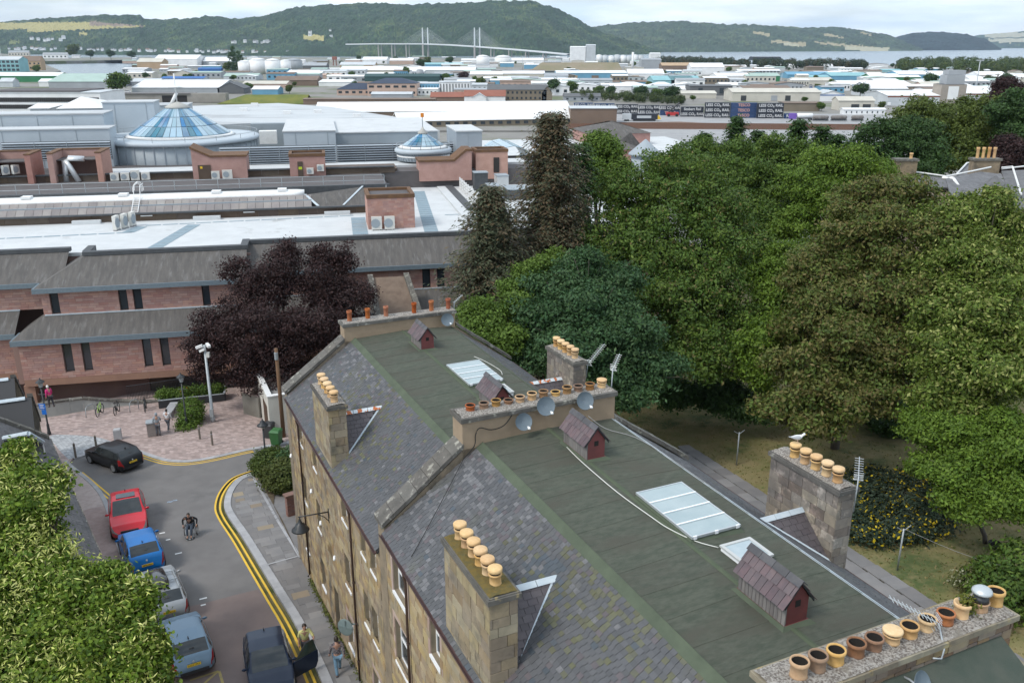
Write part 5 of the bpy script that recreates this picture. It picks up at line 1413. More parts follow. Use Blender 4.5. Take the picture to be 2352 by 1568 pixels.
for x,y,a,b,h_ in((18.2,98,1.2,2.2,1.5),(20.3,97.5,2.6,3.2,1.1),(17.6,104,1.6,1.4,2.2),(20.4,104.5,1.4,1.8,1.7)):
 m=NB(MF,M_darkcap if h_!=1.7 else M_wroof);m.box(x,x+a,y,y+b,7.4,7.4+h_);m.use(M_greyd);m.box(x-.05,x+a+.05,y-.05,y+b+.05,7.4+h_,7.5+h_);m.build('plant_box',None,mall)
for i in range(24):
 x=-42+1.97*i
 mbox('clerestory_panel',M_brown,x,x+1.95,93.05+.0,93.18,7.4,8.08)
mbox('eaves_gutter',M_darkcap,-42,5.2,92.75,93.2,8.08,8.22)
M_pan=mat('polycarbonate_panel',(.27,.245,.225),(.21,.185,.18),scale=.6,rough=.35,rand=.16)
L1=[]
for i in range(52):
 x0,x1=-42+.8*i,-42+.8*i+.77
 if x1>-.6:continue
 for(ya,za,yb,zb)in((93.1,8.24,93.95,8.62),(94.15,8.7,95.0,9.05)):
  c=Vector(((x0+x1)/2,(ya+yb)/2,(za+zb)/2));L1.append(MF@bm(c,((x1-x0)/2,0,0),(0,(yb-ya)/2,(zb-za)/2),(0,-.02,.02)))
mon=thing('roof_monitor','long glazed roof monitor with a white rounded cap running across the shopping centre','rooflight',MF@Matrix.Translation((-18,94,7.4)))
pieces(L1,'glazing_panel',M_pan,mon,120)
mpoly('hip_end',M_mroof,[(-.6,93.05,8.22),(5.2,93.05,8.22),(4.2,97,9.5),(-2,95.2,9.1)],(0,.1,-.1),mon)
mpoly('rib',M_lead,[(-.7,93.0,8.28),(-.45,93.0,8.28),(-1.7,95.1,9.15),(-1.95,95.1,9.15)],(0,.02,.05),mon)
mpoly('rib',M_lead,[(1.9,93.0,8.28),(2.1,93.0,8.28),(4.3,96.9,9.55),(4.1,96.9,9.55)],(0,.02,.05),mon)
m=NB(MF,M_white,True)
for(a,b,x)in((0,1,-42),):
 pr=[(95.05,8.95),(95.0,9.2),(95.3,9.42),(96.2,9.54),(97.0,9.48),(97.2,9.2),(97.1,8.9)]
 rows=[[(x,y,z)for y,z in pr]for x in(-42,-3.4)]
 for f in(.5,.85,1.0):rows.append([(-3.4+1.5*f,96.1+(y-96.1)*math.sqrt(max(.02,1-f*f)),z)for y,z in pr])
 m.grid(rows)
m.build('white_cap',None,mon)
for x in(-41,-29.2,-20.2,-11.2,-4.6):
 mbox('cap_hatch',M_white,x,x+.9,95.5,96.6,9.5,9.72,mon)
mbox('glazing_rail',M_greyd,-42,-1.2,93.98,94.1,8.62,8.82,mon)
mbox('plateau',M_dkroof,-42,7.0,97.5,109,7.1,9.3);mbox('parapet',M_darkcap,-42,7.1,97.1,97.5,8.6,9.7)
def handrail(x0,y0,x1,y1,z,n,label):
 t=thing('guard_rail',label,'railing',MF@Matrix.Translation(((x0+x1)/2,(y0+y1)/2,z)))
 for i in range(n+1):
  f=i/n;x,y=x0+(x1-x0)*f,y0+(y1-y0)*f;m=NB(MF,M_galv);m.tube([(x,y,z),(x,y,z+1.1)],.035,5);m.build('post',None,t)
 for h_ in(.55,1.1):
  m=NB(MF,M_galv);m.tube([(x0,y0,z+h_),(x1,y1,z+h_)],.032,5);m.build('rail',None,t)
handrail(-41,97.9,6.6,97.9,9.5,22,'grey two bar guard rail along the dark roof walkway');handrail(6.8,97.9,6.2,91,8.5,6,'short guard rail returning beside the dark roof slope')
mbox('parapet',M_darkcap,5.4,7.2,90.5,97.6,7.4,8.5)
ld=thing('ladder','white caged roof ladder over the glazed monitor','ladder',MF@Matrix.Translation((-18.4,94,8.6)))
for s_ in(-.3,.3):
 m=NB(MF,M_white);m.tube([(-18.3+s_,93.0,8.3),(-18.3+s_,95.0,9.4),(-18.3+s_,95.6,10.5),(-18.3+s_,97.4,10.5)],.04,5);m.build('stringer',None,ld)
for i in range(9):
 f=i/8;m=NB(MF,M_white);m.tube([(-18.6,93+2*f,8.3+1.1*f),(-18.0,93+2*f,8.3+1.1*f)],.025,4);m.build('rung',None,ld)
for k in range(3):
 m=NB(MF,M_white);m.tube([(-18.75+.45*(1-math.cos(a)),95.6+k*.5,9.9+.9*math.sin(a))for a in[q*math.pi/8 for q in range(9)]],.025,4);m.build('cage_hoop',None,ld)
for i in range(26):
 x=-42+1.95*i;mbox('fascia_panel',M_brown,x,x+1.93,108.9,109.0,9.3,9.98)
mbox('fascia_coping',M_darkcap,-42,8.6,108.7,109.3,9.985,10.12);mbox('roof',M_dkroof,-42,30,109,122,7,9.4)
mbox('roof_slope',mat('brown_roof_felt',(.13,.095,.075),(.10,.08,.07),scale=.6,rough=.95),-3,9,109.4,114,9.41,9.75);mbox('upper_white',M_wroof,-30,26,112.6,116.6,9.41,9.7)
def tower(label,x0,x1,y0,y1,z0,z1,kind):
 t=thing('roof_tower',label,'plant tower',MF@Matrix.Translation(((x0+x1)/2,y0,z0)),'pink block towers on the shopping centre roof')
 if kind=='open':
  for a,b,c,d in((x0,x0+.6,y0,y1),(x1-.6,x1,y0,y1),(x0+.6,x1-.6,y1-.6,y1)):
   m=NB(MF,M_block);m.box(a,b,c,d,z0,z1);m.build('wall',None,t);m=NB(MF,M_rust);m.box(a-.05,b+.05,c-.05,d+.05,z1+.003,z1+.14);m.build('cope',None,t)
  m=NB(MF,M_dkroof);m.box(x0+.6,x1-.6,y0+1.2,y1-.6,z1-.9,z1-.8);m.build('roof',None,t)
 else:
  m=NB(MF,M_block);m.box(x0,x1,y0,y1,z0,z1);m.build('wall',None,t)
  for a,b,c,d in((x0-.06,x1+.06,y0-.06,y0+.3),(x0-.06,x1+.06,y1-.3,y1+.06),(x0-.06,x0+.3,y0+.3,y1-.3),(x1-.3,x1+.06,y0+.3,y1-.3)):
   m=NB(MF,M_rust);m.box(a,b,c,d,z1-.05,z1+.3);m.build('cope',None,t)
  m=NB(MF,M_dkroof);m.box(x0+.3,x1-.3,y0+.3,y1-.3,z1-.04,z1+.05);m.build('roof',None,t)
  if kind=='block':
   F=MF@Matrix(((1,0,0,x0),(0,1,0,y0),(0,0,1,0),(0,0,0,1)))
   pieces(courses(F,x1-x0,z0,z1-.06,[],.22,.42,proud=.015,joint=.03),'block',M_block,t,180)
 return t
tower('pink block tower with air units inside at the left edge',-36.2,-31.3,108,112.5,9.3,12.45,'open')
tower('pink block tower with bent silver ducts in its opening',-29.6,-24.0,108,112.8,9.3,12.5,'open')
m=NB(MF,mat('silver_duct',(.62,.64,.65),rough=.35,metal=.4),True);m.tube([(-28.2,109,9.3),(-28.1,109,11.6),(-27.6,109,11.9),(-26,109,11.8)],.32,9);m.tube([(-26.8,108.6,9.3),(-27.6,108.8,11.0),(-28,109,11.6)],.3,9);o=m.build('duct',None,None,'bent silver air ducts inside the open pink tower','duct')
t3=thing('roof_tower','pink block tower with a dark doorway and a sloping cope at its left','plant tower',MF@Matrix.Translation((-11.4,108,9.8)),'pink block towers on the shopping centre roof')
m=NB(MF,M_block);m.extr([(-14.4,107.9,9.2),(-8.4,107.9,9.2),(-8.4,107.9,11.75),(-12.4,107.9,11.75),(-14.4,107.9,12.75)],(0,4,0));m.build('wall',None,t3)
m=NB(MF,M_rust);m.extr([(-14.5,107.8,12.75),(-12.3,107.8,11.75),(-8.3,107.8,11.75),(-8.3,107.8,11.95),(-12.3,107.8,11.95),(-14.5,107.8,13.0)],(0,4.2,0));m.build('cope',None,t3)
m=NB(MF,M_brown);m.box(-13.8,-12.4,107.82,107.89,9.3,10.9);m.build('door',None,t3);m=NB(MF,M_platey);m.box(-13.55,-13.3,107.8,107.815,10.5,10.75);m.build('sign',None,t3)
t4=tower('pink block tower with a narrow dark door and two fan units',-3.6,.5,108,111.5,9.3,11.6,'full')
m=NB(MF,M_brown);m.box(-2.7,-2.1,107.92,107.99,9.3,11.0);m.build('door',None,t4);m=NB(MF,mat('lime_sign',(.45,.55,.03)));m.box(-2.6,-2.2,107.9,107.915,10.1,10.4);m.build('sign',None,t4)
m=NB(MF,M_galv);
tower('nearest pink block tower with two white air units at its foot',4.0,8.4,84.0,88.4,7.4,10.35,'block')
t5=thing('roof_tower','pink block tower with a raised sloping right side below the small glass cone','plant tower',MF@Matrix.Translation((14.6,108.5,9.8)),'pink block towers on the shopping centre roof')
m=NB(MF,M_block);m.extr([(11.6,108.4,8.2),(18.0,108.4,8.2),(18.0,108.4,11.7),(17.4,108.4,11.7),(15.9,108.4,10.5),(11.6,108.4,10.5)],(0,3.5,0));m.build('wall',None,t5)
m=NB(MF,M_rust);m.extr([(11.5,108.3,10.5),(15.9,108.3,10.5),(17.4,108.3,11.7),(18.1,108.3,11.7),(18.1,108.3,11.95),(17.3,108.3,11.95),(15.8,108.3,10.75),(11.5,108.3,10.75)],(0,3.7,0));m.build('cope',None,t5)
t6=tower('pink block tower with a dark door half hidden by the brown conifer',18.6,22.6,108.8,112,8.2,11.5,'full')
m=NB(MF,M_void);m.box(20.8,21.5,108.7,108.79,9.0,10.8);m.build('door',None,t6)
AC={}
def ac_unit(label,x,y,z,w=.85,h_=.7,rot=0.0,group='air conditioning units on the roofs'):
 key=(w,h_)
 if key not in AC:
  t=thing('air_unit',label,'air conditioner',MF@Matrix.Translation((x,y,z))@Matrix.Rotation(rot,4,'Z'),group)
  F=WM[t]
  m=NB(F,M_acw);m.box(-w/2,w/2,-.17,.17,.08,h_+.08);m.build('casing',None,t)
  m=NB(F,M_greyd);m.lathe((-w*.12,-.19,.08+h_/2),[(h_*.36,0),(h_*.34,.012)],12,axis=(0,-1,0));m.build('fan_grille',None,t)
  m=NB(F,M_darkcap);m.box(-w/2+.08,-w/2+.16,-.2,.2,0,.08);m.box(w/2-.16,w/2-.08,-.2,.2,0,.08);m.build('feet',None,t)
  AC[key]=t;return t
 return copy_tree(AC[key],MF@Matrix.Translation((x,y,z))@Matrix.Rotation(rot,4,'Z'),label,group)
for i,x in enumerate((-22.9,-21.8,-20.7,-19.6)):ac_unit(['leftmost white fan unit of four on the dark roof','second white fan unit of four on the dark roof','tall white fan unit third of four on the dark roof','rightmost fan unit of four on the dark roof'][i],x,108.2,9.3,.9,.85 if i!=2 else 1.1)
ac_unit('small white fan unit left of the pair below the doored pink tower',-11.9,107.4,9.3,.9,.85);ac_unit('larger white fan unit right of the pair below the doored pink tower',-10.6,107.4,9.3,1.1,.95)
ac_unit('lower fan unit on the pink tower with a narrow door',-1.3,107.7,9.5,.8,.7);ac_unit('higher fan unit on the pink tower with a narrow door',-.1,107.7,9.8,.8,.75)
ac_unit('left white air unit at the foot of the nearest pink tower',4.75,83.5,7.4,.95,1.2);ac_unit('right white air unit at the foot of the nearest pink tower',5.95,83.5,7.4,.95,1.2)
for i in range(3):ac_unit(['front green backed unit of three on the white roof','middle green backed unit of three on the white roof','rear green backed unit of three on the white roof'][i],-19.2+.55*i,88.6+.9*i,7.4,.8,1.3,1.3)
for i in range(3):ac_unit(['nearest unit inside the left pink tower','middle unit inside the left pink tower','farther unit inside the left pink tower'][i],-35.2+.9*i,108.6+.4*i,10.2,.8,1.0,1.0)
for x in(-34.5,-24,-12.8,0):mbox('roof_kerb_box',M_wroof,x,x+2.6,92.2,92.7,7.405,7.75)
for x in(-33,-17.8,-8):mbox('bulkhead_light',M_white,x,x+1.1,92.95,93.04,7.85,7.95)
def screen(name,m_,px0,px1,ytop,ybot,n,dep=.3,roofm=None,parent=None,z0=None):
 a,b=onM(px0,ytop,n),onM(px1,ytop,n);zt=(a.z+b.z)/2;zb=z0 if z0 is not None else min(onM(px0,ybot,n).z,onM(px1,ybot,n).z)
 o=mbox(name,m_,a.x,b.x,n,n+dep,zb,zt-(.15 if roofm else 0),parent)
 if roofm:mbox('roof',roofm,a.x-.1,b.x+.1,n-.1,n+dep+.1,zt-.148,zt,parent)
 x=a.x+1.5
 while x<b.x:mbox('panel_joint',M_greyd,x,x+.09,n-.03,n-.004,zb,zt-.3,parent);x+=4.2
 return a.x,b.x,zb,zt
def louvres(px0,px1,ytop,ybot,n,label):
 a,b=onM(px0,ytop,n),onM(px1,ytop,n);zt=(a.z+b.z)/2;zb=onM((px0+px1)/2,ybot,n).z
 t=thing('louvre_screen',label,'louvred screen',MF@Matrix.Translation(((a.x+b.x)/2,n,zb)),'steel louvre screens on the shopping centre')
 k=int((zt-zb)/.27)
 m=NB(MF,M_darkcap);m.box(a.x,b.x,n+.3,n+.5,zb,zt);m.build('backing',None,t)
 for i in range(k):
  z=zb+(zt-zb)*(i+.5)/k;m=NB(MF,M_louvre);m.extr([(a.x,n,z-.06),(a.x,n+.2,z+.07),(a.x,n+.2,z+.09),(a.x,n,z-.03)],(b.x-a.x,0,0));m.build('louvre_blade',None,t)
 x=a.x
 while x<b.x:
  m=NB(MF,M_greyd);m.box(x,x+.06,n-.02,n-.005,zb,zt);m.build('mullion',None,t);x+=3.6
 return t
louvres(0,252,326,370,117,'pale steel louvre screen at the far left behind the open pink towers')
louvres(502,770,336,388,117,'steel louvre screen between the big glass cone and the grey box')
louvres(772,1048,330,378,119,'darker steel louvre screen behind the small glass cone')
screen('grey_tier',M_grey,-30,250,296,330,121,4,M_flat,z0=6)
screen('grey_tier',M_grey,-30,236,262,296,127,6,M_flat,z0=2)
screen('grey_tier',M_grey,234,352,234,300,138,5,M_flat,z0=0)
screen('grey_tier',M_grey,352,430,241,300,150,6,M_flat,z0=0)
a,b=at(380,287,10.4),at(1010,300,10.4)
q=[inM(at(*p,10.4))for p in((430,290),(576,283),(775,290),(1010,300),(905,268),(760,246),(640,237),(430,244))]
m=NB(MF,M_flat);m.prism([(p.x,p.y)for p in q],4,10.4);m.build('flat_roof',None,mall)
for i,(px,py)in enumerate(((560,255),(660,262),(730,259),(585,243),(820,268))):
 p=inM(at(px,py,10.4));mbox('roof_vent_cowl',M_white,p.x-.8,p.x+.8,p.y-.6,p.y+.6,10.4,11.0)
screen('grey_box',M_grey,650,770,300,346,124,20,M_wroof,z0=6);screen('grey_box',M_greyd,770,1005,302,345,126,24,M_wroof,z0=6);screen('panel_box',M_louvre,1048,1107,300,358,116,9,M_wroof,z0=4)
screen('grey_wall',M_greyd,575,775,283,300,150,2,None,z0=4)
mbox('white_flat_roof',M_wroof,29,75,118,190,-4,4.6)
p=inM(at(615,308,11));mbox('tank_unit',M_white,p.x-1.3,p.x+1.3,p.y,p.y+2,9.5,11.4)
def cone(label,c,rd,rc,rt,zb,zr,zt,nseg,plate=None):
 t=thing('glass_rotunda',label,'rotunda',Matrix.Translation((c.x,c.y,zb)))
 m=NB(None,M_greyd,True);m.lathe((c.x,c.y,zb),[(rd,0),(rd,zr-zb-.6)],48);m.build('drum',None,t)
 for k in range(48):
  a=2*math.pi*k/48
  if math.sin(a)>.3:continue
  m=NB(None,M_louvre);u=Vector((math.cos(a),math.sin(a),0));v_=Vector((-u.y,u.x,0));m.obox(Vector((c.x,c.y,(zb+zr-.6)/2))+u*(rd+.02),v_*.05,Vector((0,0,(zr-.6-zb)/2)),u*.05);m.build('cladding_rib',None,t)
 m=NB(None,M_grey,True);m.lathe((c.x,c.y,zr-.6),[(rd+.02,0),(rd+.35,.1),(rd+.4,.4),(rd+.2,.6),(rc+.35,.62),(rc+.3,.45)],48);m.build('rim',None,t)
 m=NB(None,M_galv)
 for z in(zr+.55,):
  m.tube([(c.x+(rd+.1)*math.cos(a),c.y+(rd+.1)*math.sin(a),z)for a in[2*math.pi*k/48 for k in range(49)]],.03,4)
 m.build('rim_rail',None,t)
 for k in range(16):
  a=2*math.pi*k/16;m=NB(None,M_galv);m.tube([(c.x+(rd+.1)*math.cos(a),c.y+(rd+.1)*math.sin(a),zr),(c.x+(rd+.1)*math.cos(a),c.y+(rd+.1)*math.sin(a),zr+.55)],.035,4);m.build('rail_post',None,t)
 for z in(zb+(zr-zb)*.3,):
  m=NB(None,M_white,True);m.lathe((c.x,c.y,z),[(rd+.01,0),(rd+.12,.05),(rd+.12,.2),(rd+.01,.25)],48,cap0=False,cap1=False);m.build('band',None,t)
 m=NB(None,M_white,True);m.lathe((c.x,c.y,zr),[(rc+.35,0),(rc+.45,.12),(rc+.05,.3),(rc-.3,.3)],48);m.build('cone_kerb',None,t)
 z0=zr+.32
 for ring in range(3):
  f0,f1=ring/3+.01,(ring+1)/3-.015
  for k in range(nseg):
   a0,a1=2*math.pi*(k+.05)/nseg,2*math.pi*(k+.95)/nseg
   P=[]
   for f,a in((f0,a0),(f0,a1),(f1,a1),(f1,a0)):
    r=rc-.1+(rt-rc+.1)*f;P.append((c.x+r*math.cos(a),c.y+r*math.sin(a),z0+(zt-z0)*f))
   if math.sin((a0+a1)/2)>.75:continue
   m=NB(None,M_glasspale if(k%6 in(0,1,2))else M_glasspan);m.extr(P,(0,0,.06));m.build('pane',None,t)
 m=NB(None,M_grey,True);m.lathe((c.x,c.y,z0-.02),[(rc-.15,0),(rt-.05,zt-z0-.02)],48);m.build('cone_frame',None,t)
 m=NB(None,mat('stone_cap',(.42,.41,.38),rough=.8),True);m.lathe((c.x,c.y,zt),[(rt+.25,-.1),(rt+.3,.1),(rt*.5,.55),(.12,.75)],24);m.build('cap',None,t)
 return t
c1=at(415,311,12.2);big=cone('large round rotunda with a blue glass cone roof and white mast',c1,10.0,6.7,1.35,7,12.2,15.9,48)
m=NB(None,M_white,True);m.tube([(c1.x,c1.y,16.6),(c1.x,c1.y,20.3)],.09,6);m.lathe((c1.x,c1.y,18.4),[(.1,0),(.9,.1),(.9,.16),(.1,.25)],14);m.tube([(c1.x-.7,c1.y-.3,16.3),(c1.x+.1,c1.y,17.8)],.22,8);m.build('mast',None,big)
c2=at(972,339,11.4);sm=cone('small round rotunda with a blue glass cone on a pointed grey canopy',c2,3.3,2.75,.35,9.9,11.4,13.2,24)
q=[at(*p,10.0)for p in((870,351),(946,366),(1070,348),(980,340))]
m=NB(None,M_grey);m.prism([p.xy for p in q],9.75,10.05);m.build('canopy',None,sm)
q2=[Vector((c2.x,c2.y,0)).lerp(Vector((p.x,p.y,0)),.72)for p in q];m=NB(None,M_greyd);m.prism([p.xy for p in q2],6,9.75);m.build('base',None,sm)
m=NB(None,M_galv);m.tube([(c2.x,c2.y,13.3),(c2.x,c2.y,15.2)],.06,5);m.use(mat('orange_lamp',(.6,.2,.02)));m.box(c2.x-.2,c2.x+.2,c2.y-.2,c2.y+.2,15.2,15.7);m.build('beacon',None,sm)
tr=thing('turret','small round grey turret with a conical roof and dark doorway behind the trees','turret',Matrix.Translation(at(1478,372,5)))
c3=at(1482,345,8);m=NB(None,M_greyd,True);m.lathe((c3.x,c3.y,2),[(2.2,0),(2.2,5.4)],24);m.build('drum',None,tr)
m=NB(None,M_greyd,True);m.lathe((c3.x,c3.y,7.3),[(2.7,0),(2.6,.25),(1.7,1.0),(.1,2.4)],24);m.build('roof',None,tr);m=NB(None,M_block);m.box(c3.x-9,c3.x+9,c3.y-3.2,c3.y-3.0,-4,4.6);m.build('base_wall',None,tr)
def hiproof(name,label,px0,px1,yeave,yridge,n,z,dep,roofm,wallm,cat='building',zb=-10):
 a,b=onM(px0,yeave,n),onM(px1,yeave,n);zr=a.z+max(1.0,(yeave-yridge)*n/FPX*.9)
 t=thing(name,label,cat,MF@Matrix.Translation(((a.x+b.x)/2,n,zb)))
 m=NB(MF,wallm);m.box(a.x+.3,b.x-.3,n+.3,n+dep-.3,zb,a.z);m.build('wall',None,t)
 m=NB(MF,roofm);i=dep*.5
 m.add([(a.x,n,a.z),(b.x,n,a.z),(b.x,n+dep,a.z),(a.x,n+dep,a.z),(a.x+i,n+dep/2,zr),(b.x-i,n+dep/2,zr)],[(0,1,5,4),(1,2,5),(2,3,4,5),(3,0,4)]);m.build('roof',None,t)
 return t
hiproof('slate_roofed_hall','brown slate hipped roof at the edge of the station yard',1355,1498,309,283,175,0,14,M_mroof,M_block)
hiproof('slate_roofed_hall','grey hipped slate roof in front of the conical turret',1395,1480,345,310,140,0,12,M_mroof,M_block)
bv=thing('barrel_rooflight','curved ribbed glass roof just left of the browning spruce','rooflight',Matrix.Translation(at(1165,400,7.4)));p=inM(at(1168,392,7.4))
for i in range(8):
 a0,a1=math.pi*i/8,math.pi*(i+.92)/8
 for k in range(6):
  y=p.y-3+1.6*k;P=[(p.x+3.2*math.cos(a),yy,8.0+3.0*math.sin(a))for a,yy in((a0,y),(a1,y),(a1,y+1.5),(a0,y+1.5))];m=NB(MF,M_glasspale);m.extr(P,(0,0,.08));m.build('pane',None,bv)
m=NB(MF,M_white);m.box(p.x-3.4,p.x+3.4,p.y-3.2,p.y+7,7.3,8.0);m.build('kerb',None,bv)
# -- street furniture
def top_h(px,py_base,py_top):
 """height above the ground of a vertical thing from its base and top pixels"""
 P=atg(px,py_base);lo,hi=0,20
 for _ in range(50):
  m=(lo+hi)/2
  if proj((P.x,P.y,P.z+m))[1]>py_top:lo=m
  else:hi=m
 return P,lo
P,h=top_h(490,970,792)
t=thing('camera_pole','tall grey pole with white surveillance cameras at its top','camera pole',Matrix.Translation(P))
m=NB(None,M_galv,True);m.lathe(P,[(.16,0),(.15,.5),(.115,.55),(.09,h)],12);m.build('pole',None,t)
m=NB(None,M_galv);m.box(P.x-.13,P.x+.13,P.y-.2,P.y-.1,P.z+.5,P.z+1.1);m.build('door_plate',None,t)
for dx,dz,an in((-.35,-.1,2.6),(.3,.0,-.5),(-.15,-.35,2.2)):
 c=P+Vector((dx,-.1,h+dz));d=Vector((math.cos(an),math.sin(an)-.6,-.3)).normalized();s_=d.cross(Vector((0,0,1))).normalized()
 m=NB(None,M_white);m.obox(c,d*.24,s_*.1,s_.cross(d)*.09);m.use(M_galv);m.tube([P+Vector((0,0,h-.25)),c],.03,5);m.build('camera',None,t)
m=NB(None,M_acw);m.box(P.x+.1,P.x+.3,P.y-.15,P.y+.1,P.z+h-.9,P.z+h-.55);m.build('relay_box',None,t)
def lamp(label,px,pb,pt,lantern):
 P,h=top_h(px,pb,pt)
 t=thing('street_lamp',label,'street lamp',Matrix.Translation(P),'black street lamps')
 m=NB(None,M_black,True);m.lathe(P,[(.13,0),(.13,.3),(.1,.36),(.085,.9),(.06,.95),(.05,h-.6)],12);m.build('column',None,t)
 z=P.z+h-.62
 if lantern:
  m=NB(None,M_black);m.tube([(P.x-.3,P.y,z-.55),(P.x+.3,P.y,z-.55)],.02,5);m.build('ladder_bar',None,t)
  m=NB(None,mat('lantern_glass',(.30,.33,.34),rough=.2));m.lathe((P.x,P.y,z),[(.12,0),(.22,.38)],6);m.build('lantern',None,t)
  m=NB(None,M_black);m.lathe((P.x,P.y,z+.38),[(.32,0),(.3,.03),(.12,.16),(.06,.22),(.02,.32)],8);m.lathe((P.x,P.y,z-.03),[(.05,0),(.14,.03)],6);m.build('lantern_hood',None,t)
 else:
  m=NB(None,M_black,True);m.lathe((P.x,P.y,z+.12),[(.36,0),(.34,.05),(.17,.17),(.15,.28),(.06,.36),(.02,.5)],16);m.build('lamp_hood',None,t)
  m=NB(None,M_acw,True);m.lathe((P.x,P.y,z-.08),[(.07,0),(.15,.1),(.15,.19)],10);m.build('lamp_glass',None,t)
 return P,h,t
P,h,t=lamp('black lantern post carrying two blue signs near the old slate roofs',114,1000,870,True)
m=MB();M_blue=mat('blue_sign',(.01,.13,.52),(.012,.15,.56),scale=4,rough=.4);m.use(M_blue);m.box(P.x-.34,P.x+.12,P.y-.1,P.y-.07,P.z+2.1,P.z+2.5);s_=m.build('sign',None,t)
m=NB(None,M_blue);m.box(P.x-.2,P.x+.12,P.y-.1,P.y-.07,P.z+1.68,P.z+2.04);m.build('sign',None,t)
m=NB(None,M_white)
for i,w in enumerate((.15,.12,.16)):m.box(P.x-.28,P.x-.28+w*2,P.y-.106,P.y-.101,P.z+2.39-.1*i,P.z+2.43-.1*i)
m.build('lettering',None,s_)
lamp('black lantern post beside the clipped round bush',430,984,858,True)
lamp('black bell headed lamp post in the shrubs at the tenement corner',612,1068,960,False)
P,h=top_h(652,1005,800)
t=thing('telegraph_pole','brown wooden telegraph pole beside the white garage','telegraph pole',Matrix.Translation(P))
m=NB(None,mat('creosoted_wood',(.17,.095,.05),(.12,.07,.04),scale=3,rough=.9,stretch=(4,4,.4)),True);m.lathe(P,[(.15,0),(.12,h)],10);m.build('pole',None,t)
m=NB(None,M_galv);m.lathe(P+Vector((0,-.1,h-.75)),[(.13,0),(.13,.5)],10);m.build('junction_can',None,t)
for i in range(4):
 m=NB(None,M_rubber);a=i*.9;m.tube([P+Vector((0,0,h-.1)),P+Vector((-6*math.cos(a*.2),9+i,.4-i*.1))],.008,4);
m.build('wire',None,t)
def bin_(label,px,py,col,s_=1.0):
 P=atg(px,py)+Vector((0,0,.07));t=thing('wheelie_bin',label,'bin',Matrix.Translation(P));F=Matrix.Translation(P)@Matrix.Rotation(-.2,4,'Z')
 m=NB(F,col);a,b=.24*s_,.30*s_
 m.add([(-a,-a,.06),(a,-a,.06),(a,a,.06),(-a,a,.06),(-b,-b,.98),(b,-b,.98),(b,b,.98),(-b,b,.98)],[(0,3,2,1),(4,5,6,7),(0,1,5,4),(1,2,6,5),(2,3,7,6),(3,0,4,7)]);m.build('body',None,t)
 m=NB(F,col);m.add([(-b-.02,-b-.03,.985),(b+.02,-b-.03,.985),(b+.02,b+.05,.985),(-b-.02,b+.05,.985),(-b*.8,-b*.6,1.09),(b*.8,-b*.6,1.09),(b*.8,b,1.1),(-b*.8,b,1.1)],[(0,3,2,1),(4,5,6,7),(0,1,5,4),(1,2,6,5),(2,3,7,6),(3,0,4,7)]);m.build('lid',None,t)
 m=NB(F,M_rubber);m.tube([(-b,b+.05,.95),(b,b+.05,.95)],.02,6);m.build('handle',None,t)
 for s2 in(-1,1):
  m=NB(F,M_rubber);m.lathe((s2*a-.02,a+.04,.1),[(.1,0),(.1,.05)],10,axis=(1,0,0));m.build('wheel',None,t)
bin_('green wheelie bin against the white garage wall',636,1022,mat('green_plastic',(.035,.12,.035),rough=.5),1.15)
bin_('dark grey wheelie bin behind the green one',619,1006,mat('grey_plastic',(.04,.042,.045),rough=.5),1.1)
P=atg(353,1001)+Vector((0,0,.07));F=Matrix.Translation(P)@Matrix.Rotation(.35,4,'Z');t=thing('litter_bin','square steel litter bin at the elbow of the person in grey','bin',F)
m=NB(F,mat('brushed_steel',(.30,.27,.25),(.24,.22,.21),scale=8,rough=.5,metal=.3));m.box(-.36,.36,-.3,.3,.05,.95);m.build('body',None,t)
m=NB(F,M_galv);m.box(-.4,.4,-.34,.34,1.0,1.08);m.box(-.3,.3,-.25,.25,.951,1.0);m.build('hood',None,t)
a,b=atg(386,963)+Vector((0,0,.07)),atg(402,938)+Vector((0,0,.07));d=(b-a);t=thing('bench','grey granite bench behind the two people','bench',Matrix.Translation(a.lerp(b,.5)));n=Vector((d.y,-d.x,0)).normalized()
m=NB(None,M_kerb);c=a.lerp(b,.5)+Vector((0,0,.42));m.obox(c,d*.52,n*.3,Vector((0,0,.05)));m.build('seat',None,t)
for f in(.1,.9):
 m=NB(None,M_kerb);m.obox(a.lerp(b,f)+Vector((0,0,.18)),d.normalized()*.12,n*.25,Vector((0,0,.18)));m.build('leg',None,t)
P=atg(272,1010)+Vector((0,0,.07));m=MB(Matrix.Translation(P)@Matrix.Rotation(.3,4,'Z'));m.use(M_kerb);m.prism([(-.25,-.2),(.25,-.2),(.25,.2),(-.25,.2)],0,.72,top=False)
m.add([(-.25,-.2,.72),(.25,-.2,.72),(.25,.2,.72),(-.25,.2,.72),(-.2,-.15,.78),(.2,-.15,.78),(.2,.15,.78),(-.2,.15,.78)],[(0,1,5,4),(1,2,6,5),(2,3,7,6),(3,0,4,7),(4,5,6,7)]);m.build('stone_block',None,None,'squat pale stone block standing on the setts','bollard')
BL=None
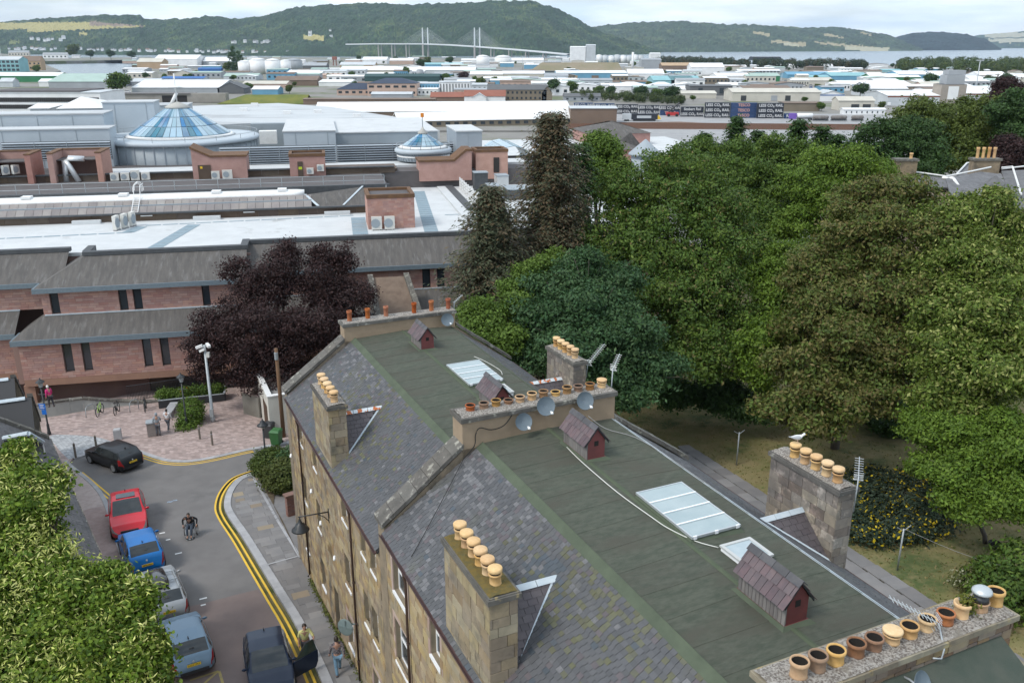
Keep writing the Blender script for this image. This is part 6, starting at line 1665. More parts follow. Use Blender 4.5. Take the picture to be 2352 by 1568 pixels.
for lab,bpx,tpx in(('brown timber bollard nearest the slate roofs',(620,1065),(600,968)),('brown timber bollard just behind the black car',(790,1000),(765,902)),('timber bollard left of the pair on the plaza',(1630,912),(1610,815)),('timber bollard right of the pair on the plaza',(1732,962),(1716,864))):
 P=atg(*mz(*bpx))+Vector((0,0,.07))
 if BL is None:
  BL=thing('bollard',lab,'bollard',Matrix.Translation(P),'timber bollards round the plaza');m=NB(None,mat('weathered_timber',(.20,.17,.14),(.15,.13,.11),scale=6,rough=.9,stretch=(3,3,.4)))
  m.prism([(P.x+.075*math.cos(q),P.y+.075*math.sin(q))for q in[k*math.pi/4 for k in range(8)]],P.z,P.z+1.0,top=False);m.lathe((P.x,P.y,P.z+1.0),[(.075,0),(.02,.08)],8);m.build('post',None,BL)
  m=NB(None,M_galv);m.lathe((P.x,P.y,P.z+.8),[(.079,0),(.079,.05)],8);m.build('band',None,BL)
 else:copy_tree(BL,Matrix.Translation(P),lab)
wp_=[mz(318,745),mz(470,722),mz(690,682),mz(900,655),mz(1100,634),mz(1300,610)]
tp_=[mz(318,628),mz(470,600),mz(690,572),mz(900,588),mz(1100,598),mz(1300,600)]
bw=thing('boundary_wall','low grey rendered wall with worn stone coping behind the bicycles','wall',Matrix.Translation(atg(*mz(800,668))))
pts=[]
for b_,t_ in zip(wp_,tp_):
 P,hh=top_h(b_[0],b_[1],t_[1]);pts.append((P,hh))
M_rend=mat('grey_render',(.36,.365,.345),(.31,.315,.30),scale=1.2,rough=.95)
for(p,h0),(q,h1)in zip(pts,pts[1:]):
 for k in range(2):
  a,b=p.lerp(q,k/2),p.lerp(q,k/2+.494);ha,hb=h0+(h1-h0)*k/2,h0+(h1-h0)*(k/2+.494)
  n=Vector((-(q-p).y,(q-p).x,0)).normalized()*.3
  m=NB(None,M_rend);z=Vector((0,0,1));vs=[a,b,b+n,a+n];vs=[v-z*.8 for v in vs]+[a+z*(ha-.12),b+z*(hb-.12),b+n+z*(hb-.12),a+n+z*(ha-.12)]
  m.add(vs,[(0,3,2,1),(4,5,6,7),(0,1,5,4),(1,2,6,5),(2,3,7,6),(3,0,4,7)]);m.build('wall_panel',None,bw)
  e=n.normalized()*.06;m=NB(None,M_cope);j=RND.uniform(-.02,.03)
  vs=[a-e+z*(ha-.115),b-e+z*(hb-.115),b+n+e+z*(hb-.115),a+n+e+z*(ha-.115),a-e+z*(ha+j),b-e+z*(hb+j),b+n+e+z*(hb+.02),a+n+e+z*(ha+.02)]
  m.add(vs,[(0,3,2,1),(4,5,6,7),(0,1,5,4),(1,2,6,5),(2,3,7,6),(3,0,4,7)]);m.build('coping_stone',None,bw)
a,b=pts[2][0]+Vector((2.5,2.2,.5)),pts[5][0]+Vector((3.5,3.2,.5));fe=thing('railing','dark iron railing along the ramp below the shopping centre','railing',Matrix.Translation(a.lerp(b,.5)))
for i in range(60):
 p=a.lerp(b,i/59);m=NB(None,M_black);m.box(p.x-.012,p.x+.012,p.y-.012,p.y+.012,p.z-1.2,p.z+.75);m.build('baluster',None,fe)
m=NB(None,M_black);m.tube([a+Vector((0,0,.75)),b+Vector((0,0,.75))],.03,5);m.build('top_rail',None,fe);m=NB(None,M_mortar);m.obox(a.lerp(b,.5)+Vector((0,.1,-1.6)),(b-a)/2,Vector((0,.15,0)),Vector((0,0,.8)));m.build('plinth',None,fe)
P0,h0=top_h(*mz(1302,664),mz(0,595)[1]);P1,h1=top_h(*mz(1835,600),mz(0,545)[1])
d=(P1-P0);n=Vector((-d.y,d.x,0)).normalized()*1.6;pl=thing('planter','long black planter box with green shrubs under the purple tree','planter',Matrix.Translation(P0.lerp(P1,.5)))
for(a,b)in((P0,P1),(P0+n,P1+n),(P0,P0+n),(P1,P1+n)):
 a,b=a.copy(),b.copy();dd=(b-a).normalized();s_=Vector((-dd.y,dd.x,0))*.05;z=min(a.z,b.z)
 m=NB(None,mat('anthracite',(.028,.03,.034),rough=.6));m.prism([(a+s_).xy,(b+s_).xy,(b-s_).xy,(a-s_).xy][::-1],z-.2,z+h0);m.build('side_panel',None,pl)
 m=NB(None,M_galv);m.prism([(a+s_*1.5).xy,(b+s_*1.5).xy,(b-s_*1.5).xy,(a-s_*1.5).xy][::-1],z+h0+.003,z+h0+.05);m.build('rim',None,pl)
m=NB(None,M_soil);m.prism([P0.xy,P1.xy,(P1+n).xy,(P0+n).xy],P0.z+.2,P0.z+h0-.1);m.build('soil',None,pl)
PLANTER=(P0,P1,n,h0)
def bike(label,a,b,col,up=0.0):
 """a, b: ground points of rear and front wheels"""
 d=(b-a);L_=1.02;dn=d.normalized();c=(a+b)/2;X=Vector((dn.x,dn.y,0)).normalized();Y=Vector((-X.y,X.x,0));Zl=(Vector((0,0,1))+Y*.12).normalized()
 M=Matrix(((X.x,Y.x,Zl.x,c.x),(X.y,Y.y,Zl.y,c.y),(X.z,Y.z,Zl.z,c.z+.07),(0,0,0,1)))
 t=thing('bicycle',label,'bicycle',M,'bicycles parked at the hoops')
 R=.34
 for x in(-.52,.52):
  m=NB(M,M_tyre,True);rows=[[(x+(R+.03*math.cos(q))*math.cos(w),.03*math.sin(q),R+(R+.03*math.cos(q))*math.sin(w))for q in[k*math.pi/3 for k in range(6)]]for w in[2*math.pi*k/22 for k in range(23)]]
  m.grid(rows,True);wv=m.build('wheel',None,t)
  m=NB(M,M_galv)
  for k in range(9):w=2*math.pi*k/9;m.tube([(x,0,R),(x+R*math.cos(w),0,R+R*math.sin(w))],.004,3)
  m.build('spokes',None,wv)
 m=NB(M,col,True);bb,st_,hd_=(-.08,0,.3),(-.2,0,.78),(.36,0,.82)
 for p,q in((bb,st_),(bb,(.4,0,.68)),(st_,hd_),(bb,(-.52,0,R)),((-.2,0,.74),(-.52,0,R)),(hd_,(.52,0,R)),((.34,0,.92),hd_)):m.tube([p,q],.024,6)
 m.build('frame',None,t)
 m=NB(M,M_black,True);m.tube([(.36,-.3,.98),(.33,0,.96),(.36,.3,.98)],.02,5);m.build('handlebar',None,t)
 m=NB(M,M_black);m.extr([(-.36,-.06,.88),(-.36,.06,.88),(-.1,.02,.9),(-.1,-.02,.9)],(0,0,.05));m.tube([(-.2,0,.78),(-.22,0,.88)],.016,5);m.build('saddle',None,t)
 m=NB(M,M_black);m.lathe((-.08,-.05,.3),[(.1,0),(.1,.015)],12,axis=(0,1,0));m.tube([(-.08,-.06,.3),(-.02,-.1,.15)],.014,4);m.tube([(-.08,.06,.3),(-.14,.1,.45)],.014,4);m.build('crank',None,t)
bike('bicycle with a lime green frame at the left',atg(*mz(795,735)),atg(*mz(845,690)),mat('lime_frame',(.35,.6,.12),rough=.4))
bike('black bicycle with large wheels in the middle',atg(*mz(940,722)),atg(*mz(975,680)),M_black)
bike('black bicycle on the right seen end on',atg(*mz(1185,695)),atg(*mz(1195,655)),mat('dark_frame',(.05,.055,.06),rough=.4))
for lab,(bx_,by_),ty in(('steel cycle hoop left of the bicycles',(703,738),655),('steel cycle hoop between the black bicycles',(1060,695),610)):
 P=atg(*mz(bx_,by_))+Vector((0,0,.07));t=thing('cycle_hoop',lab,'cycle stand',Matrix.Translation(P),'steel cycle hoops');m=NB(None,M_galv,True);m.tube([P,P+Vector((.02,.05,.7)),P+Vector((.1,.25,.85)),P+Vector((.3,.65,.85)),P+Vector((.36,.8,.7)),P+Vector((.36,.8,-.2))],.035,7);m.build('hoop',None,t)
P=onM(113,900,68.0);P=MF@P
person('person with white hair in a bright pink coat behind the boundary wall',Vector((P.x,P.y,P.z-1.25)),hk(60),stand(.15,lean=.12),mat('pink_coat',(.55,.03,.17),rough=.9),mat('dark_trousers',(0,0,0)),M_black,hair=mat('white_hair',(.7,.69,.66),rough=.9))
# -- white garage, brick garden wall, concrete wall
gb0,gb1=atg(603,961),atg(623,1003);d=(gb1-gb0).normalized();r=Vector((-d.y,d.x,0));r=r if r.x>0 else-r
gz=-2.4;_,gh=top_h(623,1003,912);GT=gb1.z+gh
ga=thing('garage','white rendered flat roofed garage with a brown door','garage',Matrix.Translation((gb1.x,gb1.y,gz)))
M_wrend=mat('white_render',(.58,.565,.51),(.52,.50,.45),scale=1,rough=.9,col3=(.40,.38,.33),scale3=1.4,c3=(.62,.75))
p0=gb0-d*1.0;p1=gb1;p2=gb1+r*5;p3=p0+r*5
F=Matrix(((-d.x,r.x,0,p1.x),(-d.y,r.y,0,p1.y),(0,0,1,0),(0,0,0,1)));Lg=(p1-p0).length
m=NB(F,M_wrend);m.box(0,Lg,0,.25,gz,GT);m.box(0,.25,.25,5,gz,GT);m.box(Lg-.25,Lg,.25,5,gz,GT-.25);m.box(.25,Lg-.25,4.75,5,gz,GT-.25);m.build('wall',None,ga)
m=NB(F,M_white);m.box(-.05,Lg+.05,-.05,.32,GT+.003,GT+.06);m.box(-.05,.32,.32,5.05,GT+.003,GT+.06);m.build('parapet_cap',None,ga)
m=NB(F,mat('garage_felt',(.26,.25,.24),(.20,.195,.19),scale=.8,rough=.95));m.box(.25,Lg-.25,.25,4.75,GT-.5,GT-.28);m.build('roof',None,ga)
m=NB(F,mat('brown_door',(.09,.05,.03),(.07,.04,.025),scale=4,rough=.7));m.box(.8,2.6,-.02,-.003,gz,gb1.z+2.0);dr=m.build('door',None,ga)
for i in range(6):
 m=NB(F,MATS['brown_door']);m.box(.82+.3*i,1.09+.3*i,-.035,-.021,gz,gb1.z+1.95);m.build('door_board',None,dr)
a,b=atg(560,952),atg(597,962);cw=thing('concrete_wall','stained concrete wall panel left of the white garage','wall',Matrix.Translation(a));dd=(b-a);n=Vector((-dd.y,dd.x,0)).normalized()*.15
m=NB(None,mat('stained_concrete',(.20,.19,.165),(.15,.14,.12),scale=1.2,rough=.95));m.prism([a.xy,b.xy,(b+n).xy,(a+n).xy],a.z-.3,a.z+1.75);m.build('wall',None,cw)
a=(BF@Vector((VW,40.6,0)));_p=atg(660,1188);b=Vector((_p.x,_p.y,0));
a=Vector((a.x,a.y,0));a=b+(Vector((math.cos(.62),math.sin(.62),0)))*2.6
gw=thing('garden_wall','short red brown brick wall with a stone cope beside the shrubs','wall',Matrix.Translation((b.x,b.y,_p.z)));dd=(b-a).normalized();n=Vector((-dd.y,dd.x,0));M_rb=mat('red_brick',(.24,.125,.10),(.20,.105,.085),scale=2,rough=.95,rand=.16)
m=NB(None,M_blockm);m.prism([(a+n*.14).xy,(b+n*.14).xy,(b-n*.14).xy,(a-n*.14).xy][::-1],_p.z-.2,_p.z+1.3);m.build('wall',None,gw)
Fw=Matrix(((-dd.x,-n.x*-1,0,b.x),(-dd.y,-n.y*-1,0,b.y),(0,0,1,_p.z),(0,0,0,1)))
L=[]
for sgn in(-1,1):
 F2=Matrix(((dd.x*-1,n.x*sgn*-1,0,b.x+n.x*sgn*.15),(dd.y*-1,n.y*sgn*-1,0,b.y+n.y*sgn*.15),(0,0,1,_p.z),(0,0,0,1)));L+=courses(F2,(b-a).length,0,1.3,[],.09,.22,proud=.008,thick=.04,joint=.01)
F3=Matrix(((n.x,-dd.x,0,b.x-n.x*.14),(n.y,-dd.y,0,b.y-n.y*.14),(0,0,1,_p.z),(0,0,0,1)));L+=courses(F3,.28,0,1.3,[],.09,.2,proud=.008,thick=.04,joint=.01)
pieces(L,'brick',M_rb,gw,120)
m=NB(None,mat('red_cope',(.20,.115,.09),(.16,.1,.08),scale=4,rough=.9));m.prism([(a+n*.22).xy,(b+n*.22+dd*.08).xy,(b-n*.22+dd*.08).xy,(a-n*.22).xy][::-1],_p.z+1.305,_p.z+1.41);m.build('cope',None,gw)
sg=thing('road_sign','grey back of a round road sign on a post by the wall','road sign',BF@Matrix.Translation((6.2,28.9,zg(28.9))))
cs=BF@Vector((6.3,28.6,3.0));nrm=Vector((-.35,-.85,.1)).normalized();m=NB(None,mat('sign_back',(.13,.17,.17),(.15,.19,.19),scale=5,rough=.6),True);m.lathe(cs,[(.33,0),(.34,.01),(.34,.02),(.32,.03)],22,axis=nrm);m.build('disc',None,sg)
m=NB(None,MATS['sign_back']);m.tube([cs+nrm*.05+Vector((.2,.1,.1)),BF@Vector((6.75,28.4,3.12))],.03,6);s_=nrm.cross(Vector((0,0,1)));m.obox(cs+nrm*.04,s_*.3,Vector((0,0,.025)),nrm*.015);m.obox(cs+nrm*.035,s_*.03,Vector((0,0,.3)),nrm*.01);m.build('bracket',None,sg)
def clothes_pole(label,px,pb,pt):
 P=atg(px,pb)-Vector((0,0,.16));hh=2.2
 t=thing('clothes_pole',label,'clothes pole',Matrix.Translation(P),'grey clothes poles in the garden');m=NB(None,M_galv,True);m.lathe(P,[(.045,0),(.04,hh)],8);m.build('post',None,t)
 for s_ in(-1,1):
  m=NB(None,M_galv);m.tube([P+Vector((0,0,hh-.12)),P+Vector((s_*.35,.1*s_,hh+.12))],.018,5);m.build('arm',None,t)
 return P+Vector((0,0,hh))
pA=clothes_pole('clothes pole standing on the dry lawn near the yellow flowers',2062,1302,1215)
pB=clothes_pole('clothes pole in the shade beyond the ragged path',1692,1062,985)
cable('sagging clothes line from the pole on the lawn',[pA,pA+Vector((2.5,-2,-.35)),pA+Vector((6,-4.5,-.1))],.008,M_cableg)
P=atg(2285,1250)-Vector((0,0,.16));m=NB(None,M_rubber,True);m.lathe(P,[(.22,0),(.28,.1),(.31,.26),(.29,.27),(.24,.08)],14,cap1=False);m.build('tub',None,None,'black garden tub under the small maple','tub')
# -- old stone house with slate roofs at the left
def lowslate(t,poly_frame,Lu,Lv,m_,su=.42,sv=.27,keep=None):
 P0,du,dv,n=poly_frame
 S=slate_mats(P0,du,dv,n,Lu,Lv,su,sv,keep=keep);pieces([q[2]for q in S],'roof_slate',m_,t,150)
hs=thing('old_house','old stone houses with stepped grey slate roofs and lead ridges at the left edge','house',Matrix.Translation(atg(90,1010)))
def gable_unit(t,pe,pr,zr_guess,width,ze):
 """slated roof facing the camera: pe eave pixel and pr ridge pixel at its right-hand gable"""
 E=at(pe[0],pe[1],ze);v=inB(E).x;R_=onB(pr[0],pr[1],v)
 u0,z0,u1,z1=inB(E).y,ze,R_.y,R_.z
 B=lambda a,b,c:BF@Vector((a,b,c))
 m=NB(BF,M_ashlar);m.extr([(v,u0,-3),(v,u0,z0),(v,u1,z1),(v,u1*2-u0,z0),(v,u1*2-u0,-3)],(-width,0,0));m.build('wall',None,t)
 R3=BF.to_3x3();dv=R3@Vector((0,u1-u0,z1-z0));Lv=dv.length;n=R3@Vector((0,-(z1-z0),(u1-u0))).normalized()
 m=NB(BF,M_underlay);m.extr([(v,u0-.1,z0-.02),(v,u1,z1+.02),(v,u1*2-u0,z0)],(-width,0,0));m.build('roof_deck',None,t)
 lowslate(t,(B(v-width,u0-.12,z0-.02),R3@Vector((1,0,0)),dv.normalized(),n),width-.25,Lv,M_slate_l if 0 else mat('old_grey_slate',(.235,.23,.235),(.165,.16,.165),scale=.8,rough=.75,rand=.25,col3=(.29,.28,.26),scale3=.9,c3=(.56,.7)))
 for k in range(3):
  a=v-width+width*k/3;m=NB(BF,M_lead);m.extr([(a,u1-.18,z1-.04),(a,u1,z1+.1),(a,u1+.18,z1-.04)],(width/3-.02-(.3 if k==2 else 0),0,0));m.build('lead_ridge',None,t)
 for i in range(5):
  f0,f1=i/5,(i+.97)/5;a0,a1=u0+(u1-u0)*f0,u0+(u1-u0)*f1;b0,b1=z0+(z1-z0)*f0,z0+(z1-z0)*f1;e=RND.uniform(0,.03)
  m=NB(BF,M_cope);m.extr([(v-.22,a0,b0+.05),(v-.22,a1,b1+.05),(v-.22,a1,b1+.24+e),(v-.22,a0,b0+.24+e)],(.3,0,0));m.build('skew_stone',None,t)
 return v,u0,u1,z0,z1
gable_unit(hs,(57,920),(33,868),0,12,1.9)
gable_unit(hs,(92,970),(72,912),0,12,2.3)
E1,E2=at(113,1006,2.6),at(240,1290,2.9);Lc=(E2-E1).xy.length+5;dc=(E2-E1).xy.normalized();lc=Vector((dc.y,-dc.x));lc=lc if lc.x<0 else-lc
CF=Matrix(((-lc.x,-dc.x,0,E1.x),(-lc.y,-dc.y,0,E1.y),(0,0,1,0),(0,0,0,1)));CR=CF.to_3x3();rise,run=3.0,4.0
m=NB(CF,M_ashlar);m.box(-10,-.2,-Lc,0,-3.5,2.55);m.build('wall',None,hs)
m=NB(CF,M_underlay);m.extr([(0,-Lc,2.55),(-run,-Lc,2.55+rise),(-2*run,-Lc,2.55)],(0,Lc,0));m.build('roof_deck',None,hs)
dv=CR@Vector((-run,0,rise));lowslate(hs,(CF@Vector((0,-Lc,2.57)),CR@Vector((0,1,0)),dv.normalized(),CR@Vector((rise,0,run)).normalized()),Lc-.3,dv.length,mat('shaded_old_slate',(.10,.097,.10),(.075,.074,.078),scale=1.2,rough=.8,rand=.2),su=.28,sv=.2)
for i in range(6):
 f0,f1=i/6,(i+.97)/6;m=NB(CF,M_cope);e=RND.uniform(0,.03);m.extr([(-run*f0,-.25,2.6+rise*f0),(-run*f1,-.25,2.6+rise*f1),(-run*f1,-.25,2.82+e+rise*f1),(-run*f0,-.25,2.82+e+rise*f0)],(0,.32,0));m.build('skew_stone',None,hs)
for i in range(22):
 a=-Lc+Lc*i/22;m=NB(CF,M_cope);m.box(-.12,.1,a,a+Lc/22-.02,2.40,2.55+RND.uniform(-.02,.02));m.build('eaves_stone',None,hs)
A,B_p=inB(at(8,1007,4.6)),inB(at(65,996,4.9));C_=inB(at(98,1016,3.6))
dm=MB(BF);dm.use(mat('dormer_slate',(.09,.088,.09),(.07,.07,.07),scale=2,rough=.8,rand=.1));dm.add([(A.x,A.y,4.6),(B_p.x,B_p.y,4.9),(C_.x,C_.y,3.6),(A.x,A.y-.6,3.5),(C_.x,C_.y,2.6),(A.x,A.y-.6,2.6)],[(0,3,2,1),(3,5,4,2)]);dmo=dm.build('dormer',None,hs)
m=NB(BF,M_lead);up=Vector((0,0,.07));A3,B3,C3=Vector((A.x,A.y,4.62)),Vector((B_p.x,B_p.y,4.92)),Vector((C_.x,C_.y,3.62))
m.tube([A3,B3],.13,6);m.tube([B3,C3],.13,6);m.build('lead_ridge',None,dmo);m=NB(BF,M_white);m.tube([C3,C3-up*14],.05,5);m.build('post',None,dmo)
# -- trees, shrubs
def leaf_mat(name,transl=.25):
 if name in MATS:return MATS[name]
 return mat(name,(.06,.09,.03),attr='leaf',rough=.6,transl=transl,spec=.25)
M_leaf=leaf_mat('foliage')
M_bark=mat('bark',(.10,.085,.07),(.07,.06,.05),scale=4,rough=.95,bump=.6,bscale=20,stretch=(3,3,.6))
def quads_mesh(name,C,A,B,cols,m_):
 """leaves as quads: centres C, half vectors A, B (n,3), colours (n,3)"""
 n=len(C);V=np.empty((n,4,3),np.float32)
 V[:,0]=C-A;V[:,1]=C-B*.8;V[:,2]=C+A;V[:,3]=C+B*.8
 me=bpy.data.meshes.new(name);me.vertices.add(4*n);me.loops.add(4*n);me.polygons.add(n)
 me.vertices.foreach_set('co',V.reshape(-1));me.loops.foreach_set('vertex_index',np.arange(4*n,dtype=np.int32))
 me.polygons.foreach_set('loop_start',np.arange(0,4*n,4,dtype=np.int32));me.polygons.foreach_set('loop_total',np.full(n,4,np.int32))
 a=me.attributes.new('leaf','FLOAT_COLOR','FACE');c=np.ones((n,4),np.float32);c[:,:3]=cols;a.data.foreach_set('color',c.reshape(-1))
 me.materials.append(m_);me.update();return me
def crown_points(blobs,n_clump,leaves,spread,rng,shell=.72):
 """clump centres near the surface of ellipsoid blobs (outer ones only), leaves scattered round each"""
 b=np.array(blobs,float);vol=(b[:,3]*b[:,4]+b[:,3]*b[:,5]+b[:,4]*b[:,5]);pr=vol/vol.sum()
 k=rng.choice(len(b),n_clump*2,p=pr)
 d=rng.normal(size=(len(k),3));d/=np.linalg.norm(d,axis=1)[:,None]
 r=shell+(1.03-shell)*rng.random(len(k))**.6
 P=b[k,:3]+d*b[k,3:6]*r[:,None]
 inside=np.zeros(len(k),bool)
 for j in range(len(b)):
  q=((P-b[j,:3])/(b[j,3:6]*.7));inside|=((q*q).sum(1)<1)&(k!=j)
 P,d=P[~inside][:n_clump],d[~inside][:n_clump]
 return P,d
def foliage(name,blobs,clumps,leaves,size,pal,rng,spread=.5,tip=None,tipn=.0,droop=.0,flat=.5,up=.35,aspect=.6,shell=.72,parent=None,M=None,m_=None,sub=0):
 core=blobs
 if sub:
  nb=[]
  for(x,y,z,a,b,c)in blobs:
   for _ in range(sub):
    v=rng.normal(size=3);v/=np.linalg.norm(v);q=rng.uniform(.62,1.0);f=rng.uniform(.26,.46)
    nb.append((x+v[0]*a*q,y+v[1]*b*q,z+v[2]*c*q,a*f,b*f,c*f*.85))
  blobs=nb
 P,d=crown_points(blobs,clumps,leaves,spread,rng,shell)
 if sub:
  P2,d2=crown_points(core,int(clumps*.22),leaves,spread,rng,.25);P=np.concatenate([P,P2-d2*np.array([b[3]for b in core]).mean()*.12]);d=np.concatenate([d,d2])
 n=len(P)*leaves
 ci=np.repeat(np.arange(len(P)),leaves)
 off=rng.normal(size=(n,3))*spread*np.array([1,1,flat]);off[:,2]-=droop*(off[:,0]**2+off[:,1]**2)/max(spread,.01)
 C=P[ci]+off
 N=d[ci]*.8+rng.normal(size=(n,3))*.55+np.array([0,0,up]);N/=np.linalg.norm(N,axis=1)[:,None]
 T=np.cross(N,rng.normal(size=(n,3)));T/=np.linalg.norm(T,axis=1)[:,None]+1e-9
 B=np.cross(N,T);s=size*rng.uniform(.6,1.35,n)
 pal=np.array(pal,float);w=rng.choice(len(pal),len(P));base=pal[w][ci]
 mixc=pal[rng.integers(0,len(pal),n)];cols=base*.65+mixc*.35
 cols*=rng.uniform(.72,1.28,n)[:,None]*rng.uniform(.85,1.15,len(P))[ci][:,None]
 if tip is not None and tipn>0:
  k=rng.random(n)<tipn*rng.uniform(.2,1.8,len(P))[ci];cols[k]=np.array(tip)*rng.uniform(.75,1.25,k.sum())[:,None]
 me=quads_mesh(name,C.astype(np.float32),(T*s[:,None]).astype(np.float32),(B*(s*aspect)[:,None]).astype(np.float32),cols,m_ or M_leaf)
 return link(name,me,parent,M)
def limbs(base,blobs,r0,h,rng,t,n=10,mbark=None):
 m=NB(None,mbark or M_bark,True);base=Vector(base)
 cs=[Vector(b[:3])for b in blobs];top=sum(cs,Vector())/len(cs)
 fork=base.lerp(Vector((top.x,top.y,base.z+h)),.9)
 m.tube([base-Vector((0,0,.4)),base.lerp(fork,.15),base.lerp(fork,.5)+Vector((rng.uniform(-.2,.2),rng.uniform(-.2,.2),0)),fork],r0,9,r0*.62)
 for c in cs[:n]:
  mid=fork.lerp(c,.5)+Vector((rng.uniform(-.3,.3),rng.uniform(-.3,.3),rng.uniform(0,.5)))
  s=base.lerp(fork,rng.uniform(.75,1));m.tube([s,mid,c],r0*.45,6,r0*.1)
  for k in range(3):
   e=c+Vector((rng.uniform(-1,1),rng.uniform(-1,1),rng.uniform(-.3,.8)))*1.6*min(1,blobs[cs.index(c)][3]*.5);m.tube([mid.lerp(c,.4),e],r0*.14,4,.015)
 return m.build('trunk',None,t)
def tree(name,label,base,blobs,pal,clumps,leaves,size,seed,r0=.28,trunk_h=3.0,group=None,**k):
 rng=np.random.default_rng(seed);rr=random.Random(seed)
 t=thing(name,label,'tree',Matrix.Translation(base),group)
 limbs(base,blobs,r0,trunk_h,rr,t)
 o=foliage('crown',blobs,clumps,leaves,size,pal,rng,parent=t,M=Matrix.Identity(4),**k)
 return t
def blobpx(L):
 """blobs given as (px, py, distance, radius in px, squash): a sphere seen at that pixel"""
 out=[]
 for px,py,D,rp,sq in L:
  r_=ray(px,py);P=r_*(D)+Vector((0,0,CAMZ));P=Vector((r_.x*D,r_.y*D,CAMZ+r_.z*D));r=rp*D/FPX;out.append((P.x,P.y,P.z,r,r,r*sq))
 return out
def gbase(blobs,dx=0,dy=0):
 x=sum(b[0]for b in blobs)/len(blobs)+dx;y=sum(b[1]for b in blobs)/len(blobs)+dy
 return Vector((x,y,ground(x,y)-.16))
G_=dict(maple=[(.059,.110,.017),(.081,.137,.022),(.107,.156,.024),(.046,.091,.016)],blue=[(.035,.081,.033),(.050,.106,.043),(.043,.094,.027),(.069,.119,.045)],light=[(.090,.150,.022),(.120,.186,.030),(.072,.126,.019)],lime=[(.099,.165,.018),(.127,.193,.024),(.077,.138,.017)],rusty=[(.081,.120,.022),(.063,.100,.018),(.120,.120,.032),(.104,.137,.027),(.137,.112,.037)],yel=[(.083,.132,.018),(.115,.163,.025),(.069,.113,.016),(.144,.186,.034)],purple=[(.037,.021,.021),(.052,.025,.025),(.029,.018,.017),(.063,.034,.032)],dark=[(.033,.073,.018),(.049,.094,.023),(.042,.081,.026)],olive=[(.083,.115,.022),(.103,.133,.027),(.068,.100,.021)],spruce=[(.088,.105,.061),(.102,.099,.056),(.119,.093,.056),(.076,.093,.054)],brown=[(.128,.090,.053),(.105,.078,.045),(.150,.105,.057),(.090,.083,.045)])
bl=blobpx([(560,690,68,62,.9),(640,640,69,70,.9),(740,650,69,75,.95),(790,590,69,32,1.1),(660,585,69,28,1.1),(800,690,68,55,.9),(510,760,67,62,.8),(600,770,66,90,.8),(720,760,66,95,.8),(480,830,66,45,.8),(560,850,66,60,.7),(660,850,66,75,.7),(790,770,67,60,.8),(450,790,67,35,.8),(545,620,69,30,1),(740,575,69,22,1)])
b0=atg(575,905);tree('copper_maple','dark purple leaved maple in front of the pink shopping centre',b0,bl,G_['purple'],5200,16,.105,21,r0=.3,trunk_h=3,spread=.3,flat=.55,sub=14)
def conifer(label,top,zb,R,pal,seed,layers=26,per=11,twigs=30,size=.2,group='conifers behind the tenement',droop=.35,brown=None):
 rng=np.random.default_rng(seed);x,y,zt=top;t=thing('spruce_tree',label,'tree',Matrix.Translation((x,y,zb)),group)
 m=NB(None,M_bark,True);m.tube([(x,y,zb-.3),(x,y,zb+(zt-zb)*.6),(x,y,zt)],.32,8,.03)
 Cs,Ts,Bs,Co=[],[],[],[]
 pal=np.array(pal)
 for i in range(layers):
  f=(i+.5)/layers;z=zb+(zt-zb)*(1-f**1.05*.93);L=R*(f**.72)*rng.uniform(.85,1.12)+.25
  n=int(per*(.5+.7*f))
  for k in range(n):
   a=2*math.pi*(k+rng.random())/n;dirv=np.array([math.cos(a),math.sin(a),0]);ln=L*rng.uniform(.7,1.15)
   s=np.linspace(.08,1,twigs);zc=z+.25*ln*s-droop*ln*s**2+.10*ln*s**4
   pts=np.stack([x+dirv[0]*ln*s,y+dirv[1]*ln*s,zc],1)
   m.tube([pts[0],pts[twigs//2],pts[-1]],.04,4,.008,caps=False)
   for rep in range(6):
    q=pts+rng.normal(size=pts.shape)*np.array([.3,.3,.17])*(.4+s[:,None]);side=np.array([-dirv[1],dirv[0],0])
    w=rng.choice([-1,1],twigs)[:,None];T=dirv*.6+side*w*rng.uniform(.3,1,(twigs,1))+np.array([0,0,-.35]);T/=np.linalg.norm(T,axis=1)[:,None]
    N=np.array([0,0,1])+rng.normal(size=(twigs,3))*.35;B=np.cross(N,T);B/=np.linalg.norm(B,axis=1)[:,None]
    sz=size*rng.uniform(.7,1.4,twigs)*(1.25-.5*s)
    c=pal[rng.integers(0,len(pal))]*rng.uniform(.75,1.25,(twigs,1))
    if brown is not None:c=np.where((rng.random((twigs,1))<brown),np.array(G_['brown'])[rng.integers(0,4,twigs)],c)
    Cs.append(q+T*sz[:,None]*.6);Ts.append(T*sz[:,None]);Bs.append(B*(sz*.36)[:,None]);Co.append(c)
 m.build('trunk',None,t)
 me=quads_mesh('crown',np.concatenate(Cs).astype(np.float32),np.concatenate(Ts).astype(np.float32),np.concatenate(Bs).astype(np.float32),np.concatenate(Co),M_leaf);link('crown',me,t,Matrix.Identity(4))
 return t
def wpt(px,py,D):r_=ray(px,py);return Vector((r_.x*D,r_.y*D,CAMZ+r_.z*D))
T_=wpt(1268,262,62);conifer('tall spruce browning at its crown, highest of the conifers',T_,-4.5,6.3,G_['spruce'],31,layers=38,per=15,twigs=34,size=.19,brown=.5)
T_=wpt(1128,432,60);conifer('grey green spruce left of the browning spruce',T_,-4.5,6.4,G_['spruce'],32,layers=34,per=15,twigs=32,size=.19,brown=.12)
T_=wpt(1330,330,70);conifer('dark spruce behind the browning spruce',T_,-6,3.5,G_['dark'],33,layers=24,per=10,twigs=26,size=.24)
